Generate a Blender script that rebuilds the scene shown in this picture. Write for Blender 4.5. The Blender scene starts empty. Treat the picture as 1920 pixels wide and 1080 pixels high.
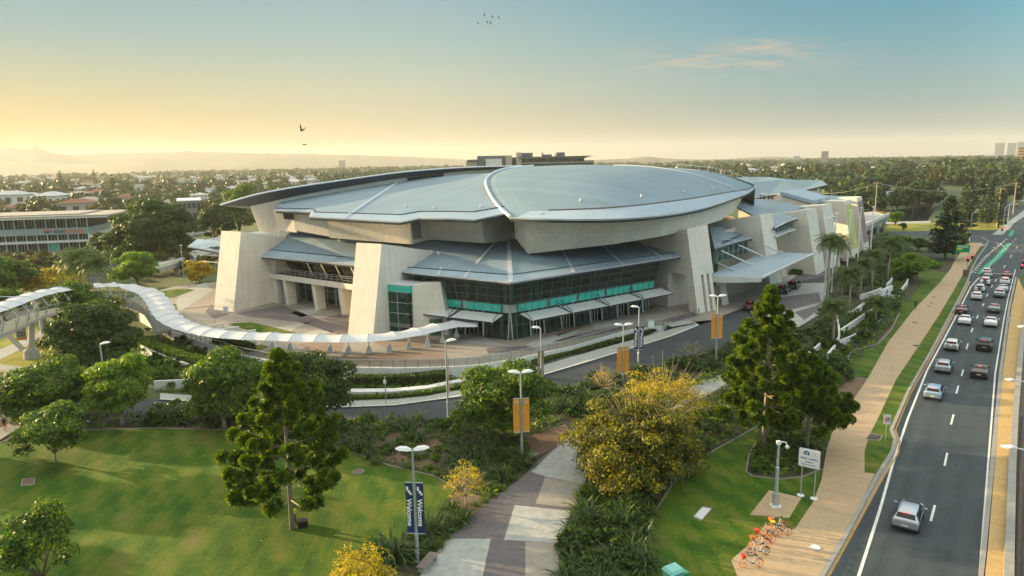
import bpy, bmesh, math, random
import numpy as np
from mathutils import Vector, Matrix
sc = bpy.context.scene
COL = sc.collection
random.seed(7)
RNG = np.random.default_rng(7)
S = 1.256                      # building was measured in units of 1.256 m
H = 21.5 * S                   # eye height of the drone
F = 1300.0; ROLL = math.radians(1.1)
PITCH = math.atan((540 - 303) / F)
_fw = (0, math.cos(PITCH), -math.sin(PITCH)); _u0 = (0, math.sin(PITCH), math.cos(PITCH)); _r0 = (1, 0, 0)
_c, _s = math.cos(ROLL), math.sin(ROLL)
_R = tuple(_c*a - _s*b for a, b in zip(_r0, _u0)); _U = tuple(_c*b + _s*a for a, b in zip(_r0, _u0))
def ray(px, py):
    a = (px - 960) / F; b = (540 - py) / F
    return tuple(_fw[i] + a*_R[i] + b*_U[i] for i in range(3))
def G(px, py, z=0.0):          # ground point seen at a place of the photo (survey of the site)
    d = ray(px, py); t = (z - H) / d[2]
    return (d[0]*t, d[1]*t, z)
def A(px, py, y):
    d = ray(px, py); t = y / d[1]
    return (d[0]*t, y, H + d[2]*t)
def a(px, py, yo): return A(px, py, yo*S)
def proj(x, y, z):
    v = (x, y, z - H); zc = sum(v[i]*_fw[i] for i in range(3))
    return (960 + F*sum(v[i]*_R[i] for i in range(3))/zc, 540 - F*sum(v[i]*_U[i] for i in range(3))/zc)
def htop(base, pyt):           # height of a vertical thing standing at base whose top is seen at row pyt
    lo, hi = base[2], base[2] + 150
    for _ in range(50):
        m = (lo + hi)/2
        if proj(base[0], base[1], m)[1] > pyt: lo = m
        else: hi = m
    return lo - base[2]
def lerp(p, q, t): return tuple(x + (y - x)*t for x, y in zip(p, q))

# ---------------------------------------------------------------- mesh builder
class MB:
    def __init__(self): self.v = []; self.f = []; self.m = []; self.cur = 0
    def add(self, vs, fs):
        n = len(self.v); self.v += [tuple(p) for p in vs]
        self.f += [tuple(i + n for i in f) for f in fs]; self.m += [self.cur]*len(fs)
        return self
    def quad(self, *p): return self.add(p, [tuple(range(len(p)))])
    def box(self, c, s, rz=0.0, M=None):
        x, y, z = s[0]/2, s[1]/2, s[2]/2
        vs = [(-x,-y,-z),(x,-y,-z),(x,y,-z),(-x,y,-z),(-x,-y,z),(x,-y,z),(x,y,z),(-x,y,z)]
        cr, sr = math.cos(rz), math.sin(rz)
        out = []
        for p in vs:
            if M is not None: q = M @ Vector(p); out.append((q[0]+c[0], q[1]+c[1], q[2]+c[2]))
            else: out.append((p[0]*cr - p[1]*sr + c[0], p[0]*sr + p[1]*cr + c[1], p[2] + c[2]))
        return self.add(out, [(0,3,2,1),(4,5,6,7),(0,1,5,4),(1,2,6,5),(2,3,7,6),(3,0,4,7)])
    def hexa(self, b, t):      # bottom loop and top loop of the same number of points
        n = len(b); fs = [tuple(range(n-1, -1, -1)), tuple(range(n, 2*n))]
        fs += [(i, (i+1) % n, n + (i+1) % n, n + i) for i in range(n)]
        return self.add(list(b) + list(t), fs)
    def prism(self, poly, z0, z1):
        return self.hexa([(p[0], p[1], z0) for p in poly], [(p[0], p[1], z1) for p in poly])
    def bar(self, p, q, w, h=None):   # rectangular bar between two points
        h = h or w; p = Vector(p); q = Vector(q); d = (q - p)
        if d.length < 1e-6: return self
        d.normalize(); up = Vector((0,0,1)) if abs(d.z) < .95 else Vector((0,1,0))
        r = d.cross(up).normalized()*w/2; u = r.cross(d).normalized()*h/2
        return self.hexa([p-r-u, p+r-u, p+r+u, p-r+u], [q-r-u, q+r-u, q+r+u, q-r+u])
    def tube(self, path, rad, n=8, cap=True):
        path = [Vector(p) for p in path]; k = len(path)
        rad = [rad]*k if isinstance(rad, (int, float)) else rad
        rings = []; pr = None
        for i, p in enumerate(path):
            d = (path[min(i+1, k-1)] - path[max(i-1, 0)])
            d = d.normalized() if d.length > 1e-9 else Vector((0,0,1))
            if pr is None:
                u = Vector((0,0,1)) if abs(d.z) < .9 else Vector((1,0,0)); r = d.cross(u).normalized()
            else: r = (pr - d*pr.dot(d)); r = r.normalized() if r.length > 1e-6 else d.orthogonal().normalized()
            pr = r; w = d.cross(r)
            rings.append([p + (r*math.cos(2*math.pi*j/n) + w*math.sin(2*math.pi*j/n))*rad[i] for j in range(n)])
        vs = [v for R in rings for v in R]; fs = []
        for i in range(k-1):
            for j in range(n): fs.append((i*n+j, i*n+(j+1) % n, (i+1)*n+(j+1) % n, (i+1)*n+j))
        if cap: fs += [tuple(range(n-1, -1, -1)), tuple(range((k-1)*n, k*n))]
        return self.add(vs, fs)
    def lathe(self, prof, c=(0,0,0), n=16):
        vs = [(c[0]+r*math.cos(2*math.pi*j/n), c[1]+r*math.sin(2*math.pi*j/n), c[2]+z) for r, z in prof for j in range(n)]
        k = len(prof); fs = [(i*n+j, i*n+(j+1) % n, (i+1)*n+(j+1) % n, (i+1)*n+j) for i in range(k-1) for j in range(n)]
        fs += [tuple(range(n-1, -1, -1)), tuple(range((k-1)*n, k*n))]
        return self.add(vs, fs)
    def ball(self, c, r, n=8, m=6):
        r = (r, r, r) if isinstance(r, (int, float)) else r
        vs = [(c[0], c[1], c[2]-r[2])]
        for i in range(1, m):
            t = -math.pi/2 + math.pi*i/m
            for j in range(n):
                p = 2*math.pi*j/n
                vs.append((c[0]+r[0]*math.cos(t)*math.cos(p), c[1]+r[1]*math.cos(t)*math.sin(p), c[2]+r[2]*math.sin(t)))
        vs.append((c[0], c[1], c[2]+r[2])); e = len(vs)-1
        fs = [(0, 1+(j+1) % n, 1+j) for j in range(n)]
        for i in range(m-2):
            for j in range(n): fs.append((1+i*n+j, 1+i*n+(j+1) % n, 1+(i+1)*n+(j+1) % n, 1+(i+1)*n+j))
        fs += [(1+(m-2)*n+j, 1+(m-2)*n+(j+1) % n, e) for j in range(n)]
        return self.add(vs, fs)
    def torus(self, c, R, r, axis='y', n=20, m=6):
        vs = []
        for i in range(n):
            A_ = 2*math.pi*i/n
            for j in range(m):
                B_ = 2*math.pi*j/m; q = R + r*math.cos(B_)
                x, y, z = q*math.cos(A_), r*math.sin(B_), q*math.sin(A_)
                vs.append((c[0]+x, c[1]+y, c[2]+z) if axis == 'y' else (c[0]+y, c[1]+x, c[2]+z))
        fs = [(i*m+j, ((i+1) % n)*m+j, ((i+1) % n)*m+(j+1) % m, i*m+(j+1) % m) for i in range(n) for j in range(m)]
        return self.add(vs, fs)
    def sheet(self, poly, z=None):    # flat polygon (may be concave), facing up
        ps = [(p[0], p[1], p[2] if z is None else z) for p in poly]
        ar = sum(ps[i][0]*ps[(i+1) % len(ps)][1] - ps[(i+1) % len(ps)][0]*ps[i][1] for i in range(len(ps)))
        if ar < 0: ps.reverse()
        return self.add(ps, [tuple(range(len(ps)))])
    def ribbon(self, L, Rr):          # strip between two polylines
        n = len(L); vs = list(L) + list(Rr)
        return self.add(vs, [(i, n+i, n+i+1, i+1) for i in range(n-1)])
    def loft(self, rings, close=True, caps=True):
        k = len(rings); n = len(rings[0]); vs = [p for r in rings for p in r]; fs = []
        for i in range(k-1):
            for j in range(n if close else n-1):
                fs.append((i*n+j, i*n+(j+1) % n, (i+1)*n+(j+1) % n, (i+1)*n+j))
        if caps: fs += [tuple(range(n-1, -1, -1)), tuple(range((k-1)*n, k*n))]
        return self.add(vs, fs)
    def build(self, name, mats, parent=None, smooth=False, bevel=0, world=True, recalc=False):
        me = bpy.data.meshes.new(name)
        vs = self.v
        if parent is not None and world:
            o = worldloc(parent); vs = [(p[0]-o[0], p[1]-o[1], p[2]-o[2]) for p in vs]
        me.from_pydata(vs, [], self.f)
        mats = mats if isinstance(mats, (list, tuple)) else [mats]
        for m in mats: me.materials.append(m)
        if len(mats) > 1: me.polygons.foreach_set('material_index', self.m)
        if recalc:
            bm = bmesh.new(); bm.from_mesh(me); bmesh.ops.recalc_face_normals(bm, faces=bm.faces); bm.to_mesh(me); bm.free()
        if smooth: me.polygons.foreach_set('use_smooth', [True]*len(me.polygons))
        me.update()
        ob = bpy.data.objects.new(name, me); COL.objects.link(ob)
        if parent is not None: ob.parent = parent
        if bevel:
            b = ob.modifiers.new('bevel', 'BEVEL'); b.width = bevel; b.segments = 2; b.limit_method = 'ANGLE'; b.angle_limit = .7
        return ob
def worldloc(o):
    p = Vector((0,0,0))
    while o is not None: p += Vector(o.location); o = o.parent
    return p
def tag(o, label, cat, group=None, kind=None):
    o['label'] = label
    if cat: o['category'] = cat
    if group: o['group'] = group
    if kind: o['kind'] = kind
    return o
def thing(name, label, cat, loc=(0,0,0), rz=0.0, group=None):
    o = bpy.data.objects.new(name, None); o.empty_display_size = .3
    COL.objects.link(o); o.location = loc; o.rotation_euler = (0, 0, rz)
    return tag(o, label, cat, group)
def struct(name, mb, mat, label=None, smooth=False):
    o = mb.build(name, mat, smooth=smooth); o['kind'] = 'structure'
    if label: o['label'] = label
    return o
def dup(root, loc, rz=0.0, label=None, group=None, scale=None):
    def cp(o, par):
        c = o.copy(); COL.objects.link(c)
        if par is not None: c.parent = par
        for ch in o.children: cp(ch, c)
        return c
    r = cp(root, None); r.location = loc; r.rotation_euler = (0, 0, rz)
    if scale is not None: r.scale = scale if isinstance(scale, tuple) else (scale,)*3
    if label: r['label'] = label
    if group: r['group'] = group
    return r
def npmesh(name, V, Fq, mat, parent=None, world=True, smooth=False):
    """fast mesh from numpy: V (n,3), Fq (m,3|4)"""
    me = bpy.data.meshes.new(name); n, m, k = len(V), len(Fq), Fq.shape[1]
    V = np.asarray(V, dtype=np.float64)
    if parent is not None and world: V = V - np.array(worldloc(parent))
    me.vertices.add(n); me.vertices.foreach_set('co', V.astype(np.float32).ravel())
    me.loops.add(m*k); me.loops.foreach_set('vertex_index', Fq.astype(np.int32).ravel())
    me.polygons.add(m); me.polygons.foreach_set('loop_start', np.arange(0, m*k, k, dtype=np.int32))
    if smooth: me.polygons.foreach_set('use_smooth', np.ones(m, dtype=bool))
    me.materials.append(mat); me.update(calc_edges=True); me.validate()
    ob = bpy.data.objects.new(name, me); COL.objects.link(ob)
    if parent is not None: ob.parent = parent
    return ob
FONT_CACHE = {}
def lettering(name, txt, size, mat, parent, M, depth=.006, align='CENTER', bold=0.0):
    cu = bpy.data.curves.new(name, 'FONT'); cu.body = txt; cu.size = size; cu.extrude = depth
    cu.align_x = align; cu.align_y = 'CENTER'; cu.offset = bold; cu.resolution_u = 3
    tmp = bpy.data.objects.new(name, cu); COL.objects.link(tmp)
    dg = bpy.context.evaluated_depsgraph_get(); me = bpy.data.meshes.new_from_object(tmp.evaluated_get(dg))
    bpy.data.objects.remove(tmp); bpy.data.curves.remove(cu)
    me.materials.clear(); me.materials.append(mat); me.transform(M); me.name = name
    ob = bpy.data.objects.new(name, me); COL.objects.link(ob); ob.parent = parent
    return ob

# ---------------------------------------------------------------- materials
def mat(name, col, rough=.6, metal=0.0, noise=0.0, nscale=3.0, bump=0.0, bscale=20.0, spec=None, col2=None, emit=None, estr=0.0, coat=0.0):
    m = bpy.data.materials.new(name); m.use_nodes = True; nt = m.node_tree; b = nt.nodes['Principled BSDF']
    b.inputs['Base Color'].default_value = (*col, 1); b.inputs['Roughness'].default_value = rough; b.inputs['Metallic'].default_value = metal
    if spec is not None: b.inputs['Specular IOR Level'].default_value = spec
    if coat: b.inputs['Coat Weight'].default_value = coat; b.inputs['Coat Roughness'].default_value = .05
    tc = None
    if noise or bump or col2:
        tc = nt.nodes.new('ShaderNodeNewGeometry')
    if noise or col2:
        n = nt.nodes.new('ShaderNodeTexNoise'); n.inputs['Scale'].default_value = nscale; n.inputs['Detail'].default_value = 6; n.inputs['Roughness'].default_value = .65
        nt.links.new(tc.outputs['Position'], n.inputs['Vector'])
        r = nt.nodes.new('ShaderNodeValToRGB'); c2 = col2 or tuple(c*(1-noise) for c in col); c1 = col if col2 else tuple(min(1, c*(1+noise)) for c in col)
        r.color_ramp.elements[0].position = .32; r.color_ramp.elements[1].position = .68
        r.color_ramp.elements[0].color = (*c2, 1); r.color_ramp.elements[1].color = (*c1, 1)
        nt.links.new(n.outputs['Fac'], r.inputs['Fac']); nt.links.new(r.outputs['Color'], b.inputs['Base Color'])
    if bump:
        n = nt.nodes.new('ShaderNodeTexNoise'); n.inputs['Scale'].default_value = bscale; n.inputs['Detail'].default_value = 5
        nt.links.new(tc.outputs['Position'], n.inputs['Vector'])
        bp = nt.nodes.new('ShaderNodeBump'); bp.inputs['Strength'].default_value = bump; bp.inputs['Distance'].default_value = .05
        nt.links.new(n.outputs['Fac'], bp.inputs['Height']); nt.links.new(bp.outputs['Normal'], b.inputs['Normal'])
    if emit: b.inputs['Emission Color'].default_value = (*emit, 1); b.inputs['Emission Strength'].default_value = estr
    return m
def N(nt, typ, **kw):
    n = nt.nodes.new(typ)
    for k, v in kw.items():
        if k in n.inputs: n.inputs[k].default_value = v
        else: setattr(n, k, v)
    return n
def ramp(nt, stops, interp='LINEAR'):
    r = nt.nodes.new('ShaderNodeValToRGB'); cr = r.color_ramp; cr.interpolation = interp
    while len(cr.elements) < len(stops): cr.elements.new(.5)
    for e, (p, c) in zip(cr.elements, stops): e.position = p; e.color = (*c, 1)
    return r
def leafmat(name, dark, mid, light, trans=.35, nscale=.8, rough=.5):
    """leaves: every leaf its own shade, clumps differ, some light passes through"""
    m = bpy.data.materials.new(name); m.use_nodes = True; nt = m.node_tree; b = nt.nodes['Principled BSDF']
    geo = N(nt, 'ShaderNodeNewGeometry'); tcn = N(nt, 'ShaderNodeTexCoord')
    n = N(nt, 'ShaderNodeTexNoise', Scale=nscale, Detail=3.0); nt.links.new(tcn.outputs['Object'], n.inputs['Vector'])
    mx = N(nt, 'ShaderNodeMath', operation='MULTIPLY_ADD'); mx.inputs[1].default_value = .45
    nt.links.new(geo.outputs['Random Per Island'], mx.inputs[0])
    m2 = N(nt, 'ShaderNodeMath', operation='MULTIPLY'); m2.inputs[1].default_value = .6
    nt.links.new(n.outputs['Fac'], m2.inputs[0]); nt.links.new(m2.outputs[0], mx.inputs[2])
    r = ramp(nt, [(.22, dark), (.5, mid), (.82, light)]); nt.links.new(mx.outputs[0], r.inputs['Fac'])
    nt.links.new(r.outputs['Color'], b.inputs['Base Color']); b.inputs['Roughness'].default_value = rough
    b.inputs['Specular IOR Level'].default_value = .35
    t = N(nt, 'ShaderNodeBsdfTranslucent'); hs = N(nt, 'ShaderNodeHueSaturation', Saturation=1.25, Value=1.7)
    nt.links.new(r.outputs['Color'], hs.inputs['Color']); nt.links.new(hs.outputs['Color'], t.inputs['Color'])
    ms = N(nt, 'ShaderNodeMixShader', Fac=trans); out = nt.nodes['Material Output']
    nt.links.new(b.outputs[0], ms.inputs[1]); nt.links.new(t.outputs[0], ms.inputs[2]); nt.links.new(ms.outputs[0], out.inputs['Surface'])
    return m
def concrete(name, col, joint=None, jw=.012, var=.075):
    """pale render with soft staining, optional grid of joints in world metres"""
    m = bpy.data.materials.new(name); m.use_nodes = True; nt = m.node_tree; b = nt.nodes['Principled BSDF']
    geo = N(nt, 'ShaderNodeNewGeometry')
    n = N(nt, 'ShaderNodeTexNoise', Scale=.35, Detail=7.0, Roughness=.6); nt.links.new(geo.outputs['Position'], n.inputs['Vector'])
    mp = N(nt, 'ShaderNodeMapping'); mp.inputs['Scale'].default_value = (1.5, 1.5, .12)
    n2 = N(nt, 'ShaderNodeTexNoise', Scale=1.2, Detail=5.0); nt.links.new(geo.outputs['Position'], mp.inputs['Vector']); nt.links.new(mp.outputs[0], n2.inputs['Vector'])
    ad = N(nt, 'ShaderNodeMath', operation='ADD'); nt.links.new(n.outputs['Fac'], ad.inputs[0]); nt.links.new(n2.outputs['Fac'], ad.inputs[1])
    r = ramp(nt, [(.35, tuple(c*(1-2*var) for c in col)), (.62, col)])
    md = N(nt, 'ShaderNodeMath', operation='MULTIPLY'); md.inputs[1].default_value = .55
    nt.links.new(ad.outputs[0], md.inputs[0]); nt.links.new(md.outputs[0], r.inputs['Fac'])
    last = r.outputs['Color']
    if joint:
        sep = N(nt, 'ShaderNodeSeparateXYZ'); nt.links.new(geo.outputs['Position'], sep.inputs[0])
        md2 = N(nt, 'ShaderNodeMath', operation='PINGPONG'); md2.inputs[1].default_value = joint/2
        nt.links.new(sep.outputs['Z'], md2.inputs[0])
        lt = N(nt, 'ShaderNodeMath', operation='LESS_THAN'); lt.inputs[1].default_value = jw*2.4
        hx_ = N(nt, 'ShaderNodeMath', operation='MULTIPLY_ADD'); hx_.inputs[1].default_value = .83; sy_ = N(nt, 'ShaderNodeMath', operation='MULTIPLY'); sy_.inputs[1].default_value = .55; nt.links.new(sep.outputs['Y'], sy_.inputs[0]); nt.links.new(sep.outputs['X'], hx_.inputs[0]); nt.links.new(sy_.outputs[0], hx_.inputs[2])
        pv_ = N(nt, 'ShaderNodeMath', operation='PINGPONG'); pv_.inputs[1].default_value = joint*.95; nt.links.new(hx_.outputs[0], pv_.inputs[0])
        mn_ = N(nt, 'ShaderNodeMath', operation='MINIMUM'); nt.links.new(md2.outputs[0], mn_.inputs[0]); nt.links.new(pv_.outputs[0], mn_.inputs[1]); nt.links.new(mn_.outputs[0], lt.inputs[0])
        mixc = N(nt, 'ShaderNodeMix', data_type='RGBA'); nt.links.new(lt.outputs[0], mixc.inputs['Factor'])
        nt.links.new(last, mixc.inputs[6]); mixc.inputs[7].default_value = (*[c*.80 for c in col], 1)
        last = mixc.outputs[2]
    nt.links.new(last, b.inputs['Base Color']); b.inputs['Roughness'].default_value = .8
    return m
def metalroof(name, col, ang, pitch=.45, rough=.62, metal=.15):
    """standing-seam sheet: fine ribs running at a plan angle"""
    m = bpy.data.materials.new(name); m.use_nodes = True; nt = m.node_tree; b = nt.nodes['Principled BSDF']
    geo = N(nt, 'ShaderNodeNewGeometry'); mp = N(nt, 'ShaderNodeMapping'); mp.inputs['Rotation'].default_value = (0, 0, -ang)
    nt.links.new(geo.outputs['Position'], mp.inputs['Vector'])
    sep = N(nt, 'ShaderNodeSeparateXYZ'); nt.links.new(mp.outputs[0], sep.inputs[0])
    pp = N(nt, 'ShaderNodeMath', operation='PINGPONG'); pp.inputs[1].default_value = pitch/2; nt.links.new(sep.outputs['Y'], pp.inputs[0])
    lt = N(nt, 'ShaderNodeMath', operation='LESS_THAN'); lt.inputs[1].default_value = .035; nt.links.new(pp.outputs[0], lt.inputs[0])
    fl = N(nt, 'ShaderNodeMath', operation='SNAP'); fl.inputs[1].default_value = pitch*4; nt.links.new(sep.outputs['Y'], fl.inputs[0])
    wn = N(nt, 'ShaderNodeTexWhiteNoise', noise_dimensions='1D'); nt.links.new(fl.outputs[0], wn.inputs['W'])
    n = N(nt, 'ShaderNodeTexNoise', Scale=.12, Detail=6.0, Roughness=.6); nt.links.new(geo.outputs['Position'], n.inputs['Vector'])
    r = ramp(nt, [(.3, tuple(c*.88 for c in col)), (.7, tuple(c*1.06 for c in col))])
    mm = N(nt, 'ShaderNodeMath', operation='MULTIPLY_ADD'); mm.inputs[1].default_value = .22; nt.links.new(wn.outputs['Value'], mm.inputs[0])
    m7 = N(nt, 'ShaderNodeMath', operation='MULTIPLY'); m7.inputs[1].default_value = .8; nt.links.new(n.outputs['Fac'], m7.inputs[0]); nt.links.new(m7.outputs[0], mm.inputs[2])
    nt.links.new(mm.outputs[0], r.inputs['Fac'])
    mixc = N(nt, 'ShaderNodeMix', data_type='RGBA'); nt.links.new(lt.outputs[0], mixc.inputs['Factor'])
    nt.links.new(r.outputs['Color'], mixc.inputs[6]); mixc.inputs[7].default_value = (*[c*.58 for c in col], 1)
    nt.links.new(mixc.outputs[2], b.inputs['Base Color']); b.inputs['Roughness'].default_value = rough; b.inputs['Metallic'].default_value = metal
    rr = N(nt, 'ShaderNodeMapRange'); b.inputs['Specular IOR Level'].default_value = .35; rr.inputs['To Min'].default_value = rough-.08; rr.inputs['To Max'].default_value = rough+.12
    nt.links.new(n.outputs['Fac'], rr.inputs['Value']); nt.links.new(rr.outputs[0], b.inputs['Roughness'])
    bp = N(nt, 'ShaderNodeBump', Strength=.35, Distance=.03); nt.links.new(lt.outputs[0], bp.inputs['Height']); nt.links.new(bp.outputs['Normal'], b.inputs['Normal'])
    return m
def glassmat(name, tint, opac=.62, rough=.03):
    m = bpy.data.materials.new(name); m.use_nodes = True; nt = m.node_tree; b = nt.nodes['Principled BSDF']
    b.inputs['Base Color'].default_value = (*[c*.10 for c in tint], 1); b.inputs['Roughness'].default_value = rough; b.inputs['Specular IOR Level'].default_value = .55
    t = N(nt, 'ShaderNodeBsdfTransparent', Color=(*tint, 1)); ms = N(nt, 'ShaderNodeMixShader', Fac=opac)
    out = nt.nodes['Material Output']; nt.links.new(t.outputs[0], ms.inputs[1]); nt.links.new(b.outputs[0], ms.inputs[2]); nt.links.new(ms.outputs[0], out.inputs['Surface'])
    return m
M = {}
M['wall'] = concrete('pale_render', (.70,.645,.56), joint=1.9)
M['fin'] = concrete('fin_render', (.72,.665,.58), joint=2.9)
M['conc'] = concrete('grey_concrete', (.42,.41,.38), var=.14)
M['wconc'] = concrete('white_wall', (.66,.66,.63), var=.1)
M['roofL'] = metalroof('roof_sheet_left', (.23,.32,.38), math.radians(57))
M['roofR'] = metalroof('roof_sheet_right', (.24,.33,.385), math.radians(-55))
M['roofD'] = metalroof('roof_sheet_dome', (.195,.285,.34), math.radians(-35), pitch=.6)
M['roofE'] = metalroof('roof_eave', (.33,.43,.51), math.radians(57), pitch=.5, rough=.5)
M['flash'] = mat('white_flashing', (.62,.66,.70), .35, .3, noise=.06, nscale=.5)
M['edge'] = mat('edge_trim', (.72,.75,.78), .3, .5)
M['dedge'] = mat('dark_trim', (.03,.045,.065), .4, .3)
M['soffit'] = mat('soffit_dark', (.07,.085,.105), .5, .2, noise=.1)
M['glass'] = glassmat('green_glass', (.36,.64,.55), .40)
M['gglass'] = glassmat('bright_green_glass', (.25,.62,.52), .5)
M['teal'] = mat('teal_panel', (.03,.46,.37), .18, 0, noise=.08, nscale=.6, coat=.5)
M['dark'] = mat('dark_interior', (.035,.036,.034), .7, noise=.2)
M['inter'] = mat('interior_wall', (.30,.26,.19), .8, noise=.25, nscale=.4)
M['gcol'] = mat('interior_column', (.45,.62,.54), .5)
M['alu'] = mat('aluminium', (.50,.53,.55), .35, .8)
M['mull'] = mat('mullion_green', (.10,.15,.14), .4, .4)
M['galv'] = mat('galvanised', (.47,.52,.55), .42, .6, noise=.08, nscale=4)
M['white'] = mat('white_paint', (.78,.78,.77), .4, noise=.04, nscale=2)
M['membrane'] = mat('membrane', (.53,.55,.57), .45, noise=.04, nscale=1.5)
M['awn'] = mat('awning_sheet', (.60,.62,.62), .5, .0, noise=.06, nscale=.8)
M['black'] = mat('black', (.012,.012,.013), .45)
M['louvre'] = mat('louvre', (.20,.20,.19), .5, .2, noise=.1, nscale=6)
M['bark'] = mat('bark', (.16,.115,.075), .9, noise=.35, nscale=6, bump=.6, bscale=12)
M['palebark'] = mat('pale_bark', (.33,.28,.20), .85, noise=.3, nscale=6, bump=.5, bscale=12)
M['orange'] = mat('orange_banner', (.72,.30,.035), .6, noise=.08, nscale=1)
M['navy'] = mat('navy_banner', (.008,.022,.085), .45, col2=(.01,.05,.16), nscale=.7)
M['text'] = mat('white_text', (.85,.85,.85), .5)
EXPO = 1.4; HAZE = .00009; VAULT_FILL = 1.9
# ================================================================ THE CONVENTION CENTRE
PZ = 1.2                                   # plaza level in survey units (1.5 m)
def u(p, z=None):                          # survey units -> metres
    return (p[0]*S, p[1]*S, (p[2] if z is None else z)*S)
HC = thing('convention_centre', 'large pale convention centre with overlapping blue grey curved metal roofs', 'building', (0, 100*S, PZ*S))
K = (-0.3, 78.2); dL = (-.86, .51); dR = (.80, .60); nL = (-.51, -.86); nR = (.60, -.80)
def L(t, o=0.0): return (K[0]+dL[0]*t+nL[0]*o, K[1]+dL[1]*t+nL[1]*o)
def Rr(t, o=0.0): return (K[0]+dR[0]*t+nR[0]*o, K[1]+dR[1]*t+nR[1]*o)
_den = nL[0]*nR[1]-nL[1]*nR[0]
def corner(o):                              # corner of the two facades offset outwards by o
    return (K[0] + (o*nR[1]-o*nL[1])/_den, K[1] + (nL[0]*o-nR[0]*o)/_den)

# ---- leaning fins
def fin(name, p0, wdir, w, back, lean, length, z1, zb, lab=None, lowcut=None):
    """p0 front bottom corner, wdir along the front, back = direction into the building"""
    mb = MB(); p1 = (p0[0]+wdir[0]*w, p0[1]+wdir[1]*w)
    def P(p, d, z): return u((p[0]+back[0]*d, p[1]+back[1]*d, z))
    b = [P(p0,0,PZ-.5), P(p1,0,PZ-.5), P(p1,length,PZ-.5), P(p0,length,PZ-.5)]
    t = [P(p0,lean,z1), P(p1,lean,z1), P(p1,length,zb), P(p0,length,zb)]
    mb.hexa(b, t); o = mb.build(name, M['fin'], HC, bevel=.03)
    if lab: o['label'] = lab
    return o
fin('buttress_fin', (-43.4,98.6), (.87,-.49), 4.2, (.49,.87), 2.6, 17, 12.4, 9.6)
fin('buttress_fin', (-19.9,80.9), (.87,-.49), 3.9, (.49,.87), 2.6, 14, 12.25, 9.9)
# fin right of the corner glazing: its lower front is an open passage between legs
cb = (-.55, .835); cw = (.835, .55)
def C(w, d, z): return u((24.6+cw[0]*w+cb[0]*d, 89.8+cw[1]*w+cb[1]*d, z))
mb = MB()
le = lambda z: 2.3*(z-PZ)/(12.3-PZ)
W = 4.0
# solid upper part, cut above the passage
mb.hexa([C(0,le(6.1),6.1), C(W,le(6.1),6.1), C(W,15,6.1), C(0,15,6.1)], [C(0,2.3,12.3), C(W,2.3,12.6), C(W,15,9.6), C(0,15,9.6)])
mb.hexa([C(0,5.4,PZ-.4), C(W,5.4,PZ-.4), C(W,15,PZ-.4), C(0,15,PZ-.4)], [C(0,5.4,6.1), C(W,5.4,6.1), C(W,15,6.1), C(0,15,6.1)])
mb.build('buttress_fin', M['fin'], HC, bevel=.02)
for w0, w1 in ((0,1.5), (2.0,2.6), (3.1,3.7)):
    MB().hexa([C(w0,0,PZ-.3), C(w1,0,PZ-.3), C(w1,1.5,PZ-.3), C(w0,1.5,PZ-.3)], [C(w0,le(6.1),6.1), C(w1,le(6.1),6.1), C(w1,le(6.1)+1.2,6.1), C(w0,le(6.1)+1.2,6.1)]).build('fin_leg', M['fin'], HC, bevel=.02)
def tfin(tl, tr, back, lean, length, z1, zb, name='buttress_fin'):
    """fin given by its two top front corners (survey plan), leaning outwards to the foot"""
    mb = MB(); f = lambda p, d, z: u((p[0]+back[0]*d, p[1]+back[1]*d, z))
    mb.hexa([f(tl,-lean,PZ-.5), f(tr,-lean,PZ-.5), f(tr,length,PZ-.5), f(tl,length,PZ-.5)], [f(tl,0,z1), f(tr,0,z1), f(tr,length,zb), f(tl,length,zb)])
    return mb.build(name, M['fin'], HC, bevel=.02)
bk = (-.66,.75)
def gt(px, py, z): q = G(px, py, z*S); return (q[0]/S, q[1]/S)
tl = gt(1425,402,12.4); tr = gt(1448,398,12.5); tfin(tl, tr, bk, 2.4, 13, 12.4, 9.8)
tl = gt(1512,393,12.4); tr = gt(1530,389,12.4); tfin(tl, tr, (-.72,.69), 2.4, 16, 12.4, 9.5)
tl = gt(1541,385,12.6); tr = gt(1559,381,12.6); tfin(tl, tr, (-.72,.69), 2.4, 16, 12.6, 11)
posts_f = []
tl = gt(1583,377,12.6); tr = gt(1595,374,12.6); fF = tfin(tl, tr, (-.74,.67), 2.4, 18, 12.6, 12.0); posts_f.append((tl, tr, (-.74,.67)))
tl = gt(1606,371,12.6); tr = gt(1616,368,12.6); tfin(tl, tr, (-.74,.67), 2.4, 20, 12.6, 12.2); posts_f.append((tl, tr, (-.74,.67)))
M['poster_y'] = mat('poster_yellow', (.62,.55,.10), .6, col2=(.35,.48,.12), nscale=.45)
M['poster_r'] = mat('poster_red', (.42,.16,.10), .6, col2=(.10,.16,.20), nscale=.55)
for (tl, tr, b), mk, lb in zip(posts_f, ('poster_y', 'poster_r'), ('yellow green poster', 'dark poster with red figures')):
    f = lambda p, d, z: (p[0]*S+b[0]*d*S, p[1]*S+b[1]*d*S, z*S)
    w = (tr[0]-tl[0], tr[1]-tl[1]); q = lambda s: (tl[0]+w[0]*s, tl[1]+w[1]*s)
    pr = lambda z: -2.4*(12.6-z)/(12.6-PZ+.5) - .07
    MB().hexa([f(q(.12),pr(3),3), f(q(.9),pr(3),3), f(q(.9),pr(3)+.04,3), f(q(.12),pr(3)+.04,3)], [f(q(.12),pr(11.8),11.8), f(q(.9),pr(11.8),11.8), f(q(.9),pr(11.8)+.04,11.8), f(q(.12),pr(11.8)+.04,11.8)]).build('wall_poster', M[mk], HC)['label'] = lb

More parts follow.
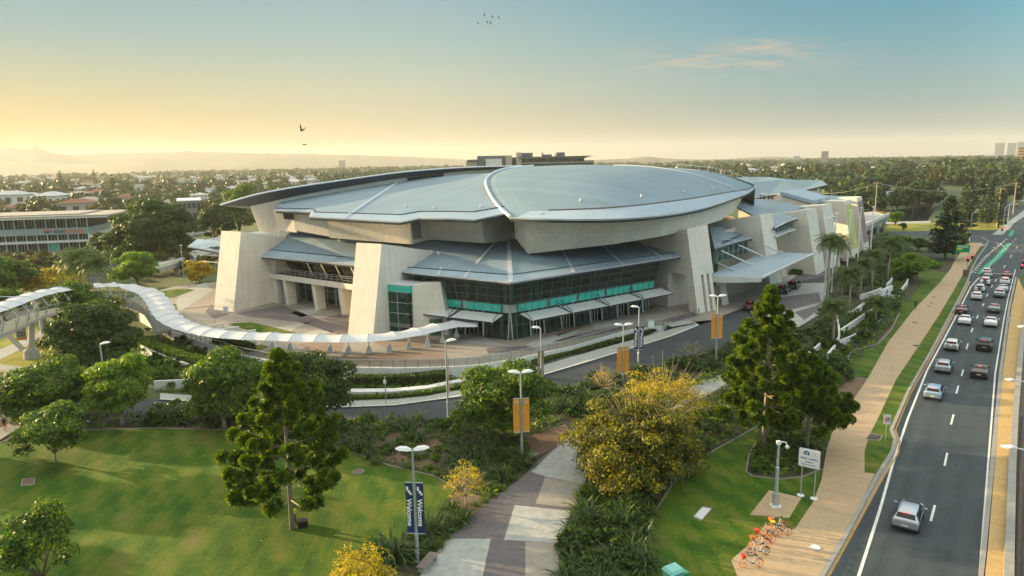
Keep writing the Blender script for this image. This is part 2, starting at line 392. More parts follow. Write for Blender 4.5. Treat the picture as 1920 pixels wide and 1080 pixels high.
# ---- generic roof strip: front polyline, rear polyline, thickness; eave drip and trims as parts
def slab(name, front, rear, th, m, th_edge=None, trims=True, parent=HC, eave=True, smooth=False):
    mb = MB(); n = len(front)
    dn = lambda p, d: (p[0], p[1], p[2]-d)
    for i in range(n-1):
        f0, f1, r0, r1 = front[i], front[i+1], rear[i], rear[i+1]
        mb.hexa([dn(f0,th), dn(f1,th), dn(r1,th), dn(r0,th)], [f0, f1, r1, r0])
    o = mb.build(name, m, parent)
    if eave:
        e = MB(); e2 = MB()
        for i in range(n-1):
            p, q = Vector(front[i]), Vector(front[i+1]); d = (q-p).normalized(); out = Vector((d.y, -d.x, 0))
            e.hexa([p+out*.02-Vector((0,0,.20)), q+out*.02-Vector((0,0,.20)), q-out*.02-Vector((0,0,.20)), p-out*.02-Vector((0,0,.20))],
                   [p+out*.10+Vector((0,0,.03)), q+out*.10+Vector((0,0,.03)), q-out*.02+Vector((0,0,.03)), p-out*.02+Vector((0,0,.03))])
            e2.hexa([p+out*.03-Vector((0,0,.44)), q+out*.03-Vector((0,0,.44)), q-out*.3-Vector((0,0,.44)), p-out*.3-Vector((0,0,.44))],
                    [p+out*.03-Vector((0,0,.21)), q+out*.03-Vector((0,0,.21)), q-out*.3-Vector((0,0,.21)), p-out*.3-Vector((0,0,.21))])
        e.build('eave_trim', M['edge'], o); e2.build('eave_gutter', M['dedge'], o)
    return o
def strip(p, q, w, parent, mk='flash', h=.10, up=.05, name='roof_strip'):
    p, q = Vector(p), Vector(q)
    return MB().bar(p+Vector((0,0,up)), q+Vector((0,0,up)), w, h).build(name, M[mk], parent)

# ---- lower roofs (front, around the corner)
eL = u((-13.6,84.4,8.45)); eK = u((corner(2.6)[0], corner(2.6)[1], 8.45)); eR = a(1275,480,91.8)
rB = a(809,470,91.5); rA = a(935,447,98.5); rK = a(953,446,99.5); rW = a(990,473,90.5); rC = a(1222,441,105)
lowL = slab('low_roof', [eL, eK], [a(772,452,96), rK], .35, M['roofL'])
lowR = slab('low_roof', [eK, eR], [rK, a(1240,436,108)], .35, M['roofR'])
for p0, p1, q0, q1 in ((eL, eK, a(772,452,96), rK), (eK, eR, rK, a(1240,436,108))):
    up3 = lambda p: (p[0],p[1],p[2]+.025)
    MB().quad(up3(p0), up3(p1), up3(lerp(p1,q1,.13)), up3(lerp(p0,q0,.13))).build('eave_sheet', M['roofE'], HC)
gut = MB()
for p0, p1, q0, q1 in ((eL, eK, a(772,452,96), rK), (eK, eR, rK, a(1240,436,108))):
    for t, mk, w in ((.13, 'dedge', .22),):
        A0 = Vector(lerp(p0, q0, t)); A1 = Vector(lerp(p1, q1, t)); gut.bar(A0+Vector((0,0,.06)), A1+Vector((0,0,.06)), w, .1)
gut.build('valley_gutter', M['dedge'], HC)
strip(eK, rK, .7, lowL); strip(lerp(eL,eK,.60), a(935,447,98.5), .45, lowL); strip(lerp(eL,eK,.36), a(850,458,97), .45, lowL)
strip(lerp(eK,eR,.33), a(1050,461,95.5), .4, lowR); strip(lerp(eK,eR,.62), a(1120,453,98.5), .4, lowR); strip(lerp(eK,eR,.88), a(1185,445,103), .4, lowR)
strip(eL, rB, .35, lowL, 'edge')
# lower roof between the two left fins
eA0 = u((-37.2,101.8,8.45)); eA1 = u((-18.6,89.4,8.45)); 
lowA = slab('low_roof', [eA0, eA1], [a(556,427,109), a(790,455,97)], .35, M['roofL'])
g0 = Vector(lerp(eA0, a(556,427,109), .22)); g1 = Vector(lerp(eA1, a(790,455,97), .22))
MB().quad(*[(p[0],p[1],p[2]+.025) for p in (eA0, eA1, tuple(g1), tuple(g0))]).build('eave_sheet', M['roofE'], HC)
MB().bar(g0+Vector((0,0,.06)), g1+Vector((0,0,.06)), .22, .1).build('valley_gutter', M['dedge'], HC)
strip(eA0, a(539,456,106), .35, lowA, 'edge')
# roof strip farther left behind the first fin, and the slanted sunshade canopy there
lowZ = slab('low_roof', [a(392,462,112), a(540,452,108)], [a(470,436,122), a(560,426,112)], .3, M['roofL'])
can = slab('side_canopy', [a(352,462,112), a(410,472,110)], [a(370,448,122), a(418,452,118)], .18, M['roofE'])
for t in (.25, .5, .75): strip(lerp(a(352,462,112), a(410,472,110), t), lerp(a(370,448,122), a(418,452,118), t), .18, can)
MB().bar(a(355,475,112), a(408,480,110), .3, .12).bar(a(380,490,112), a(408,492,110), .3, .12).build('sunshade_blade', M['flash'], HC)

# ---- corner glazing: ground floor, teal band, upper floor
def glaz(side, t0, t1, o0, z0, o1, z1, rows, cols, gm, name='curtain_wall', fm='mull', mw=.10, mitre=False):
    fn = L if side == 'L' else Rr
    P = lambda t, s: u((*fn(t - (.64*(o0+(o1-o0)*s)*(1-(t-t0)/(t1-t0)) if mitre else 0), o0+(o1-o0)*s), z0+(z1-z0)*s))
    g_ = MB(); g_.quad(P(t0,0), P(t1,0), P(t1,1), P(t0,1)); o = g_.build(name, gm, HC)
    f_ = MB()
    for i in range(cols+1):
        t = t0+(t1-t0)*i/cols; f_.bar(P(t,0), P(t,1), mw, mw*1.3)
    for j in range(rows+1):
        s_ = j/rows; f_.bar(P(t0,s_), P(t1,s_), mw*.8, mw*.8)
    f_.build('glazing_frame', M[fm], o)
    return o
Rt = 24.5; Lt = 13.0
kz = lambda o: o
# upper storey glass leaning out, starting from the mitred corner
glaz('R', 0.0, Rt, .35, 5.35, 1.15, 8.2, 3, 16, M['glass'], fm='mull', mitre=True); glaz('L', 0.0, Lt, .35, 5.35, 1.15, 8.2, 3, 9, M['glass'], fm='mull', mitre=True)
# teal spandrel band
for fn, t1, nn in ((Rr, Rt, 5), (L, Lt-1, 2)):
    for i in range(nn):
        s0 = .5 + (t1-.8)*i/nn; s1 = s0 + (t1-.8)/nn - .65
        mb = MB(); mb.hexa([u((*fn(s0+.5,.32),4.35)), u((*fn(s1+.5,.32),4.35)), u((*fn(s1+.5,.1),4.35)), u((*fn(s0+.5,.1),4.35))], [u((*fn(s0+.5,.42),5.25)), u((*fn(s1+.5,.42),5.25)), u((*fn(s1+.5,.1),5.25)), u((*fn(s0+.5,.1),5.25))])
        o = mb.build('spandrel_panel', M['teal'], HC)
        for q in (1,2,3):
            s = s0+.5+(s1-s0)*q/4; MB().bar(u((*fn(s,.345),4.37)), u((*fn(s,.445),5.23)), .05, .04).build('panel_joint', M['dedge'], o)
    MB().hexa([u((*fn(0,.09),4.3)), u((*fn(t1,.09),4.3)), u((*fn(t1,-.3),4.3)), u((*fn(0,-.3),4.3))], [u((*fn(0,.09),5.32)), u((*fn(t1,.09),5.32)), u((*fn(t1,-.3),5.32)), u((*fn(0,-.3),5.32))]).build('floor_edge', M['alu'], HC)
# ground floor: leaning glass bays alternate with door bays
def ground_floor(side, t1, nb):
    fn = L if side == 'L' else Rr
    for i in range(nb):
        s0 = t1*i/nb; s1 = t1*(i+1)/nb; sm = s0 + (s1-s0)*.58
        if side == 'L' and i == 0: pass
        glaz(side, s0+(.0 if i == 0 else .05), sm, .40, PZ, .05, 4.3, 2, 3, M['glass'], fm='mull', mw=.09, mitre=(i == 0))
        for s in (s0+.05, sm):
            MB().add([u((*fn(s,.40),PZ)), u((*fn(s,.05),4.3)), u((*fn(s,-.6),4.3)), u((*fn(s,-.6),PZ))], [(0,1,2,3)]).build('bay_cheek', M['glass'], HC)
            MB().bar(u((*fn(s,.42),PZ)), u((*fn(s,.07),4.3)), .16, .1).build('bay_frame', M['alu'], HC)
        d = MB(); dn = 4
        q = MB().quad(u((*fn(sm+.02,-.5),PZ)), u((*fn(s1,-.5),PZ)), u((*fn(s1,-.5),4.3)), u((*fn(sm+.02,-.5),4.3))); od = q.build('entrance_doors', M['glass'], HC)
        for k in range(dn+1):
            s = sm+.02+(s1-sm-.02)*k/dn; d.bar(u((*fn(s,-.46),PZ)), u((*fn(s,-.46),4.3)), .12, .1)
        d.bar(u((*fn(sm,-.46),3.2)), u((*fn(s1,-.46),3.2)), .1, .12); d.build('door_frame', M['alu'], od)
        MB().lathe([(.34,0),(.34,4.0)], u((*fn(s0+(sm-s0)*.5,-.9),PZ)), 10).build('interior_column', M['gcol'], HC, smooth=True)
        MB().lathe([(.3,0),(.3,3.4)], u((*fn(s0+(sm-s0)*.2,-1.6),5.2)), 10).build('interior_column', M['gcol'], HC, smooth=True)
        MB().hexa([u((*fn(s0+.05,.47),PZ-.25)), u((*fn(sm,.47),PZ-.25)), u((*fn(sm,0),PZ-.25)), u((*fn(s0+.05,0),PZ-.25))], [u((*fn(s0+.05,.47),PZ+.06)), u((*fn(sm,.47),PZ+.06)), u((*fn(sm,0),PZ+.06)), u((*fn(s0+.05,0),PZ+.06))]).build('plinth', M['dedge'], HC)
ground_floor('R', Rt-.5, 5); ground_floor('L', Lt-1.0, 2)
# interior: floor, back wall, ceiling
poly = [L(Lt+1,-.7), corner(-.7), Rr(Rt+1,-.7), Rr(Rt+1,-8), corner(-8), L(Lt+1,-8)]
mb = MB()
for z0, z1 in ((PZ-.1, PZ+.02), (4.4, 5.2), (8.0, 8.15)):
    mb.hexa([u((*p, z0)) for p in poly[:3]]+[u((*p, z0)) for p in poly[3:]], [u((*p, z1)) for p in poly])
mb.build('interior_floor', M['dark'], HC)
mb = MB()
mb.quad(u((*L(Lt+2,-7.8),PZ)), u((*corner(-7.8),PZ)), u((*corner(-7.8),8)), u((*L(Lt+2,-7.8),8))); mb.quad(u((*corner(-7.8),PZ)), u((*Rr(Rt+2,-7.8),PZ)), u((*Rr(Rt+2,-7.8),8)), u((*corner(-7.8),8)))
mb.build('interior_wall', M['inter'], HC)
# awnings on brackets
def awning(side, s0, s1):
    fn = L if side == 'L' else Rr
    P = lambda s, o, z: u((*fn(s, o), z))
    b = [P(s0,.55,4.18), P(s1,.55,4.18), P(s1,3.0,3.78), P(s0,3.0,3.78)]
    o = MB().hexa([(p[0],p[1],p[2]-.10) for p in b], b).build('entrance_awning', M['awn'], HC)
    r = MB(); r.bar(P(s0+.1,3.0,3.74), P(s1-.1,3.0,3.74), .10, .16)
    for s in (s0+.08, s1-.08): r.bar(P(s,.4,4.9), P(s,2.7,3.9), .07); r.bar(P(s,.4,4.1), P(s,3.0,3.72), .09, .12)
    r.build('awning_bracket', M['dedge'], o)
for i in range(4): awning('R', .9+6.15*i+.15, .9+6.15*(i+1)-.25)
awning('L', .6, 6.4); awning('L', 6.8, 12.8)

# ---- glass stair box beside the second fin
q0 = gt(731,622,PZ); sb = [(-15.3,82.1), (-12.1,80.3), (-10.5,82.6), (-13.7,84.6)]
def SB(i, z): return u((*sb[i % 4], z))
for i in (0, 1):
    o = MB().quad(SB(i,PZ), SB(i+1,PZ), SB(i+1,6.5), SB(i,6.5)).build('stair_glazing', M['gglass'], HC)
    f_ = MB(); nn = 2 
    for k in range(nn+1):
        f_.bar(lerp(SB(i,PZ), SB(i+1,PZ), k/nn), lerp(SB(i,6.5), SB(i+1,6.5), k/nn), .12 if k != 1 else .08)
    for z in (PZ+.1, 2.3, 2.6, 3.9, 5.2, 6.5): f_.bar(SB(i,z), SB(i+1,z), .07, .09)
    f_.build('glazing_frame', M['alu'], o)
    MB().hexa([lerp(SB(i,2.3),SB(i+1,2.3),0), SB(i+1,2.3), tuple(np.array(SB(i+1,2.3))+(.05,.3,0)), tuple(np.array(SB(i,2.3))+(.05,.3,0))], [SB(i,2.6), SB(i+1,2.6), tuple(np.array(SB(i+1,2.6))+(.05,.3,0)), tuple(np.array(SB(i,2.6))+(.05,.3,0))]).build('floor_edge', M['alu'], HC)
cx = sum(p[0] for p in sb)/4; cy = sum(p[1] for p in sb)/4
ex = lambda p, f: (cx+(p[0]-cx)*f, cy+(p[1]-cy)*f)
MB().hexa([u((*ex(p,1.02),6.5)) for p in sb], [u((*ex(p,1.02),7.3)) for p in sb]).build('stair_head', M['teal'], HC)
MB().hexa([u((*ex(p,1.04),7.3)) for p in sb], [u((*ex(p,1.04),7.42)) for p in sb]).build('stair_roof', M['flash'], HC)
st = MB()
for k in range(9):
    st.box(u((-13.6+.22*k, 82.3+.03*k, 1.4+.26*k)), (.4,1.3,.12), -.5); st.box(u((-11.9-.15*k, 82.4, 3.9+.25*k)), (.4,1.2,.12), -.5)
st.bar(u((-13.8,81.6,2.3)), u((-11.6,81.6,4.8)), .08, .5); st.build('stair_flight', M['gcol'], HC)
MB().hexa([u((-13.5,84.2,PZ)), u((-11.0,82.8,PZ)), u((-10.4,83.7,PZ)), u((-12.8,85.1,PZ))], [u((-13.5,84.2,7.2)), u((-11.0,82.8,7.2)), u((-10.4,83.7,7.2)), u((-12.8,85.1,7.2))]).build('stair_core', M['inter'], HC)
# slanted pale wall between the stair box and corner glazing
MB().hexa([u((-11.9,80.6,PZ-.2)), u((-7.6,80.9,PZ-.2)), u((-6.4,84.5,PZ-.2)), u((-10.6,86.0,PZ-.2))], [u((-11.9,80.7,7.3)), u((-8.5,81.2,7.6)), u((-7.6,85.5,7.6)), u((-10.6,86.5,7.3))]).build('pale_wall', M['wall'], HC, bevel=.02)
MB().quad(u((-9.95,80.62,PZ)), u((-8.35,80.77,PZ)), u((-8.35,80.80,3.2)), u((-9.95,80.66,3.2))).build('side_doors', M['glass'], HC)

# ---- entrance front between the two left fins: colonnade, balcony, glazing
def E_(px, py, yo): return a(px, py, yo)
fr0 = (-36.0,102.3); fr1 = (-19.2,89.6)            # balcony front line
fd = Vector((fr1[0]-fr0[0], fr1[1]-fr0[1])); fl = fd.length; fd.normalize(); fnv = Vector((fd.y, -fd.x))
def FR(s, o, z): return u((fr0[0]+fd.x*s+fnv.x*o, fr0[1]+fd.y*s+fnv.y*o, z))
MB().hexa([FR(-.5,0,5.0), FR(fl,0,5.0), FR(fl,-4.6,5.0), FR(-.5,-4.6,5.0)], [FR(-.5,0,5.75), FR(fl,0,5.75), FR(fl,-4.6,5.75), FR(-.5,-4.6,5.75)]).build('balcony_slab', M['wall'], HC, bevel=.02)
MB().hexa([FR(0,-.3,5.76), FR(fl,-.3,5.76), FR(fl,-4.5,5.76), FR(0,-4.5,5.76)], [FR(0,-.3,5.80), FR(fl,-.3,5.80), FR(fl,-4.5,5.80), FR(0,-4.5,5.80)]).build('balcony_deck', M['dark'], HC)
r = MB()
for z in (6.15, 6.5, 6.75): r.bar(FR(0,-.12,z), FR(fl,-.12,z), .06, .06)
for k in range(19): r.bar(FR(fl*k/18,-.12,5.75), FR(fl*k/18,-.12,6.75), .05)
r.build('balcony_rail', M['alu'], HC)
for s in (2.6, 9.4, 15.2):
    MB().hexa([FR(s,-.5,PZ-.1), FR(s+.75,-.5,PZ-.1), FR(s+.75,-1.9,PZ-.1), FR(s,-1.9,PZ-.1)], [FR(s-.15,-.25,5.0), FR(s+.6,-.25,5.0), FR(s+.6,-1.9,5.0), FR(s-.15,-1.9,5.0)]).build('entrance_column', M['fin'], HC, bevel=.02)
def plane_glaz(P, rows, cols, gm, fm, name, mw=.1):
    o = MB().quad(P(0,0), P(1,0), P(1,1), P(0,1)).build(name, gm, HC); f_ = MB()
    for i in range(cols+1): f_.bar(P(i/cols,0), P(i/cols,1), mw, mw)
    for j in range(rows+1): f_.bar(P(0,j/rows), P(1,j/rows), mw*.8, mw*.8)
    f_.build('glazing_frame', M[fm], o); return o
M['goldglass'] = glassmat('amber_glass', (.55,.42,.12), .55)
plane_glaz(lambda i, j: FR(1.2+(fl-1.2)*i, -3.0+1.6*j, 5.8+2.55*j), 3, 14, M['goldglass'], 'mull', 'upper_glazing')
for s in (7.6, 14.0):
    d = MB(); d.bar(FR(s,-1.9,5.8), FR(s-.4,-1.2,7.9), .16); d.bar(FR(s+3.2,-1.9,5.8), FR(s+2.8,-1.2,7.9), .16); d.bar(FR(s-.4,-1.2,7.9), FR(s+2.8,-1.2,7.9), .16)
    for k in range(1,6): d.bar(FR(s+3.2*k/6,-2.5,5.8), FR(s+3.2*k/6-.2,-1.8,7.3), .1)
    d.build('door_frame', M['alu'], HC)
plane_glaz(lambda i, j: FR(.5+(fl-.5)*i, -4.4, PZ+3.8*j), 2, 12, M['glass'], 'alu', 'entrance_glazing')
d = MB()
for s0 in (9.6, 13.2):
    for k in range(6): d.bar(FR(s0+.62*k,-4.2,PZ), FR(s0+.62*k,-4.2,PZ+2.3), .13)
    d.bar(FR(s0,-4.2,PZ+2.3), FR(s0+3.1,-4.2,PZ+2.3), .13)
d.build('entrance_door_frames', M['edge'], HC)
MB().quad(FR(-2,-8,PZ-.1), FR(fl+2,-8,PZ-.1), FR(fl+2,-8,8.3), FR(-2,-8,8.3)).build('interior_wall', M['inter'], HC)
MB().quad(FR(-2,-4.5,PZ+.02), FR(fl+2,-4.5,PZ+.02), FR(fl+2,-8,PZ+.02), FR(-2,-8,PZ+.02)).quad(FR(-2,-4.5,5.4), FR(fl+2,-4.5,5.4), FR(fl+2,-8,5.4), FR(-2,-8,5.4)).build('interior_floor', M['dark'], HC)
# recessed side wall panel beside the first fin with louvres
MB().hexa([FR(-3.2,-.4,PZ-.2), FR(.6,-.4,PZ-.2), FR(.6,-5,PZ-.2), FR(-3.2,-5,PZ-.2)], [FR(-3.2,-.4,8.1), FR(.9,-.4,8.1), FR(.9,-5,8.1), FR(-3.2,-5,8.1)]).build('pale_wall', M['wall'], HC)

# ---- upper storey walls and roofs
def wallseg(name, tops, bots, m, th=.5):
    mb = MB()
    for i in range(len(tops)-1):
        t0, t1, b0, b1 = map(Vector, (tops[i], tops[i+1], bots[i], bots[i+1]))
        d = (t1-t0); bk_ = Vector((-d.y, d.x, 0)).normalized()*th
        mb.hexa([b0, b1, b1+bk_, b0+bk_], [t0, t1, t1+bk_, t0+bk_])
    return mb.build(name, m, HC)
W_ = M['wall']
wallseg('upper_wall', [a(549,396,104), a(618,408,101)], [a(553,432,104), a(620,444,101)], W_)
wallseg('upper_wall', [a(614,406,97.5), a(768,414,91.4)], [a(618,446,98.5), a(772,458,92.4)], W_)
wallseg('upper_wall', [a(768,414,91.4), a(803,409,96.5)], [a(772,458,92.4), a(807,449,97)], W_)
wallseg('upper_wall', [a(803,409,96.5), a(903,411,92.5)], [a(807,449,97), a(908,456,93.4)], W_)
wallseg('upper_wall', [a(903,411,92.5), a(962,402,99)], [a(908,456,93.4), a(966,450,99.5)], W_)
p0, p1, p2, p3 = a(771,418,91.55), a(787,416,93.9), a(791,446,94.2), a(775,449,92.1)
MB().quad(*[tuple(np.array(p)+(.06,-.06,0)) for p in (p0,p1,p2,p3)]).build('louvre_panel', M['louvre'], HC)
p = [a(530,398,103.3), a(550,399,103.3), a(552,412,103.4), a(533,411,103.4)]
MB().quad(*p).build('window', M['dark'], HC)
wallseg('upper_wall', [a(512,392,106), a(552,398,104.2)], [a(520,432,107), a(556,436,104.6)], W_)
# walls under the big leaf roof
wallseg('upper_wall', [a(963,406,90.5), a(981,407,87.3)], [a(966,446,91.5), a(990,476,88.6)], W_)
front_top = [a(981,405,87.3), a(1050,406,84.6), a(1150,406,84), a(1240,399,88), a(1310,388,96), a(1360,376,109), a(1384,366,122), a(1388,362,130)]
front_bot = [a(990,476,88.6), a(1060,468,86.4), a(1150,458,86.4), a(1240,443,90), a(1305,428,97.5), a(1352,412,109), a(1378,396,121), a(1382,388,129)]
wallseg('leaf_wall', front_top, front_bot, concrete('leaf_wall_render', (.68,.62,.53), joint=1.6))
p = [a(959,411,92.4), a(963,410,91), a(966,434,91.5), a(962,436,93)]
MB().quad(*[tuple(np.array(q)+(-.05,-.08,0)) for q in p]).build('window', M['dark'], HC)

def surf(name, rows, m, th=.4, parent=HC, smooth=True):
    """thick curved sheet through a grid of points (rows of equal length)"""
    nr, nc = len(rows), len(rows[0]); mb = MB()
    top = [p for r in rows for p in r]; bot = [(p[0], p[1], p[2]-th) for p in top]; n = nr*nc
    fs = []
    for i in range(nr-1):
        for j in range(nc-1):
            q = (i*nc+j, i*nc+j+1, (i+1)*nc+j+1, (i+1)*nc+j)
            fs.append(q); fs.append(tuple(x+n for x in reversed(q)))
    ed = [i for i in range(nc)] + [i*nc+nc-1 for i in range(1, nr)] + [(nr-1)*nc+i for i in range(nc-2, -1, -1)] + [i*nc for i in range(nr-2, 0, -1)]
    for k in range(len(ed)):
        p, q = ed[k], ed[(k+1) % len(ed)]; fs.append((q, p, p+n, q+n))
    mb.add(top+bot, fs); return mb.build(name, m, parent, smooth=False)
def resample(pts, n):
    P = [np.array(p, float) for p in pts]; d = [0]
    for i in range(1, len(P)): d.append(d[-1] + np.linalg.norm(P[i]-P[i-1]))
    # Catmull-Rom on chord length
    out = []
    for k in range(n):
        t = d[-1]*k/(n-1); i = max(j for j in range(len(d)) if d[j] <= t+1e-9); i = min(i, len(P)-2)
        s = (t-d[i])/(d[i+1]-d[i]); p0, p1, p2, p3 = P[max(i-1,0)], P[i], P[i+1], P[min(i+2,len(P)-1)]
        out.append(tuple(.5*((2*p1)+(-p0+p2)*s+(2*p0-5*p1+4*p2-p3)*s*s+(-p0+3*p1-3*p2+p3)*s**3)))
    return out
# big leaf roof: edge from the tip along the front to the right end; skyline from the left edge over the crown
NC = 40
front = resample([a(957,408,86), a(1000,410,83.5), a(1050,411,82), a(1150,411,81), a(1240,404,85), a(1320,390,96), a(1380,370,113), a(1404,360,124), a(1416,350,134)], NC)
left = resample([a(957,408,86), a(944,398,89.5), a(930,383,94), a(918,365,99), a(911,346,106), a(914,334,112), (a(930,323,118)), a(955,316,124), a(1000,312,129)], 24)
sky = resample([a(1000,312,129), a(1050,310,130), a(1100,309,131), a(1200,312,132), a(1310,322,134), a(1380,337,135), a(1416,350,134)], NC)
rows = []
for j in range(24):
    w = j/23; row = []
    for i in range(NC):
        v = i/(NC-1); f_, s_ = np.array(front[i]), np.array(sky[i])
        base = f_*(1-w) + s_*w
        c0 = np.array(front[0])*(1-w) + np.array(sky[0])*w; cor = (np.array(left[j]) - c0)*(1-v)**3
        b = base + cor; b[2] += 1.9*S*math.sin(math.pi*w)*math.sin(math.pi*v)**.7*(1-.2*v)
        row.append(tuple(b))
    rows.append(row)
for k in range(1, 7):      # the far side falls away behind the crown
    row = []
    for i in range(NC):
        p = np.array(sky[i]); v = i/(NC-1); e = math.sin(math.pi*v)
        row.append((p[0]+.35*k*5*e, p[1]+k*6.0*e+.02*k, p[2]-.35*k-.12*(k**1.6)))
    rows.append(row)
DOME = surf('leaf_roof', rows, M['roofD'], .35)
def edge_tube(pts, name, mk, r0, up=0, parent=None, n=6):
    return MB().tube([(p[0], p[1], p[2]+up) for p in pts], r0, n).build(name, M[mk], parent or HC)
e = MB()
def fascia(pts, name, parent):
    e1, e2 = MB(), MB()
    for p, q in zip(pts[:-1], pts[1:]):
        p, q = Vector(p), Vector(q); d = q-p; d.z = 0
        if d.length < 1e-6: continue
        d.normalize(); o = Vector((d.y, -d.x, 0))
        e1.hexa([p+o*.04-Vector((0,0,.18)), q+o*.04-Vector((0,0,.18)), q-o*.05-Vector((0,0,.18)), p-o*.05-Vector((0,0,.18))], [p+o*.22+Vector((0,0,.08)), q+o*.22+Vector((0,0,.08)), q-o*.05+Vector((0,0,.08)), p-o*.05+Vector((0,0,.08))])
        e2.hexa([p-o*.02-Vector((0,0,.52)), q-o*.02-Vector((0,0,.52)), q-o*.4-Vector((0,0,.52)), p-o*.4-Vector((0,0,.52))], [p+o*.03-Vector((0,0,.19)), q+o*.03-Vector((0,0,.19)), q-o*.4-Vector((0,0,.19)), p-o*.4-Vector((0,0,.19))])
    e1.build('eave_trim', M['edge'], parent); e2.build('eave_gutter', M['dedge'], parent)
fascia(front, 'f', DOME); fascia(list(reversed(left)), 'f', DOME)
edge_tube([(p[0], p[1], p[2]) for p in left], 'roof_lip', 'flash', .28, .12, DOME)
# gutter line, roof strips and walkway on the leaf roof
def on(i, w):                                # point on leaf roof grid
    j = min(int(w*23), 22); f_ = w*23-j; i0 = min(int(i), NC-2); g_ = i-i0
    P = lambda jj, ii: np.array(rows[jj][ii]); return tuple((P(j,i0)*(1-f_)+P(j+1,i0)*f_)*(1-g_)+(P(j,i0+1)*(1-f_)+P(j+1,i0+1)*f_)*g_)
es = MB(); es.ribbon([(q[0],q[1],q[2]+.03) for q in [on(i, .004) for i in np.linspace(.6,38.4,70)]], [(q[0],q[1],q[2]+.03) for q in [on(i, .08+.02*math.sin(i*.1)) for i in np.linspace(2.2,37.8,70)]]); es.build('eave_sheet', M['roofE'], DOME)
MB().tube([(q[0], q[1], q[2]+.05) for q in [on(i, .085+.02*math.sin(i*.1)) for i in np.linspace(3.5, 37.5, 60)]], .14, 5).build('roof_gutter', mat('gutter_brown', (.16,.13,.10), .6, .2), DOME)
for i0, i1 in ((31, 14),):
    MB().tube([(q[0], q[1], q[2]+.03) for q in [on(i0+(i1-i0)*t, t) for t in np.linspace(.0, 1, 30)]], .13, 4).build('roof_strip', M['flash'], DOME)
wk = MB(); wp = [on(38-14*t, .28+.7*t) for t in np.linspace(0, 1, 24)]
for p, q in zip(wp[:-1], wp[1:]): wk.bar((p[0],p[1],p[2]+.12), (q[0],q[1],q[2]+.12), 1.0, .10)
for p in wp[::2]: wk.bar((p[0]+.5,p[1],p[2]), (p[0]+.5,p[1],p[2]+1.0), .06)
wk.tube([(p[0]+.5,p[1],p[2]+1.0) for p in wp], .05, 4); wk.build('roof_walkway', M['flash'], DOME)
for i in (6, 11, 17, 23, 28):
    q = on(i, .17); MB().lathe([(.18,0),(.16,.35),(.3,.38),(.05,.5)], q, 8).build('roof_vent', M['flash'], DOME)

# left upper roof (saw-tooth eave)
fe = [a(517,394,101.5), a(586,398,98.8), a(582,407,95.6), a(749,416,88.6), a(787,409,93.5), a(845,410,92), a(889,412,89.6), a(945,401,95.5), a(958,398,97)]
def on_plane(px, py, P0, P1, P2):
    n = np.cross(np.array(P1)-np.array(P0), np.array(P2)-np.array(P0)); d = np.array(ray(px, py)); o = np.array((0,0,H)); t = np.dot(np.array(P0)-o, n)/np.dot(d, n)
    return tuple(o+d*t)
_pl = (a(749,416,88.6), a(500,396,103), a(870,327,122))
re = [a(527,379,104.5), a(590,364,107.5), a(640,351,111), a(765,337,117.5), a(790,335,119), a(830,331,120.5), a(870,327,122), a(925,324,125), a(960,322,127)]
fe = [on_plane(x, y, *_pl) for x, y in ((517,394),(586,398),(582,407),(749,416),(787,409),(845,410),(889,412),(945,401),(958,398))]
re = [on_plane(x, y, *_pl) for x, y in ((527,379),(590,364),(640,351),(765,337),(790,335),(830,331),(870,327),(925,324),(960,322))]
rows2 = []
for j in range(13):
    w = j/12; rows2.append([tuple(np.array(f_)*(1-w)+np.array(r_)*w + np.array((0,0,.35*math.sin(math.pi*w)))) for i, (f_, r_) in enumerate(zip(fe, re))])
LR = surf('upper_left_roof', rows2, M['roofL'], .35); fascia(fe, 'f', LR)
def gl(off): return [tuple(np.array(rows2[1][i])*(1-off)+np.array(rows2[2][i])*off+np.array((0,0,.07))) for i in range(len(fe))]
es = MB(); es.ribbon([(p[0],p[1],p[2]+.03) for p in fe], [(p[0],p[1],p[2]-.02) for p in gl(.3)]); es.build('eave_sheet', M['roofE'], LR)
MB().tube(gl(.3), .13, 5).build('roof_gutter', M['dedge'], LR)
MB().tube([tuple(np.array(rows2[j][2])*(.62-.5*j/12)+np.array(rows2[j][3])*(.38+.5*j/12)+np.array((0,0,.04))) for j in range(13)], .22, 4).build('roof_strip', M['flash'], LR)
for (i, j, s) in ((3,3,.2), (4,2,.5), (6,2,.3), (2,9,.1)):
    q = np.array(rows2[j][i])*(1-s)+np.array(rows2[j][i+1])*s; MB().lathe([(.18,0),(.16,.3),(.3,.34),(.05,.45)], tuple(q), 8).build('roof_vent', M['flash'], LR)
# crescent roof behind it: thin rim, dark inclined soffit, pale wall below
rim = resample([a(413,384,103.5), a(470,367,105), a(540,353,107.5), a(640,338,112.5), a(760,322,118.5), a(870,314,124.5), a(960,311.5,130), a(1000,311.5,133)], 30)
inn = resample([a(466,387,106.5), a(500,380,108), a(560,366,110), a(650,350,114), a(765,332,119.6), a(870,321,125.4), a(960,316,131), a(1000,314,134)], 30)
bk2 = [(p[0]+3+.1*i, p[1]+26, p[2]-5.5-.08*i) for i, p in enumerate(rim)]
CR = surf('crescent_roof', [rim, [tuple(np.array(p)*.5+np.array(q)*.5+np.array((0,0,1.2))) for p, q in zip(rim, bk2)], bk2], M['roofD'], .18)
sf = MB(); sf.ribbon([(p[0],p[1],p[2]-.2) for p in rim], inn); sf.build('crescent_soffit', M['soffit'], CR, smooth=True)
edge_tube(rim, 'roof_lip', 'edge', .16, 0, CR)
wl = [a(468,384,107), a(512,376,108.5), a(560,365,110.4), a(650,349,114.4), a(765,331,120), a(870,320,125.8), a(960,315,131.4)]
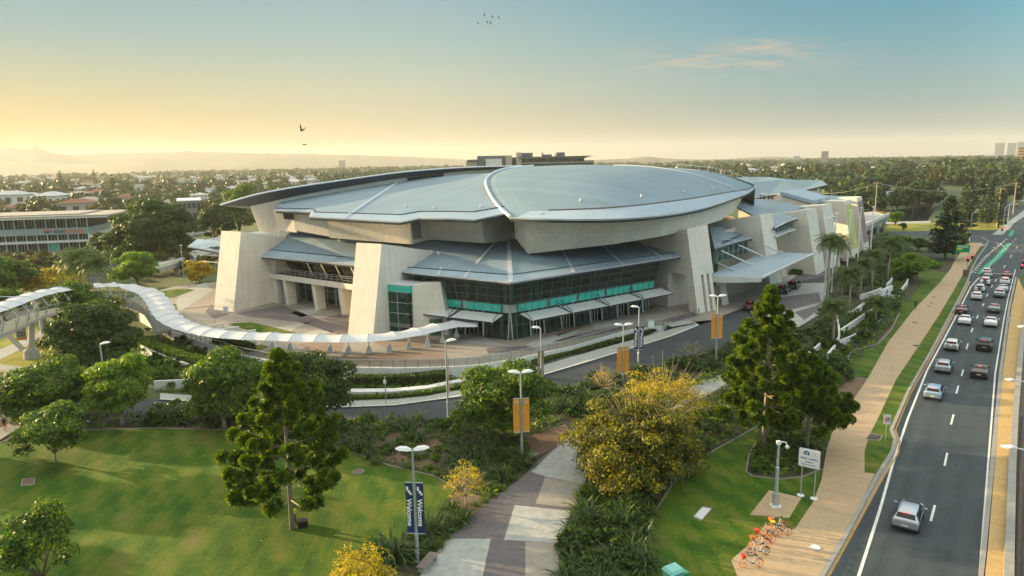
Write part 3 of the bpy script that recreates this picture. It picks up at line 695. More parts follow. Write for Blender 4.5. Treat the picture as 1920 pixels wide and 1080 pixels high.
wlb = [a(489,436,108), a(520,434,108.6), a(565,385,110.8), a(650,365,114.8), a(765,348,120.4), a(870,338,126.2), a(960,332,131.8)]
wallseg('crescent_wall', wl, wlb, W_)
p = [a(764,333,119.7), a(832,324.5,123), a(832,334,123.2), a(764,340,119.9)]
MB().quad(*p).build('louvre_panel', M['dark'], HC)
# body behind (fills the volume so no light leaks under the roofs)
MB().hexa([u((-40,112,PZ)), u((-6,92,PZ)), u((6,95,PZ)), u((45,140,PZ)), u((20,165,PZ)), u((-25,150,PZ))], [u((-40,112,9.8)), u((-6,92,9.8)), u((6,95,9.8)), u((45,140,9.8)), u((20,165,9.8)), u((-25,150,9.8))]).build('building_core', M['wall'], HC)
MB().hexa([u((-32,112,9.7)), u((-6,100,9.7)), u((4,98,9.7)), u((38,125,9.7)), u((20,150,9.7)), u((-25,140,9.7))], [u((-32,112,13.2)), u((-6,100,13.2)), u((4,98,13.6)), u((38,125,13.6)), u((20,150,13.6)), u((-25,140,13.6))]).build('building_core', M['wall'], HC)

# ---- rear hall on the right
rr0 = [a(1412,371,150), a(1440,366,151), a(1500,357,154), a(1551,346,160)]; rr1 = [a(1352,335,165), a(1395,332,172), a(1440,331.5,176), a(1530,342,174)]
mid = [tuple((np.array(p)+np.array(q))/2+np.array((0,0,1.0))) for p, q in zip(rr0, rr1)]
RH = surf('rear_hall_roof', [rr0, mid, rr1, [(p[0]+6,p[1]+25,p[2]-4) for p in rr1]], M['roofD'], .4); fascia(rr0, 'f', RH)
wallseg('rear_hall_wall', [a(1395,374,151), a(1455,364,153), a(1537,350,160)], [a(1395,398,151.5), a(1455,390,153.5), a(1537,375,160.5)], W_)
for x in (1424, 1430, 1440, 1446):
    MB().quad(a(x,367+.1*(1440-x)*-.5,150.6), a(x+4.5,366+.1*(1440-x)*-.5,150.6), a(x+4.5,373,150.7), a(x,374,150.7)).build('window', M['dark'], HC)
for x in (1516, 1522, 1528):
    MB().quad(a(x,353,157.5), a(x+4,352,157.5), a(x+4,357,157.6), a(x,358,157.6)).build('window', M['dark'], HC)
b0 = [a(1463,359,140), a(1526,376,135), a(1556,369,145), a(1500,353,150)]
MB().hexa([(p[0],p[1],p[2]-.9) for p in b0], b0).build('plant_roof', M['roofE'], HC)
MB().hexa([(p[0]*.995,p[1]+1.2,p[2]-5) for p in b0], [(p[0]*.995,p[1]+1.2,p[2]-.9) for p in b0]).build('plant_wall', M['wall'], HC)
b0 = [a(1545,379,139), a(1580,374,148), a(1590,368,156), a(1545,366,152)]
MB().hexa([(p[0],p[1],p[2]-.6) for p in b0], b0).build('plant_roof', M['roofL'], HC)
# low flat roofs between the fins on the right
def roofbit(pts, mk, tr=None):
    o = MB().hexa([(p[0],p[1],p[2]-.35) for p in pts], pts).build('low_roof', M[mk], HC)
    if tr:
        fascia(tr, 'f', o)
    return o
o = roofbit([a(1340,466,101), a(1381,453,106.5), a(1410,446,111), a(1372,424,120), a(1330,425,112)], 'roofR', [a(1340,466,101), a(1381,453,106.5), a(1410,446,111)])
strip(a(1355,455,104), a(1390,440,111), .3, o, 'dedge'); strip(a(1350,447,105), a(1380,452,106.8), .3, o)
o = roofbit([a(1382,388,128), a(1430,413,122), a(1508,388,126), a(1448,374,145), a(1392,372,140)], 'roofR')
o = roofbit([a(1453,427,112.5), a(1475,416,115.5), a(1496,409,119), a(1470,398,124), a(1445,404,120)], 'roofR', [a(1453,427,112.5), a(1475,416,115.5), a(1496,409,119)])
o = roofbit([a(1455,443,112.5), a(1480,432,116.5), a(1492,429,119), a(1470,424,122), a(1450,430,119)], 'awn')
wallseg('side_wall', [a(1340,440,110), a(1425,412,121), a(1510,394,130)], [a(1340,560,110), a(1425,500,121), a(1510,450,130)], W_)
plane_glaz(lambda i, j: tuple(np.array(a(1345,490,105))*(1-i)+np.array(a(1402,474,112))*i + np.array((0,0,2.4*j))), 2, 6, M['glass'], 'alu', 'side_glazing')
plane_glaz(lambda i, j: tuple(np.array(a(1452,450,116))*(1-i)+np.array(a(1490,430,122))*i + np.array((0,0,2.4*j))), 2, 6, M['glass'], 'alu', 'side_glazing')
# raised terrace at the far right end
tp = [(1552,446),(1618,428),(1668,404),(1640,396),(1600,400)]
tq = [u((*gt(x,y,4.2),4.2)) for x,y in tp]
MB().hexa([(p[0],p[1],p[2]-1.5) for p in tq], tq).build('terrace', M['conc'], HC)
wallseg('terrace_parapet', [(p[0],p[1],p[2]+1.1) for p in tq[:3]], [(p[0],p[1],p[2]-1.6) for p in tq[:3]], W_)
for k in range(4):
    q = lerp(tq[1], tq[2], .15+.27*k); MB().box((q[0]-.8, q[1]+1.2, 1.9), (.8,.8,3.8)).build('terrace_column', M['conc'], HC)
MB().hexa([(p[0]*.985,p[1]+2.5,0) for p in tq[:2]]+[(p[0],p[1],0) for p in tq[4:]], [(p[0]*.985,p[1]+2.5,4) for p in tq[:2]]+[(p[0],p[1],4) for p in tq[4:]]).build('terrace_wall', M['wall'], HC)
# ---- porte-cochere canopy with stays
pc = [a(1329,516,93.5), a(1428,521,90.5), a(1526,476,108.5), a(1440,471,117)]
pr_ = a(1345,501,99)
PC = MB().hexa([(p[0],p[1],p[2]-.25) for p in pc], pc).build('entry_canopy', M['roofE'], HC)
fs_ = MB(); 
cur = [lerp(pc[0], pc[1], t) for t in np.linspace(0,1,9)]
for i in range(8):
    p, q = Vector(cur[i]), Vector(cur[i+1]); dz = lambda t: 1.15 - .75*max(0, t-.3)**1.3
    fs_.hexa([p-Vector((0,.05,dz(i/8))), q-Vector((0,.05,dz((i+1)/8))), q+Vector((0,.2,-dz((i+1)/8))), p+Vector((0,.2,-dz(i/8)))], [p-Vector((0,.05,-.04)), q-Vector((0,.05,-.04)), q+Vector((0,.2,.04)), p+Vector((0,.2,.04))])
fs_.build('canopy_fascia', M['awn'], PC)
MB().bar(pc[1], pc[2], .5, .3).build('canopy_lip', M['edge'], PC)
for t in (.22, .47, .72, .95): strip(lerp(pc[0], pc[3], t), lerp(pc[1], pc[2], t), .35, PC)
for p, q in (((1346,494,98), (1376,507,96)), ((1352,470,101), (1408,496,100)), ((1386,460,105), (1438,484,105.5)), ((1436,461,110), (1464,474,111))):
    MB().tube([a(*p), a(*q)], .16, 6).build('canopy_stay', M['galv'], PC)
for x, y in ((1446,531), (1451,530), (1468,519), (1472,518), (1357,571), (1362,570)):
    q = Vector(G(x, y, PZ*S)); MB().hexa([q+Vector((-.35,-.3,0)), q+Vector((.35,-.3,0)), q+Vector((.35,.3,0)), q+Vector((-.35,.3,0))], [q+Vector((-1.1,.2,5.6)), q+Vector((-.6,.2,5.6)), q+Vector((-.6,.6,5.6)), q+Vector((-1.1,.6,5.6))]).build('canopy_column', M['fin'], HC)
plane_glaz(lambda i, j: tuple(np.array(G(1350,566,PZ*S))*(1-i)+np.array(G(1460,505,PZ*S))*i + np.array((-3,6,4.6*j))), 2, 12, M['glass'], 'alu', 'side_glazing')
# fall-arrest ladders on the low roof
for p in (a(518,443,106), a(781,464,95)):
    l = MB()
    for dx in (-.5, .5): l.bar((p[0]+dx,p[1],p[2]-.1), (p[0]+dx*.6,p[1]+.6,p[2]+1.7), .07)
    for k in range(4): l.bar((p[0]-.5+.05*k,p[1]+.15*k,p[2]+.2+.45*k), (p[0]+.5-.05*k,p[1]+.15*k,p[2]+.2+.45*k), .06)
    l.build('roof_ladder', M['edge'], HC)
for p in (a(822,478,89), a(930,489,88), a(964,494,86), a(1058,481,90), a(1137,471,95), a(1200,461,102), a(552,446,107), a(636,452,101)):
    v = MB(); v.lathe([(.2,0),(.18,.3),(.35,.35),(.05,.5)], p, 8); v.build('roof_vent', M['flash'], HC)
# ================================================================ GROUND, ROADS, LAWNS, PLAZA
def px(z, *pts): return [G(x, y, z) for x, y in pts]
def hfun(x, y):          # gentle wooded rises beyond the river
    h = 6*math.exp(-(((x-560)/170)**2 + ((y-700)/200)**2)) + 4*math.exp(-(((x-330)/160)**2 + ((y-900)/220)**2))
    return h
def lawnmat(name, c0, c1, c2, stripe=None):
    m = bpy.data.materials.new(name); m.use_nodes = True; nt = m.node_tree; b = nt.nodes['Principled BSDF']
    geo = N(nt, 'ShaderNodeNewGeometry')
    n1 = N(nt, 'ShaderNodeTexNoise', Scale=.22, Detail=5.0, Roughness=.6); n2 = N(nt, 'ShaderNodeTexNoise', Scale=5.0, Detail=6.0, Roughness=.7)
    mp = N(nt, 'ShaderNodeMapping'); mp.inputs['Rotation'].default_value = (0,0,math.radians(stripe or 20)); mp.inputs['Scale'].default_value = (1, .12, 1)
    n3 = N(nt, 'ShaderNodeTexNoise', Scale=1.1, Detail=4.0, Roughness=.55)
    nt.links.new(geo.outputs['Position'], n1.inputs['Vector']); nt.links.new(geo.outputs['Position'], n2.inputs['Vector'])
    nt.links.new(geo.outputs['Position'], mp.inputs['Vector']); nt.links.new(mp.outputs[0], n3.inputs['Vector'])
    a1 = N(nt, 'ShaderNodeMath', operation='MULTIPLY_ADD'); a1.inputs[1].default_value = .5; nt.links.new(n1.outputs['Fac'], a1.inputs[0])
    a2 = N(nt, 'ShaderNodeMath', operation='MULTIPLY_ADD'); a2.inputs[1].default_value = .36; nt.links.new(n2.outputs['Fac'], a2.inputs[0])
    a3 = N(nt, 'ShaderNodeMath', operation='MULTIPLY'); a3.inputs[1].default_value = .3; nt.links.new(n3.outputs['Fac'], a3.inputs[0])
    nt.links.new(a3.outputs[0], a2.inputs[2]); nt.links.new(a2.outputs[0], a1.inputs[2])
    if stripe:
        sx = N(nt, 'ShaderNodeSeparateXYZ'); mp2 = N(nt, 'ShaderNodeMapping'); mp2.inputs['Rotation'].default_value = (0,0,math.radians(stripe)); nt.links.new(geo.outputs['Position'], mp2.inputs['Vector'])
        nd = N(nt, 'ShaderNodeMath', operation='MULTIPLY_ADD'); nd.inputs[1].default_value = 3.0; nt.links.new(mp2.outputs[0], sx.inputs[0]); nt.links.new(n1.outputs['Fac'], nd.inputs[0]); nt.links.new(sx.outputs['X'], nd.inputs[2])
        sn = N(nt, 'ShaderNodeMath', operation='MULTIPLY'); sn.inputs[1].default_value = 2.6; nt.links.new(nd.outputs[0], sn.inputs[0]); si = N(nt, 'ShaderNodeMath', operation='SINE'); nt.links.new(sn.outputs[0], si.inputs[0])
        a4 = N(nt, 'ShaderNodeMath', operation='MULTIPLY_ADD'); a4.inputs[1].default_value = .042; nt.links.new(si.outputs[0], a4.inputs[0]); nt.links.new(a1.outputs[0], a4.inputs[2]); a1 = a4
    r = ramp(nt, [(.40, c0), (.53, c1), (.62, c2), (.74, tuple(.5*x+.5*y for x, y in zip(c2, (.20,.15,.07))))]); nt.links.new(a1.outputs[0], r.inputs['Fac']); nt.links.new(r.outputs['Color'], b.inputs['Base Color'])
    b.inputs['Roughness'].default_value = .85; b.inputs['Specular IOR Level'].default_value = .2
    n4 = N(nt, 'ShaderNodeTexNoise', Scale=14.0, Detail=3.0); nt.links.new(geo.outputs['Position'], n4.inputs['Vector'])
    bp = N(nt, 'ShaderNodeBump', Strength=.7, Distance=.12); nt.links.new(n4.outputs['Fac'], bp.inputs['Height']); nt.links.new(bp.outputs['Normal'], b.inputs['Normal'])
    return m
M['lawn'] = lawnmat('lawn', (.020,.060,.004), (.043,.104,.006), (.090,.132,.009), stripe=-28)
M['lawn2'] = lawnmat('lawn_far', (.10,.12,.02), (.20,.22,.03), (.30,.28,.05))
M['mulch'] = mat('mulch', (.22,.14,.09), .95, nscale=3.5, col2=(.10,.065,.045), bump=.8, bscale=25)
M['cover'] = mat('bed_soil', (.06,.055,.025), .95, nscale=1.2, col2=(.03,.04,.012), bump=.6, bscale=14)
M['asph'] = mat('asphalt', (.037,.052,.058), .8, noise=.16, nscale=.5, bump=.25, bscale=60)
def tracks(m):
    nt = m.node_tree; b = nt.nodes['Principled BSDF']; last = b.inputs['Base Color'].links[0].from_socket
    geo = N(nt, 'ShaderNodeNewGeometry'); mp = N(nt, 'ShaderNodeMapping'); mp.inputs['Rotation'].default_value = (0,0,math.radians(36.5)); nt.links.new(geo.outputs['Position'], mp.inputs['Vector'])
    sx = N(nt, 'ShaderNodeSeparateXYZ'); nt.links.new(mp.outputs[0], sx.inputs[0]); sn = N(nt, 'ShaderNodeMath', operation='MULTIPLY'); sn.inputs[1].default_value = 3.7; nt.links.new(sx.outputs['X'], sn.inputs[0]); si = N(nt, 'ShaderNodeMath', operation='SINE'); nt.links.new(sn.outputs[0], si.inputs[0])
    mp3 = N(nt, 'ShaderNodeMapping'); mp3.inputs['Scale'].default_value = (1, .06, 1); nt.links.new(mp.outputs[0], mp3.inputs['Vector']); n = N(nt, 'ShaderNodeTexNoise', Scale=1.3, Detail=6.0, Roughness=.65); nt.links.new(mp3.outputs[0], n.inputs['Vector'])
    a_ = N(nt, 'ShaderNodeMath', operation='MULTIPLY_ADD'); a_.inputs[1].default_value = .07; nt.links.new(si.outputs[0], a_.inputs[0]); nt.links.new(n.outputs['Fac'], a_.inputs[2])
    r = ramp(nt, [(.3, (.74,.74,.75)), (.5, (1,1,1)), (.72, (1.25,1.23,1.2))]); nt.links.new(a_.outputs[0], r.inputs['Fac'])
    mu = N(nt, 'ShaderNodeMix', data_type='RGBA', blend_type='MULTIPLY'); mu.inputs['Factor'].default_value = 1; nt.links.new(last, mu.inputs[6]); nt.links.new(r.outputs['Color'], mu.inputs[7]); nt.links.new(mu.outputs[2], b.inputs['Base Color'])
tracks(M['asph'])
M['asph2'] = mat('asphalt_drive', (.038,.046,.054), .8, noise=.2, nscale=.35, bump=.25, bscale=60)
def paving(name, col, ang, panel, var=.12):
    m = concrete(name, col, var=var); nt = m.node_tree; b = nt.nodes['Principled BSDF']
    geo = N(nt, 'ShaderNodeNewGeometry'); mp = N(nt, 'ShaderNodeMapping'); mp.inputs['Rotation'].default_value = (0,0,ang); nt.links.new(geo.outputs['Position'], mp.inputs['Vector'])
    sep = N(nt, 'ShaderNodeSeparateXYZ'); nt.links.new(mp.outputs[0], sep.inputs[0]); last = b.inputs['Base Color'].links[0].from_socket
    if panel:
        pp = N(nt, 'ShaderNodeMath', operation='PINGPONG'); pp.inputs[1].default_value = panel/2; nt.links.new(sep.outputs['Y'], pp.inputs[0])
        lt = N(nt, 'ShaderNodeMath', operation='LESS_THAN'); lt.inputs[1].default_value = .025; nt.links.new(pp.outputs[0], lt.inputs[0])
        mx = N(nt, 'ShaderNodeMix', data_type='RGBA'); nt.links.new(lt.outputs[0], mx.inputs['Factor']); nt.links.new(last, mx.inputs[6]); mx.inputs[7].default_value = (*[c*.45 for c in col], 1); last = mx.outputs[2]
    n = N(nt, 'ShaderNodeTexNoise', Scale=2.2, Detail=8.0, Roughness=.7); nt.links.new(geo.outputs['Position'], n.inputs['Vector'])
    r = ramp(nt, [(.34, (.88,.87,.86)), (.66, (1.04,1.04,1.04))]); nt.links.new(n.outputs['Fac'], r.inputs['Fac'])
    mu = N(nt, 'ShaderNodeMix', data_type='RGBA', blend_type='MULTIPLY'); mu.inputs['Factor'].default_value = 1; nt.links.new(last, mu.inputs[6]); nt.links.new(r.outputs['Color'], mu.inputs[7])
    nt.links.new(mu.outputs[2], b.inputs['Base Color']); return m
RA = math.radians(36.5)                       # bearing of the highway
M['tan'] = paving('tan_path', (.43,.315,.19), RA, 3.6, .05)
M['tan2'] = paving('median_tan', (.50,.335,.135), RA, 4.5, .05)
M['edging'] = concrete('edging_concrete', (.22,.20,.17), var=.15)
M['kerb'] = concrete('kerb_concrete', (.30,.29,.26), var=.12)
M['pale'] = paving('pale_slab', (.38,.395,.37), .6, 0, .14)
M['grey'] = paving('warm_grey_slab', (.30,.275,.235), .6, 0)
M['purple'] = paving('dark_slab', (.13,.118,.125), .6, 0)
M['brown'] = paving('brown_slab', (.26,.19,.14), .6, 0)
M['mark'] = mat('road_paint', (.66,.66,.64), .6, noise=.12, nscale=3)
M['ochre'] = mat('ochre_line', (.45,.24,.04), .7, noise=.2, nscale=2)
M['green'] = mat('green_lane', (.02,.30,.16), .7, noise=.1, nscale=1)
M['drain'] = mat('drain_strip', (.06,.045,.04), .8, noise=.2, nscale=2)
M['ballast'] = mat('ballast', (.16,.14,.115), .95, nscale=5, col2=(.10,.085,.07), bump=.6, bscale=20)
M['water'] = mat('river_water', (.02,.03,.026), .08, bump=.15, bscale=1.5, spec=.6)
g_ = MB()
xs = [-9000,-5000,-3000,-1800,-1000,-600,-300,-100]+list(range(0,1400,50))+[1600,2200,3500,6000,9000]
ys = [-60,0,100,200,300]+list(range(350,1500,50))+[1800,2500,4000,7000,12000]
g_.add([(x,y,hfun(x,y)-.02) for y in ys for x in xs], [(j*len(xs)+i, j*len(xs)+i+1, (j+1)*len(xs)+i+1, (j+1)*len(xs)+i) for j in range(len(ys)-1) for i in range(len(xs)-1)])
struct('ground', g_, mat('ground', (.09,.12,.035), .95, nscale=.02, col2=(.04,.07,.018), bump=.4, bscale=3))
# planted ground round the lawns
bedpoly = px(.06, (-60,800),(0,770),(300,752),(640,770),(850,750),(1010,722),(1160,690),(1320,650),(1420,610),(1500,600),(1545,590),(1560,545),(1600,500),(1650,465),(1720,470),(1790,480),(1800,505),(1640,690),(1560,860),(1490,1100),(-200,1100))
b = MB(); b.sheet(bedpoly); struct('garden_bed', b, M['cover'])
b = MB()
for poly in (((640,840),(700,820),(790,800),(830,830),(850,880),(800,880),(720,862)), ((840,920),(900,930),(935,925),(905,960),(870,985),(830,965)), ((985,820),(1060,795),(1075,820),(1040,838),(1000,860)), ((1585,700),(1627,710),(1600,760),(1560,810),(1535,800)), ((1620,655),(1670,612),(1686,588),(1690,580),(1672,622),(1647,650),(1600,672)), ((300,805),(430,805),(520,822),(520,815),(430,795),(300,795))):
    b.sheet(px(.075, *poly))
struct('mulch', b, M['mulch'])
# lawns
LAWN = [(-120,1100),(-120,868),(0,830),(60,812),(165,806),(300,803),(430,807),(520,822),(640,840),(730,873),(815,893),(855,915),(835,945),(810,975),(770,1010),(720,1045),(690,1100)]
b = MB(); b.sheet(px(.12, *LAWN)); struct('lawn', b, M['lawn'])
LAWN2 = [(1208,1100),(1213,1030),(1228,960),(1262,905),(1330,850),(1424,797),(1418,830),(1405,850),(1399,885),(1412,893),(1462,899),(1505,894),(1541,880),(1536,905),(1522,945),(1490,992),(1440,1040),(1393,1100)]
b = MB(); b.sheet(px(.12, *LAWN2)); struct('lawn', b, M['lawn'])
LAWN3 = [(1592,706),(1588,690),(1600,672),(1647,647),(1672,620),(1686,590),(1688,575),(1715,550),(1727,532),(1717,512),(1745,508),(1778,512),(1760,532),(1712,582),(1665,642),(1629,706)]
b = MB(); b.sheet(px(.12, *LAWN3)); struct('lawn', b, M['lawn'])
VERGE = [(1621,886),(1641,888),(1672,846),(1674,825),(1668,808),(1700,735),(1740,665),(1790,570),(1811,526),(1800,524),(1760,592),(1720,652),(1680,712),(1645,787),(1630,816),(1621,846)]
b = MB(); b.sheet(px(.13, *VERGE)); struct('verge', b, M['lawn'])
def edging(name, pts, z, w=.15, h=.10):
    b = MB()
    P = px(z, *pts)
    for p, q in zip(P[:-1], P[1:]): b.bar((p[0],p[1],p[2]), (q[0],q[1],q[2]), w, h)
    return struct(name, b, M['edging'])
edging('lawn_edging', LAWN[2:12], .12); edging('lawn_edging', [LAWN2[i] for i in range(1,6)], .12); edging('lawn_edging', LAWN2[6:14-1], .12)
edging('lawn_edging', [(1592,680),(1590,672),(1595,662),(1602,658),(1647,645),(1672,618),(1686,588)], .13, .25, .3)
# tan footpath and bicycle apron
PATHL = [(1390,1100),(1371,1050),(1400,1024),(1435,984),(1490,992),(1524,942),(1540,900),(1550,842),(1560,812),(1580,780),(1629,706),(1665,642),(1712,582),(1760,532),(1782,505),(1790,488),(1808,464),(1815,455)]
PATHR = [(1842,455),(1838,462),(1828,478),(1812,506),(1800,524),(1760,592),(1720,652),(1680,712),(1645,787),(1630,816),(1621,846),(1621,886),(1641,888),(1572,1022),(1540,1080),(1528,1100)]
b = MB(); b.sheet(px(.135, *(PATHL+PATHR))); b.sheet(px(.137, (1406,965),(1442,919),(1503,933),(1480,971))); struct('footpath', b, M['tan'])
# highway
KERB = [(1530,1100),(1573,1028),(1644,896),(1674,847),(1678,826),(1671,808),(1703,735),(1743,665),(1793,570),(1815,526),(1822,505),(1834,482),(1848,463),(1853,453),(1840,446)]
road = px(.02, *KERB) ; far = [G(1905,400,.02)]
d36 = (math.sin(RA), math.cos(RA)); n36 = (math.cos(RA), -math.sin(RA))
c0 = G(1725,880,.02)                             # lane line reference
def hw(s, o, z=.02):                             # along / across the highway from the lane line
    p = G(1797,740,0); return (p[0]+d36[0]*s+n36[0]*o, p[1]+d36[1]*s+n36[1]*o, z)
re_ = px(.02, (1838,1100),(1845,1040),(1860,880),(1876,700),(1892,580),(1905,520))
q = re_[-1]
b = MB(); b.sheet(road[:-1] + [(170,265,.02),(226,322,.02),(420,585,.02),(436,575,.02),(236,300,.02),(160,205,.02)] + re_[::-1]); struct('road', b, M['asph'])
b = MB(); b.sheet(px(.024, (1842,457),(1880,470),(1900,440),(1890,425),(1820,437),(1700,428),(1560,420),(1560,428),(1690,440),(1790,447),(1820,452))); struct('side_road', b, M['asph'])
def kerbline(name, pts, z0, w=.3, h=.16, mk='kerb', off=0):
    b = MB(); P = px(z0, *pts)
    for p, q in zip(P[:-1], P[1:]): b.bar((p[0],p[1],h/2+z0), (q[0],q[1],h/2+z0), w, h)
    return struct(name, b, M[mk])
kerbline('kerb', KERB, .0, .32, .17); kerbline('kerb', [(1838,1100),(1845,1040),(1860,880),(1876,700),(1892,580),(1905,520)], .0, .35, .17)
def line(b, pts, w, z=.03):
    P = [G(x, y, z) for x, y in pts]
    for p, q in zip(P[:-1], P[1:]):
        d = Vector((q[0]-p[0], q[1]-p[1], 0)); d.normalize(); n = Vector((d.y, -d.x, 0))*w/2; p, q = Vector(p), Vector(q)
        b.quad(p+n, q+n, q-n, p-n)
# gutter strip, drain and ochre line beside the left kerb
b = MB(); gi = [(1543,1100),(1586,1022),(1655,896),(1684,850),(1687,826),(1679,806),(1707,738),(1747,667),(1797,572),(1819,528)]
b.ribbon(px(.026, *KERB[:10]), px(.026, *gi)); struct('gutter', b, M['kerb'])
b = MB(); b.ribbon(px(.03, (1674,806),(1706,735),(1746,665)), px(.03, (1681,806),(1709,740),(1748,668))); struct('drain', b, M['drain'])
b = MB(); line(b, gi, .14, .031); struct('road_marking', b, M['ochre'])
b = MB()
line(b, [(1606,1100),(1610,1080),(1650,955),(1675,866),(1702,785),(1738,695),(1765,645),(1793,592),(1820,538),(1836,520)], .2)
line(b, [(1837,1080),(1852,880),(1866,700),(1882,600),(1890,560),(1904,505)], .16)
for p, q in (((1753,947),(1745,977)), ((1776,849),(1771,873)), ((1788,777),(1783,796)), ((1797,723),(1793,738)), ((1806,693),(1803,705)), ((1815,644),(1812,655)), ((1824,615),(1821,623)), ((1834,591),(1831,597)), ((1845,569),(1842,574)), ((1852,551),(1850,556)), ((1861,534),(1859,539)), ((1868,523),(1866,528)), ((1885,497),(1882,502)), ((1897,478),(1894,483)), ((1908,462),(1905,466))):
    line(b, [p, q], .17)
line(b, [(1822,512),(1844,484),(1862,470),(1880,455),(1888,447)], .12); line(b, [(1850,452),(1866,454),(1878,459),(1888,468)], .15)
line(b, [(1820,443),(1855,445)], .14); line(b, [(1890,432),(1905,412),(1920,402)], .15); line(b, [(1834,513),(1906,513)], .3)
for k in range(16):
    t = k/15; x, y = 1828+58*t-6*math.sin(3.1*t), 511-62*t; line(b, [(x, y), (x+1.3, y-1.2)], .3); line(b, [(x+18, y+1), (x+19.3, y-.2)], .3)
for x, y in ((1853,479),(1866,465)): line(b, [(x-4,y),(x+4,y)], .18); line(b, [(x-4,y),(x-2,y-1.4)], .18)
struct('road_marking', b, M['mark'])
b = MB(); b.ribbon(px(.028, (1832,512),(1846,498),(1864,483),(1876,470),(1888,456)), px(.028, (1843,513),(1858,498),(1876,483),(1886,470),(1897,456))); b.quad(*px(.028,(1890,442),(1896,432),(1902,432),(1898,443))); struct('cycle_lane', b, M['green'])
# median, parapet and rail bed on the right
MED = [(1838,1100),(1845,1040),(1860,880),(1876,700),(1892,580),(1905,520)]
mr = [(1890,1100),(1893,1000),(1897,880),(1903,780),(1916,640),(1930,560)]
b = MB(); b.ribbon(px(.17, *[(x+4,y) for x,y in MED]), px(.17, *[(x-3,y) for x,y in mr])); struct('median', b, M['tan2'])
b = MB(); P = px(.1, *mr)
for p, q in zip(P[:-1], P[1:]): b.bar((p[0],p[1],.25), (q[0],q[1],.25), .55, .75)
wl_ = b.build('parapet_wall', M['kerb']); tag(wl_, 'low concrete parapet along the tan median strip at the right edge', 'wall')
b = MB(); b.ribbon(px(.05, *mr), px(.05, (2050,1100),(2050,1000),(2050,880),(2050,780),(2050,640),(2050,560))); struct('rail_bed', b, M['ballast'])
rl = MB()
for off in (14, 26): 
    P = px(.1, *[(x+off,y) for x,y in mr[:4]])
    for p, q in zip(P[:-1], P[1:]): rl.bar((p[0],p[1],.12), (q[0],q[1],.12), .09, .14)
struct('rails', rl, M['drain'])
# access road (climbs to the forecourt)
zr = lambda x: .10 + 1.27*max(0, min(1, (x-900)/480))**1.0
farE = [(-80,730),(100,745),(300,749),(480,760),(640,764),(740,760),(865,743),(1005,707),(1120,673),(1257,631),(1335,601),(1400,576)]
nearE = [(-80,800),(100,800),(300,790),(480,800),(640,799),(750,797),(860,781),(1030,738),(1160,704),(1330,660),(1440,628),(1500,606)]
P1 = [G(x,y,zr(x)) for x,y in farE]; P2 = [G(x,y,zr(x-60)) for x,y in nearE]
b = MB(); b.ribbon(P1, P2); struct('access_road', b, M['asph2'])
ft = [(300,737),(480,748),(640,750),(740,747),(865,731),(1000,690),(1120,655),(1250,620),(1300,600)]
fb = [(300,748),(480,759),(640,763),(740,759),(865,742),(1005,706),(1120,672),(1257,630),(1310,609)]
zf = lambda x: zr(x)+.15
b = MB(); b.ribbon([G(x,y,zf(x)) for x,y in ft], [G(x,y,zf(x)) for x,y in fb])
P = [G(x,y,zf(x)) for x,y in fb]; b.ribbon(P, [(p[0],p[1]-.02,p[2]-.3) for p in P]); struct('pavement', b, M['pale'])
b = MB(); P = [G(x,y,zf(x)+.005) for x,y in fb]
for p, q in zip(P[:-1], P[1:]): b.bar(p, q, .22, .04)
struct('kerb', b, M['wconc'])
# plaza
ZP = PZ*S
PE = [(1262,606),(1245,612),(1180,620),(1075,650),(975,673),(900,686),(835,690),(740,692),(640,690),(520,680),(445,665),(400,650),(330,625),(285,600),(262,588)]
pp_ = px(ZP, *PE) ; pl = pp_ + [(-78,128,ZP),(-74,150,ZP),(-40,170,ZP),(60,200,ZP),(120,215,ZP)] + px(ZP, (1625,440),(1600,462),(1575,485),(1560,520),(1545,560),(1538,588),(1500,612),(1440,626),(1400,575),(1335,600))
b = MB(); b.sheet(pl); n0 = len(b.v); P = list(pl)
b.ribbon(P[:16]+[P[0]][:0], [(p[0],p[1],-.3) for p in P[:16]]); struct('plaza', b, M['grey'])
PANELS = dict(purple=[[(440,588),(530,572),(600,600),(655,612),(650,632),(560,604),(470,594)], [(590,600),(650,585),(655,612),(605,598)], [(912,653),(985,648),(1006,655),(915,663)], [(1035,641),(1085,626),(1180,607),(1172,617),(1080,636)], [(1240,600),(1300,585),(1310,592),(1262,604)], [(395,570),(430,590),(400,597),(385,585)]],
    pale=[[(505,615),(585,603),(560,612),(545,623)], [(565,627),(598,616),(627,622),(580,632)], [(545,586),(585,577),(602,584),(565,595)], [(986,647),(1000,640),(1086,616),(1075,631),(1010,651)], [(1110,608),(1160,599),(1192,604),(1115,617)], [(1244,607),(1290,600),(1304,605),(1260,613)], [(338,548),(385,530),(398,545),(335,585),(325,575)], [(860,640),(900,630),(950,648),(905,645)]],
    brown=[[(640,668),(835,656),(845,682),(640,688)], [(560,645),(650,632),(640,660),(590,665)], [(700,640),(800,630),(830,645),(720,652)], [(1040,615),(1110,600),(1100,612),(1045,630)]])
for mk, ps in PANELS.items():
    b = MB()
    for p in ps: b.sheet(px(ZP+.005, *p))
    struct('plaza_paving', b, M[mk])
b = MB()
for p in (((425,607),(470,604),(520,615),(558,625),(480,623)), ((300,546),(340,541),(365,543),(325,558),(302,560)), ((309,571),(330,570),(333,583),(322,580)), ((420,625),(470,640),(505,650),(480,660),(430,648)), ((300,585),(325,595),(345,612),(320,608))): b.sheet(px(ZP+.03, *p))
struct('plaza_lawn', b, M['lawn'])
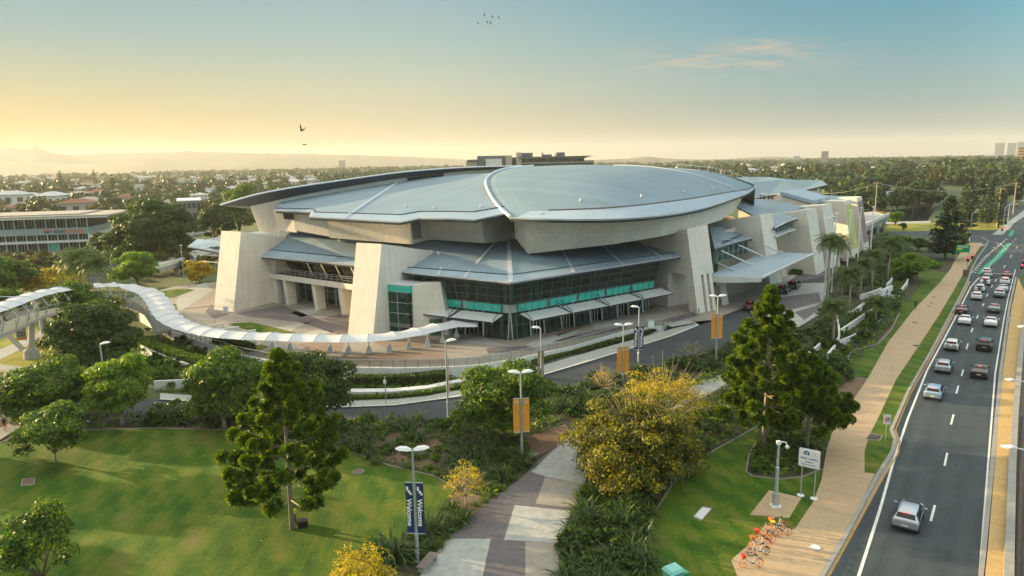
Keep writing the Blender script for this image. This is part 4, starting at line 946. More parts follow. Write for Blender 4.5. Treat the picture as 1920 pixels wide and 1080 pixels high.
# forecourt paving and upper drive
b = MB(); b.sheet(px(ZP+.006, (1400,575),(1440,545),(1475,520),(1542,505),(1556,530),(1538,588),(1500,612),(1440,627))); struct('plaza_paving', b, M['pale'])
b = MB()
for p in (((1440,560),(1535,548),(1540,566),(1450,590)), ((1400,575),(1440,562),(1450,570),(1415,590)), ((1490,585),(1535,572),(1537,586),(1510,602)), ((1480,520),(1540,506),(1548,516),(1490,530))): b.sheet(px(ZP+.011, *p))
struct('plaza_paving', b, M['purple'])
b = MB(); b.sheet(px(ZP+.009, (1470,532),(1500,510),(1545,474),(1572,458),(1610,448),(1650,440),(1648,452),(1600,470),(1572,490),(1560,515),(1548,530))); struct('upper_drive', b, M['asph2'])
b = MB(); b.ribbon(px(ZP+.09, (1466,527),(1498,505),(1540,468),(1570,452),(1608,442)), px(ZP+.09, (1472,532),(1502,511),(1546,474),(1573,459),(1611,449))); struct('pavement', b, M['pale'])
b = MB(); line(b, [(1497,611),(1535,583)], .5, ZP+.016); struct('road_marking', b, M['pale'])
# retaining wall with glass balustrade along the plaza edge
b = MB(); P = pp_
for p, q in zip(P[1:-1], P[2:]): b.hexa([(p[0],p[1]-.12,0), (q[0],q[1]-.12,0), (q[0],q[1]+.12,0), (p[0],p[1]+.12,0)], [(p[0],p[1]-.12,ZP+.16), (q[0],q[1]-.12,ZP+.16), (q[0],q[1]+.12,ZP+.16), (p[0],p[1]+.12,ZP+.16)])
tag(b.build('retaining_wall', M['wconc']), 'white curved retaining wall below the plaza balustrade', 'wall')
BL = thing('balustrade', 'long curved balustrade with thin posts on the white plaza wall', 'railing', (P[8][0], P[8][1], ZP+.16))
def along(P, step):
    out = []; rest = 0
    for p, q in zip(P[:-1], P[1:]):
        d = math.dist(p, q); t = rest
        while t < d: out.append(lerp(p, q, t/d)); t += step
        rest = t-d
    return out
b = MB()
for p, q in zip(P[1:-1], P[2:]):
    b.bar((p[0],p[1],ZP+1.15), (q[0],q[1],ZP+1.15), .07)
b.build('handrail', M['galv'], BL)
b = MB()
for p, q in zip(P[1:-1], P[2:]): b.quad((p[0],p[1],ZP+.22), (q[0],q[1],ZP+.22), (q[0],q[1],ZP+1.05), (p[0],p[1],ZP+1.05))
b.build('glass_panel', glassmat('clear_glass', (.90,.95,.95), .10), BL)
for p in along(P[1:], 1.55)[:99]: MB().box((p[0],p[1],ZP+.6), (.06,.06,1.1)).build('post', M['louvre'], BL)
# terraces below the plaza wall
b = MB(); tw = [G(x,y,.45) for x,y in ((655,734),(740,733),(800,727),(872,713),(930,698))]
for p, q in zip(tw[:-1], tw[1:]): b.hexa([(p[0],p[1]-.7,0),(q[0],q[1]-.7,0),(q[0],q[1]+.5,0),(p[0],p[1]+.5,0)], [(p[0],p[1]-.7,.62),(q[0],q[1]-.7,.62),(q[0],q[1]+.5,.62),(p[0],p[1]+.5,.62)])
tag(b.build('terrace_wall', M['wconc']), 'low pale terrace wall between two clipped hedges below the plaza', 'wall')
b = MB(); tw = [G(x,y,.6) for x,y in ((265,655),(300,672),(350,690),(400,700))]
for p, q in zip(tw[:-1], tw[1:]): b.hexa([(p[0],p[1]-.15,0),(q[0],q[1]-.15,0),(q[0],q[1]+.15,0),(p[0],p[1]+.15,0)], [(p[0],p[1]-.15,1.3),(q[0],q[1]-.15,1.3),(q[0],q[1]+.15,1.3),(p[0],p[1]+.15,1.3)])
tag(b.build('garden_wall', M['wconc']), 'curved white garden wall behind the dark round tree on the left', 'wall')
b = MB(); q = G(322,727,.2); b.box((q[0],q[1],.6), (4,.3,1.2), .1)
tag(b.build('garden_wall', M['wconc']), 'short white wall block between two lawn trees on the left', 'wall')
# paved path with mixed slabs
PL = [(770,1100),(800,1065),(832,1022),(862,985),(905,950),(940,924),(985,890),(1003,868),(1035,842),(1075,815),(1150,775),(1250,742),(1330,712),(1385,686)]
PRt = [(1050,1100),(1049,1040),(1062,1010),(1085,955),(1096,908),(1098,880),(1110,860),(1150,830),(1200,800),(1250,775),(1300,755),(1340,735),(1385,712),(1410,694)]
b = MB(); b.ribbon(px(.10, *PL), px(.10, *PRt)); struct('paved_path', b, M['purple'])
for mk, ps in dict(pale=[[(836,1010),(920,1010),(903,1090),(780,1090)], [(965,947),(1070,958),(1049,1018),(945,1012)], [(996,884),(1040,842),(1075,818),(1110,860),(1096,908),(1022,893)], [(1240,748),(1385,688),(1405,694),(1300,755),(1260,770)]], grey=[[(985,1015),(1048,1018),(1046,1090),(985,1090)], [(1022,895),(1095,908),(1084,953),(1004,944)], [(1110,840),(1180,775),(1230,780),(1150,830)]]).items():
    b = MB()
    for p in ps: b.sheet(px(.105, *p))
    struct('paved_path', b, M[mk])
# sloping garden between the access road / forecourt and the lower lawn
sl1 = [G(x,y,zr(x-60)-.02) for x,y in ((1160,704),(1330,660),(1440,628),(1500,607))] + px(ZP-.02, (1538,588),(1556,545),(1572,505),(1605,472),(1640,455))
sl2 = px(.09, (1240,742),(1400,688),(1480,700),(1570,690),(1640,648),(1686,585),(1712,550),(1700,520),(1690,500))
b = MB(); b.ribbon(sl1, sl2); struct('garden_slope', b, M['cover'])
def gwall(pts, z, h, lab, th=.25):
    b = MB(); P = px(z, *pts)
    for p, q in zip(P[:-1], P[1:]):
        d = Vector((q[0]-p[0], q[1]-p[1], 0)).normalized(); n = Vector((-d.y, d.x, 0))*th/2; p, q = Vector(p), Vector(q); e = Vector((0,0,h)); l = Vector((0,0,1.2))
        b.hexa([p+n-l, p-n-l, q-n-l, q+n-l], [p+n+e, p-n+e, q-n+e, q+n+e])
    tag(b.build('garden_wall', M['wconc']), lab, 'wall', 'white terrace walls in the sloping garden')
gwall([(1612,562),(1632,556),(1652,548)], .9, .9, 'white garden wall leading up to the white sign board')
gwall([(1662,537),(1668,531),(1673,524),(1674,517)], 1.0, .5, 'small curved white wall just above the sign board')
gwall([(1671,559),(1685,552),(1694,541),(1700,533),(1702,527)], .7, .5, 'long curved white wall right of the sign board')
gwall([(1587,596),(1603,588),(1620,575)], 1.0, .8, 'topmost straight white terrace wall below the sign board')
gwall([(1575,629),(1597,614),(1620,598)], .75, .9, 'middle straight white terrace wall in the sloping garden')
gwall([(1627,592),(1641,582)], .8, .7, 'shortest white terrace wall near the sign board')
gwall([(1571,651),(1597,640),(1624,627)], .45, .9, 'lowest straight white terrace wall above the lawn strip')
gwall([(1629,616),(1645,603),(1658,588)], .5, .6, 'white terrace wall ending in a curve beside the dark mulch')
gwall([(1568,600),(1572,620),(1573,640),(1564,660),(1552,674)], .8, .9, 'tall white wall curving downhill beside the palm trunk')
gwall([(1512,671),(1524,663),(1537,651)], .8, .6, 'white wall end showing beside the right hand pine')
# left: roads, paths and grass beyond the small trees
b = MB(); b.ribbon(px(.05, (-60,615),(50,562),(125,517),(185,497),(300,464),(420,441),(500,430)), px(.05, (-60,660),(40,610),(135,560),(215,512),(320,478),(430,455),(510,440))); struct('left_road', b, M['asph'])
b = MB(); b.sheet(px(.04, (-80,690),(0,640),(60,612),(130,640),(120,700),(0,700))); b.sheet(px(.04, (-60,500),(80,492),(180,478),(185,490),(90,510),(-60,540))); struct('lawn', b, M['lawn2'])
b = MB(); b.ribbon(px(.06, (-30,668),(40,638),(75,622)), px(.06, (-30,690),(45,652),(85,628))); b.ribbon(px(.06,(-60,676),(60,690),(140,700)), px(.06,(-60,690),(60,702),(140,712))); b.ribbon(px(.13,(-40,850),(20,812),(40,800)), px(.13,(-60,828),(0,802),(20,792))); struct('pavement', b, M['pale'])
b = MB(); b.sheet(px(.055, (-80,700),(20,705),(60,740),(60,800),(-80,810))); struct('left_road', b, M['asph2'])
b = MB()
for k in range(6): line(b, [(-20,772+6.5*k),(38-2*k,760+6.5*k)], .5, .065)
line(b, [(-10,740),(25,712)], .2, .065)
struct('road_marking', b, M['mark'])
# river and its banks
b = MB(); b.sheet(px(.05, (1640,420),(1700,417),(1738,414),(1752,395),(1772,372),(1810,366),(1880,352),(1900,343),(1840,345),(1790,352),(1745,372),(1735,388),(1690,392),(1640,394),(1560,396),(1560,410))); struct('river', b, M['water'])
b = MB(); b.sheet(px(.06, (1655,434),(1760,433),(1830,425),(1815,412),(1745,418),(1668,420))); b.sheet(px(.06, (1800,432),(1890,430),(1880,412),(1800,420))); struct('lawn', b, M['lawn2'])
b = MB(); b.ribbon(px(.07, (1560,416),(1668,416),(1745,414)), px(.07, (1560,420),(1668,420),(1745,418))); b.ribbon(px(.08, (1860,440),(1885,420),(1920,394)), px(.08, (1880,440),(1902,418),(1935,396))); b.ribbon(px(.09,(1817,457),(1800,470)), px(.09,(1850,458),(1820,470))); struct('pavement', b, M['pale'])
# ================================================================ STREET FURNITURE, VEHICLES, PEOPLE
# ---- tensile canopy along the ramp
def canopy(name, lab, cl, half, rise, step, sagm=.35, parentcat='canopy'):
    pts = resample(cl, max(8, int(sum(math.dist(p,q) for p,q in zip(cl[:-1],cl[1:]))/step)+1))
    root = thing(name, lab, parentcat, pts[len(pts)//2])
    mb = MB(); sub = 6; nc = 9; rows = []; n = len(pts)
    fr = []
    for i, p in enumerate(pts):
        q0, q1 = pts[max(i-1,0)], pts[min(i+1,n-1)]; d = Vector((q1[0]-q0[0], q1[1]-q0[1], 0)).normalized(); fr.append(Vector((d.y, -d.x, 0)))
    for i in range(n-1):
        rows = []
        for k in range(sub+1):
            t = k/sub; c = Vector(lerp(pts[i], pts[i+1], t)); s = (fr[i]*(1-t)+fr[i+1]*t).normalized(); sag = math.sin(math.pi*t)
            hw_ = half*(1-.10*sag); row = []
            for j in range(nc):
                v = -1+2*j/(nc-1); row.append(tuple(c + s*hw_*v + Vector((0,0, rise*(1-v*v) - sag*sagm*(.35+.65*(1-v*v))))))
            rows.append(row)
        m2 = MB(); m2.add([p for r in rows for p in r], [(q*nc+j, q*nc+j+1, (q+1)*nc+j+1, (q+1)*nc+j) for q in range(sub) for j in range(nc-1)])
        m2.build('membrane_panel', M['membrane'], root, smooth=True)
    for i in range(n):
        a_ = MB(); c = Vector(pts[i]); s = fr[i]
        a_.tube([tuple(c + s*half*v*.99 + Vector((0,0,rise*(1-v*v)+.02))) for v in np.linspace(-1,1,9)], .05, 5); a_.build('canopy_arch', M['galv'], root)
    return root, pts, fr
CLZ = [(896,607,3.9),(850,608,3.9),(810,616,3.9),(760,627,3.9),(700,634,3.9),(620,635,3.9),(520,632,3.9),(430,628,3.9),(370,618,3.9),(335,606,4.1),(312,590,4.5),(296,565,5.0),(275,546,5.6),(225,536,6.4),(170,538,7.3),(115,544,8.2),(60,555,8.7),(0,577,8.8),(-40,590,8.8)]
CW, cpts, cfr = canopy('canopy_walkway', 'long white scalloped fabric canopy curving over the ramp around the plaza', [G(*p) for p in CLZ], 1.95, .55, 3.4, .15)
for x, y in ((856,632),(830,642),(802,649),(767,654),(730,659),(692,661),(654,661),(620,660),(545,655),(512,652),(481,647),(450,640),(420,634)):
    b = G(x, y, ZP); j = min(range(len(cpts)), key=lambda k: math.dist(cpts[k][:2], b[:2])); t = cpts[j]
    o = MB().tube([(b[0],b[1],ZP+.7), (b[0],b[1],3.75), (t[0],t[1],t[2]+.3)], [.11,.10,.07], 8).build('canopy_post', M['edge'], CW)
    MB().hexa([(b[0]-.45,b[1]-.4,ZP-.05),(b[0]+.45,b[1]-.4,ZP-.05),(b[0]+.45,b[1]+.4,ZP-.05),(b[0]-.45,b[1]+.4,ZP-.05)], [(b[0]-.18,b[1]-.2,ZP+.95),(b[0]+.18,b[1]-.2,ZP+.95),(b[0]+.18,b[1]+.2,ZP+.95),(b[0]-.18,b[1]+.2,ZP+.95)]).build('concrete_foot', M['wconc'], o, bevel=.03)
# elevated footbridge under the left end of the canopy
FB = thing('footbridge', 'raised white footbridge with glass sides under the fabric canopy at the left', 'footbridge', G(60,670,0))
dk = resample([(p[0],p[1],p[2]-2.9) for p in cpts[[i for i, p in enumerate(cpts) if p[2] > 4.4][0]:]], 40)
w_ = []
for i, p in enumerate(dk):
    q0, q1 = dk[max(i-1,0)], dk[min(i+1,39)]; d = Vector((q1[0]-q0[0], q1[1]-q0[1], 0)).normalized(); w_.append(Vector((d.y,-d.x,0)))
b = MB()
for i in range(39):
    p, q, s, t = Vector(dk[i]), Vector(dk[i+1]), w_[i]*1.7, w_[i+1]*1.7; e = Vector((0,0,.45))
    b.hexa([p+s-e, q+t-e, q-t-e, p-s-e], [p+s, q+t, q-t, p-s])
b.build('deck', M['conc'], FB)
for sg in (1, -1):
    r_ = MB(); g2 = MB()
    for i in range(39):
        p, q = Vector(dk[i])+w_[i]*1.6*sg, Vector(dk[i+1])+w_[i+1]*1.6*sg; e = Vector((0,0,1.15))
        r_.bar(p+e, q+e, .07); g2.quad(p, q, q+e*.92, p+e*.92)
        if i % 2 == 0: r_.bar(p, p+e, .06)
        if sg == -1 and i % 2 == 0: r_.tube([p+Vector((0,0,0)), p+w_[i]*-.5+Vector((0,0,1.4)), p+w_[i]*.4+Vector((0,0,2.9))], .07, 5)
    r_.build('railing', M['galv'], FB); g2.build('glass_side', glassmat('rail_glass', (.85,.92,.92), .18), FB)
b0 = G(60,672,0); tp_ = min(dk, key=lambda p: math.dist(p[:2], (b0[0]-2, b0[1]+4)))
MB().tube([b0, (b0[0]-6.5,b0[1]+2,tp_[2]-.3)], [.4,.3], 10).build('pier', M['conc'], FB); MB().tube([b0, (b0[0]-.3,b0[1]+1.5,tp_[2]-.4)], [.42,.36], 12).build('pier', M['conc'], FB)
MB().lathe([(1.1,0),(.95,1.3),(.6,1.5)], b0, 14).build('pier_base', M['conc'], FB)
b1 = G(83,625,0); MB().lathe([(.5,0),(.5,5.2)], b1, 12).build('pier', M['conc'], FB)
# advertising banner on a curved lamp beside the bridge
def lamp(lab, base, h, heads='twin', ang=0.0, mk='galv', group='twin headed lamp posts', r=.085, hs=1.0):
    t = thing('street_lamp', lab, 'street lamp', base, ang, group)
    MB().lathe([(.26,0),(.26,.06),(r*1.6,.08),(r*1.5,h*.25),(r*1.15,h*.26),(r*.9,h)], (0,0,0), 10).build('pole', M[mk], t, world=False)
    sides = (-1, 1) if heads == 'twin' else (-1,) if heads == 'left' else (1,)
    for s in sides:
        hd = MB(); x0, x1 = .06*s, 1.12*s*hs
        ring = lambda x, z, wy, th: [(x,-wy,z),(x,wy,z),(x,wy*.55,z+th),(x,-wy*.55,z+th)]
        hd.loft([ring(x0,h-.02,.10,.10), ring(.35*s*hs,h+.03,.26,.20), ring(.8*s*hs,h+.10,.27,.17), ring(x1,h+.13,.10,.05)])
        o = hd.build('lamp_head', M['white'], t, world=False, recalc=True)
        MB().box((.62*s*hs,0,h+.035), (.5*hs,.3,.03)).build('lens', M['edge'], o, world=False)
    return t
def banner(lab, base, ang, z0, z1, mk, side, txt=None, w=.62, group='banners on lamp posts', gap=.12, logo=True):
    c = (side*(gap+w/2))
    loc = (base[0], base[1], base[2]+z0)
    t = thing('banner', lab, 'banner', loc, ang, group); h = z1-z0; mb = MB(); k = 10
    for i in range(k):
        y0 = .05*math.sin(i/k*math.pi); y1 = .05*math.sin((i+1)/k*math.pi)
        mb.hexa([(c-w/2,y0-.008,h*i/k),(c+w/2,y0-.008,h*i/k),(c+w/2,y0+.008,h*i/k),(c-w/2,y0+.008,h*i/k)], [(c-w/2,y1-.008,h*(i+1)/k),(c+w/2,y1-.008,h*(i+1)/k),(c+w/2,y1+.008,h*(i+1)/k),(c-w/2,y1+.008,h*(i+1)/k)])
    mb.build('cloth', M[mk], t, world=False)
    for z in (0, h): MB().tube([(side*.03,0,z), (c+side*w/2,0,z)], .03, 6).build('banner_arm', M['galv'], t, world=False)
    if txt:
        Mx = Matrix.Translation((c-.02,-.065,h*.42)) @ Matrix.Rotation(math.radians(90),4,'X') @ Matrix.Rotation(math.radians(-90),4,'Z')
        lettering('lettering', txt, .50, M['text'], t, Mx, .004, bold=.012)
        lg = MB()
        for (dx, dz, sx, sz) in ((-.10,.86,.14,.18),(.02,.80,.16,.12),(.13,.76,.14,.10)): lg.box((c+dx,-.05,h*dz+.1), (sx,.02,sz*1.6))
        lg.build('emblem', M['text'], t, world=False)
    elif logo:
        MB().box((c,-.045,h*.90), (w*.5,.02,.13)).box((c-.06,-.045,h*.85), (w*.3,.02,.06)).build('emblem', M['membrane'], t, world=False)
    return t
LP = {}
for key, (x, y), pt, hd, z, lab in (('near', (783,1052), 838, 'twin', .1, 'nearest twin headed lamp post carrying navy Welcome banners by the bench'),
        ('path', (979,861), 693, 'twin', .1, 'twin headed lamp post with orange banners beside the paved path'),
        ('thin', (841,790), 634, 'right', .1, 'single headed lamp post at the road edge left of the bushy tree'),
        ('road', (1168,716), 604, 'twin', .2, 'twin headed lamp post with orange banners behind the yellow tree'),
        ('welc', (1197,690), 570, 'left', .3, 'lamp post with small navy Welcome banners beside the access road'),
        ('drive', (1342,682), 550, 'twin', .6, 'twin headed lamp post with orange banners near the passage fin'),
        ('gold', (1015,714), 609, 'left', .1, 'lamp post with narrow dark and gold banners before the plaza wall'),
        ('trees', (203,765), 639, 'right', .1, 'lamp post whose head rises above the two lawn trees on the left'),
        ('fore', (1344,577), 468, 'twin', 1.5, None)):
    if lab is None: continue
    B = G(x, y, z); hgt = htop(B, pt+6); LP[key] = (B, hgt); lamp(lab, B, hgt, hd, .05 if hd == 'twin' else .1)
def bz(key, y): B, h = LP[key]; return htop(B, y)
for key, ya, yb, mk, txt, desc in (('near',1000,905,'navy','Welcome','navy Welcome banner on the nearest lamp post'), ('path',810,747,'orange',None,'orange banner on the lamp post beside the paved path'),
        ('road',698,650,'orange',None,'orange banner on the lamp post behind the yellow tree'), ('welc',655,611,'navy','Welcome','small navy Welcome banner beside the access road'),
        ('drive',634,588,'orange',None,'orange banner on the lamp post near the passage fin')):
    B, h = LP[key]
    for sd, wd in ((-1, 'left'), (1, 'right')):
        banner(wd+' '+desc, B, .08 if key != 'near' else -.12, bz(key, ya), bz(key, yb), mk, sd, txt, {'near':.5,'path':.62,'road':.62,'welc':.5,'drive':.62}[key])
M['goldb'] = mat('gold_dark_banner', (.55,.42,.25), .6, nscale=1.5, col2=(.06,.03,.02))
B, h = LP['gold']; banner('left narrow dark banner before the plaza wall', B, .9, bz('gold',708), bz('gold',655), 'goldb', -1, w=.5, logo=False); banner('right narrow gold banner before the plaza wall', B, .9, bz('gold',712), bz('gold',658), 'goldb', 1, w=.5, logo=False)
M['whiteorange'] = mat('white_orange_banner', (.75,.72,.68), .6, nscale=.8, col2=(.75,.25,.05))
B, h = LP['thin']; banner('thin white and orange banner seen edge on by the road', B, 1.25, bz('thin',738), bz('thin',690), 'whiteorange', 1, w=.5, logo=False)
def armlamp(lab, base, h, reach, ang, group='curved arm lamps by the roads', r=.09):
    t = thing('street_lamp', lab, 'street lamp', base, ang, group)
    MB().tube([(0,0,0),(0,0,h*.8),(.1*reach,0,h*.93),(.35*reach,0,h),(.75*reach,0,h+.1),(reach,0,h+.12)], [r*1.3,r,r*.9,r*.8,r*.7,r*.6], 8).build('pole', M['galv'], t, world=False)
    k = 1 if reach > 0 else -1
    MB().ball((reach+.45*k,0,h+.1), (.6,.22,.13), 10, 6).build('lamp_head', M['white'], t, world=False, smooth=True)
    return t
for lab, (x, y), pt, rc, an in (('curved lamp beside the left road below the office building', (164,515), 470, -2.6, 0), ('curved lamp on the left road before the great dark tree', (313,478), 428, -2.4, 0),
        ('curved lamp at the far end of the left road', (395,448), 414, -2.2, 0), ('curved lamp standing at the far side of the junction', (1811,418), 394, 4, .2), ('nearer of two tall curved lamps at the far junction corner', (1880,432), 384, 4.4, .2),
        ('farther of two tall curved lamps at the far junction corner', (1888,430), 378, 5, .2), ('plain lamp pole rising behind the traffic signals', (1817,458), 399, .7, .2), ('curved lamp over the footbridge banner', (66,672), 556, -4.2, .1)):
    B = G(x, y, .1); armlamp(lab, B, htop(B, pt), rc, an)
B = G(345,520,.1); t = thing('street_lamp', 'straight thin lamp pole on the left of the first fin', 'street lamp', B); h = htop(B, 460)
MB().lathe([(.11,0),(.07,h)], (0,0,0), 8).build('pole', M['galv'], t, world=False); MB().box((0,0,h), (.7,.35,.15)).build('lamp_head', M['white'], t, world=False, bevel=.03)
# highway lamps whose arms reach in from the right
for i, (hx, hy, dist_, lab) in enumerate(((1876,836,40,'nearest highway lamp arm reaching over the median from the right'), (1884,711,62,'middle highway lamp arm reaching over the median from the right'), (1908,612,78,'farthest highway lamp arm at the right edge'))):
    p = A(hx, hy, dist_); b = (p[0]+6.2, p[1]-3.4, 0); t = thing('street_lamp', lab, 'street lamp', b)
    e = Vector(p)-Vector(b)
    MB().tube([(0,0,0),(0,0,e.z*.85),tuple(e*.25+Vector((0,0,e.z*.72))),tuple(e*.9+Vector((0,0,e.z*.1)))], [.13,.1,.07,.05], 8).build('pole', M['galv'], t, world=False)
    MB().tube([tuple(e*.88+Vector((0,0,.12*e.z))), tuple(e*.93+Vector((0,0,.07*e.z))), tuple(e)], [.06,.17,.05], 8).build('lamp_head', M['white'], t, world=False, smooth=True)
# poster banner on the bridge lamp
B = G(66,672,.1); z1 = htop(B, 602); z0 = htop(B, 635)
t = thing('banner', 'tall blue white and orange advertising banner by the footbridge pier', 'banner', (B[0]-1.3,B[1]-.3,z0), .05)
for q0, q1, mk in ((0,.16,'orange'),(.16,.62,'membrane'),(.62,1,'poster_b')):
    if mk == 'poster_b': M[mk] = mat('poster_blue', (.10,.30,.62), .6, nscale=.8, col2=(.5,.6,.7))
    MB().box((0,0,(z1-z0)*(q0+q1)/2), (1.45,.04,(z1-z0)*(q1-q0))).build('cloth', M[mk], t, world=False)
fg = MB()
for k in range(6):
    for j in range(2): fg.ball((-.5+.2*k, -.05, (z1-z0)*(.24+.17*j)+.06*(k%2)), (.09,.02,.22), 6, 5)
fg.build('printed_figures', M['louvre'], t, world=False)
# ---- flagpoles
FP = None
for i, (x, y, pt, z, lab) in enumerate(((1546,552,410,1.5,'leftmost of the close trio of white flagpoles'), (1552,556,407,1.4,'middle of the close trio of white flagpoles'), (1559,548,402,1.5,'rightmost of the close trio of white flagpoles'), (1588,507,396,1.5,'white flagpole between the trio and the two far ones'), (1607,503,391,1.5,'white flagpole second from the right'), (1630,500,389,1.0,'rightmost white flagpole beside the palms'))):
    B = G(x, y, z); h = htop(B, pt); t = thing('flagpole', lab, 'flagpole', B, 0, 'white flagpoles along the drive')
    MB().lathe([(.2,0),(.2,.2),(.15,.22),(.13,h*.6),(.10,h)], (0,0,0), 10).build('pole', M['white'], t, world=False, smooth=False)
    MB().lathe([(.12,0),(.34,.05),(.34,.16),(.1,.22)], (0,0,h), 10).build('pole_cap', M['white'], t, world=False)
# ---- signs
def rrect(w, h, r, n=4):
    out = []
    for cx_, cy_, a0 in ((w/2-r,h/2-r,0),(-w/2+r,h/2-r,90),(-w/2+r,-h/2+r,180),(w/2-r,-h/2+r,270)):
        for k in range(n+1): q = math.radians(a0+90*k/n); out.append((cx_+r*math.cos(q), cy_+r*math.sin(q)))
    return out
def plate(w, h, r, y0, y1, zc):
    b = MB(); P = rrect(w, h, r); b.hexa([(x,y0,z+zc) for x,z in P], [(x,y1,z+zc) for x,z in P]); return b
RX = Matrix.Rotation(math.radians(90),4,'X')
M['signblue'] = mat('sign_blue', (.02,.10,.42), .5); M['signred'] = mat('sign_red', (.55,.02,.03), .5); M['signgreen'] = mat('sign_green', (.005,.30,.08), .5)
b1, b2 = G(1501,929,.12), G(1526,935,.12); an = math.atan2(b2[1]-b1[1], b2[0]-b1[0]); wd = math.dist(b1[:2], b2[:2]); mid_ = lerp(b1, b2, .5)
t = thing('road_sign', 'white speed camera ahead sign on two legs beside the tan path', 'road sign', mid_, an); h1 = htop(mid_, 842); h0 = htop(mid_, 876); W2 = (1534-1496)/1300*54*1.0
for s in (-1, 1):
    o = MB().tube([(s*wd/2,0,0),(s*wd/2,0,h1-.1)], .045, 8).build('leg', M['galv'], t, world=False); MB().lathe([(.28,0),(.28,.05),(.1,.07)], (s*wd/2,0,.0), 14).build('foot', M['white'], o, world=False)
sg = plate(W2, h1-h0, .12, -.08, -.06, (h1+h0)/2).build('sign_face', M['white'], t, world=False); plate(W2+.06, h1-h0+.06, .13, -.058, -.045, (h1+h0)/2).build('sign_rim', M['signblue'], sg, world=False)
sH = h1-h0
for txt, zz, sz in (('SPEED CAMERA', .47, .17), ('AHEAD', .29, .17), ('FOR ROAD SAFETY', .13, .12)):
    lettering('lettering', txt, sz*1.1, M['signblue'], sg, Matrix.Translation((0,-.085,h0+sH*zz)) @ RX, .003, bold=.004)
ic = MB(); zc = h0+sH*.76; ic.box((-.22,-.086,zc), (.42,.012,.26)).box((-.22,-.086,zc+.16), (.18,.012,.08)); ic.build('camera_symbol', M['signblue'], sg, world=False)
ic = MB(); ic.torus((-.22,-.094,zc), .07, .025, 'y', 16, 5)
for k in range(3):
    R_ = .10+.09*k; pts = [(.14+R_*math.cos(q),-.088,zc+R_*math.sin(q)) for q in np.linspace(-.8,.8,7)]; ic.tube(pts, .014, 4)
ic.build('wave_symbol', M['awn'], sg, world=False)
B = G(1660,826,.13); t = thing('road_sign', 'white 60 speed limit sign in the grass verge', 'road sign', B, -.35); h1 = htop(B, 777); h0 = htop(B, 795)
MB().tube([(0,0,0),(0,0,h1-.1)], .04, 8).build('post', M['galv'], t, world=False)
sg = plate(.62, h1-h0, .05, -.07, -.05, (h1+h0)/2).build('sign_face', M['white'], t, world=False); MB().torus((0,-.075,(h1+h0)/2+.0), .235, .028, 'y', 24, 5).build('red_ring', M['signred'], sg, world=False)
lettering('lettering', '60', .30, M['black'], sg, Matrix.Translation((0,-.076,(h1+h0)/2)) @ RX, .003, bold=.006)
B = G(1888,632,.2); t = thing('road_sign', 'small white sign on a thin post in the median', 'road sign', B, -.4); h1 = htop(B, 597)
MB().tube([(0,0,0),(0,0,h1)], .035, 6).build('post', M['galv'], t, world=False); sg = plate(.62,.55,.04,-.07,-.05,h1-.2).build('sign_face', M['white'], t, world=False)
MB().bar((-.15,-.08,h1-.35),(-.15,-.08,h1-.05),.07,.01).bar((.15,-.08,h1-.35),(.15,-.08,h1-.05),.07,.01).bar((-.15,-.085,h1-.1),(.15,-.085,h1-.3),.05,.01).build('symbol', M['black'], sg, world=False)
# green direction sign
B = G(1803,492,.13); t = thing('road_sign', 'large green direction sign beside the dark pine and red signals', 'road sign', B, -.5); z1, z0 = htop(B, 459), htop(B, 473)
wg = 22/1300*172
for s in (-.45, .45): MB().tube([(s*wg,0,0),(s*wg,0,z1-.1)], .07, 6).build('leg', M['galv'], t, world=False)
sg = plate(wg, z1-z0, .12, -.12, -.09, (z1+z0)/2).build('sign_face', M['signgreen'], t, world=False)
MB().box((0,-.13,z1-.55), (wg*.8,.01,.12)).box((0,-.13,z1-.30), (wg*.6,.01,.10)).bar((-.3,-.13,z0+.2),(0,-.13,z0+.9),.16,.01).build('route_arrow', M['white'], sg, world=False)
MB().ball((-.75,-.12,z0+.85), (.6,.03,.22), 10, 6).build('yellow_panel', mat('sign_yellow', (.75,.62,.04), .5), sg, world=False); MB().ball((.7,-.12,z0+.75), (.55,.03,.2), 10, 6).build('blue_panel', M['signblue'], sg, world=False)
# white sign board of the centre, with its emblem
p0, p1 = G(1650,566,.6), G(1671,556,.6); an = math.atan2(p1[1]-p0[1], p1[0]-p0[0]); t = thing('sign_board', 'white sign board with blue and yellow emblem on the garden wall', 'sign board', lerp(p0,p1,.5), an); wd = math.dist(p0,p1); zt = htop(p0, 544)
MB().box((0,0,zt/2), (wd,.3,zt)).build('board', M['white'], t, world=False, bevel=.02)
MB().hexa([(-.7,-.17,zt*.5),(-.1,-.17,zt*.5),(-.1,-.16,zt*.5),(-.7,-.16,zt*.5)],[(-.4,-.17,zt*.72),(0,-.17,zt*.72),(0,-.16,zt*.72),(-.4,-.16,zt*.72)]).build('yellow_emblem', mat('emblem_gold', (.6,.45,.05), .5), t, world=False)
MB().hexa([(0,-.17,zt*.5),(.7,-.17,zt*.5),(.7,-.16,zt*.5),(0,-.16,zt*.5)],[(-.2,-.17,zt*.8),(.35,-.17,zt*.8),(.35,-.16,zt*.8),(-.2,-.16,zt*.8)]).build('blue_emblem', M['navy'], t, world=False)
MB().box((0,-.16,zt*.32), (wd*.6,.02,.12)).box((0,-.16,zt*.22), (wd*.5,.02,.07)).build('printed_line', M['awn'], t, world=False)
# small sign post on the roadside pavement
B = G(724,759,.25); t = thing('sign_post', 'thin post with a small white box on the roadside pavement', 'sign post', B); h = htop(B, 706)
MB().tube([(0,0,0),(0,0,h)], .05, 8).build('post', M['galv'], t, world=False); MB().box((0,-.08,h-.6), (.32,.12,.42)).build('sign_box', M['white'], t, world=False, bevel=.015)
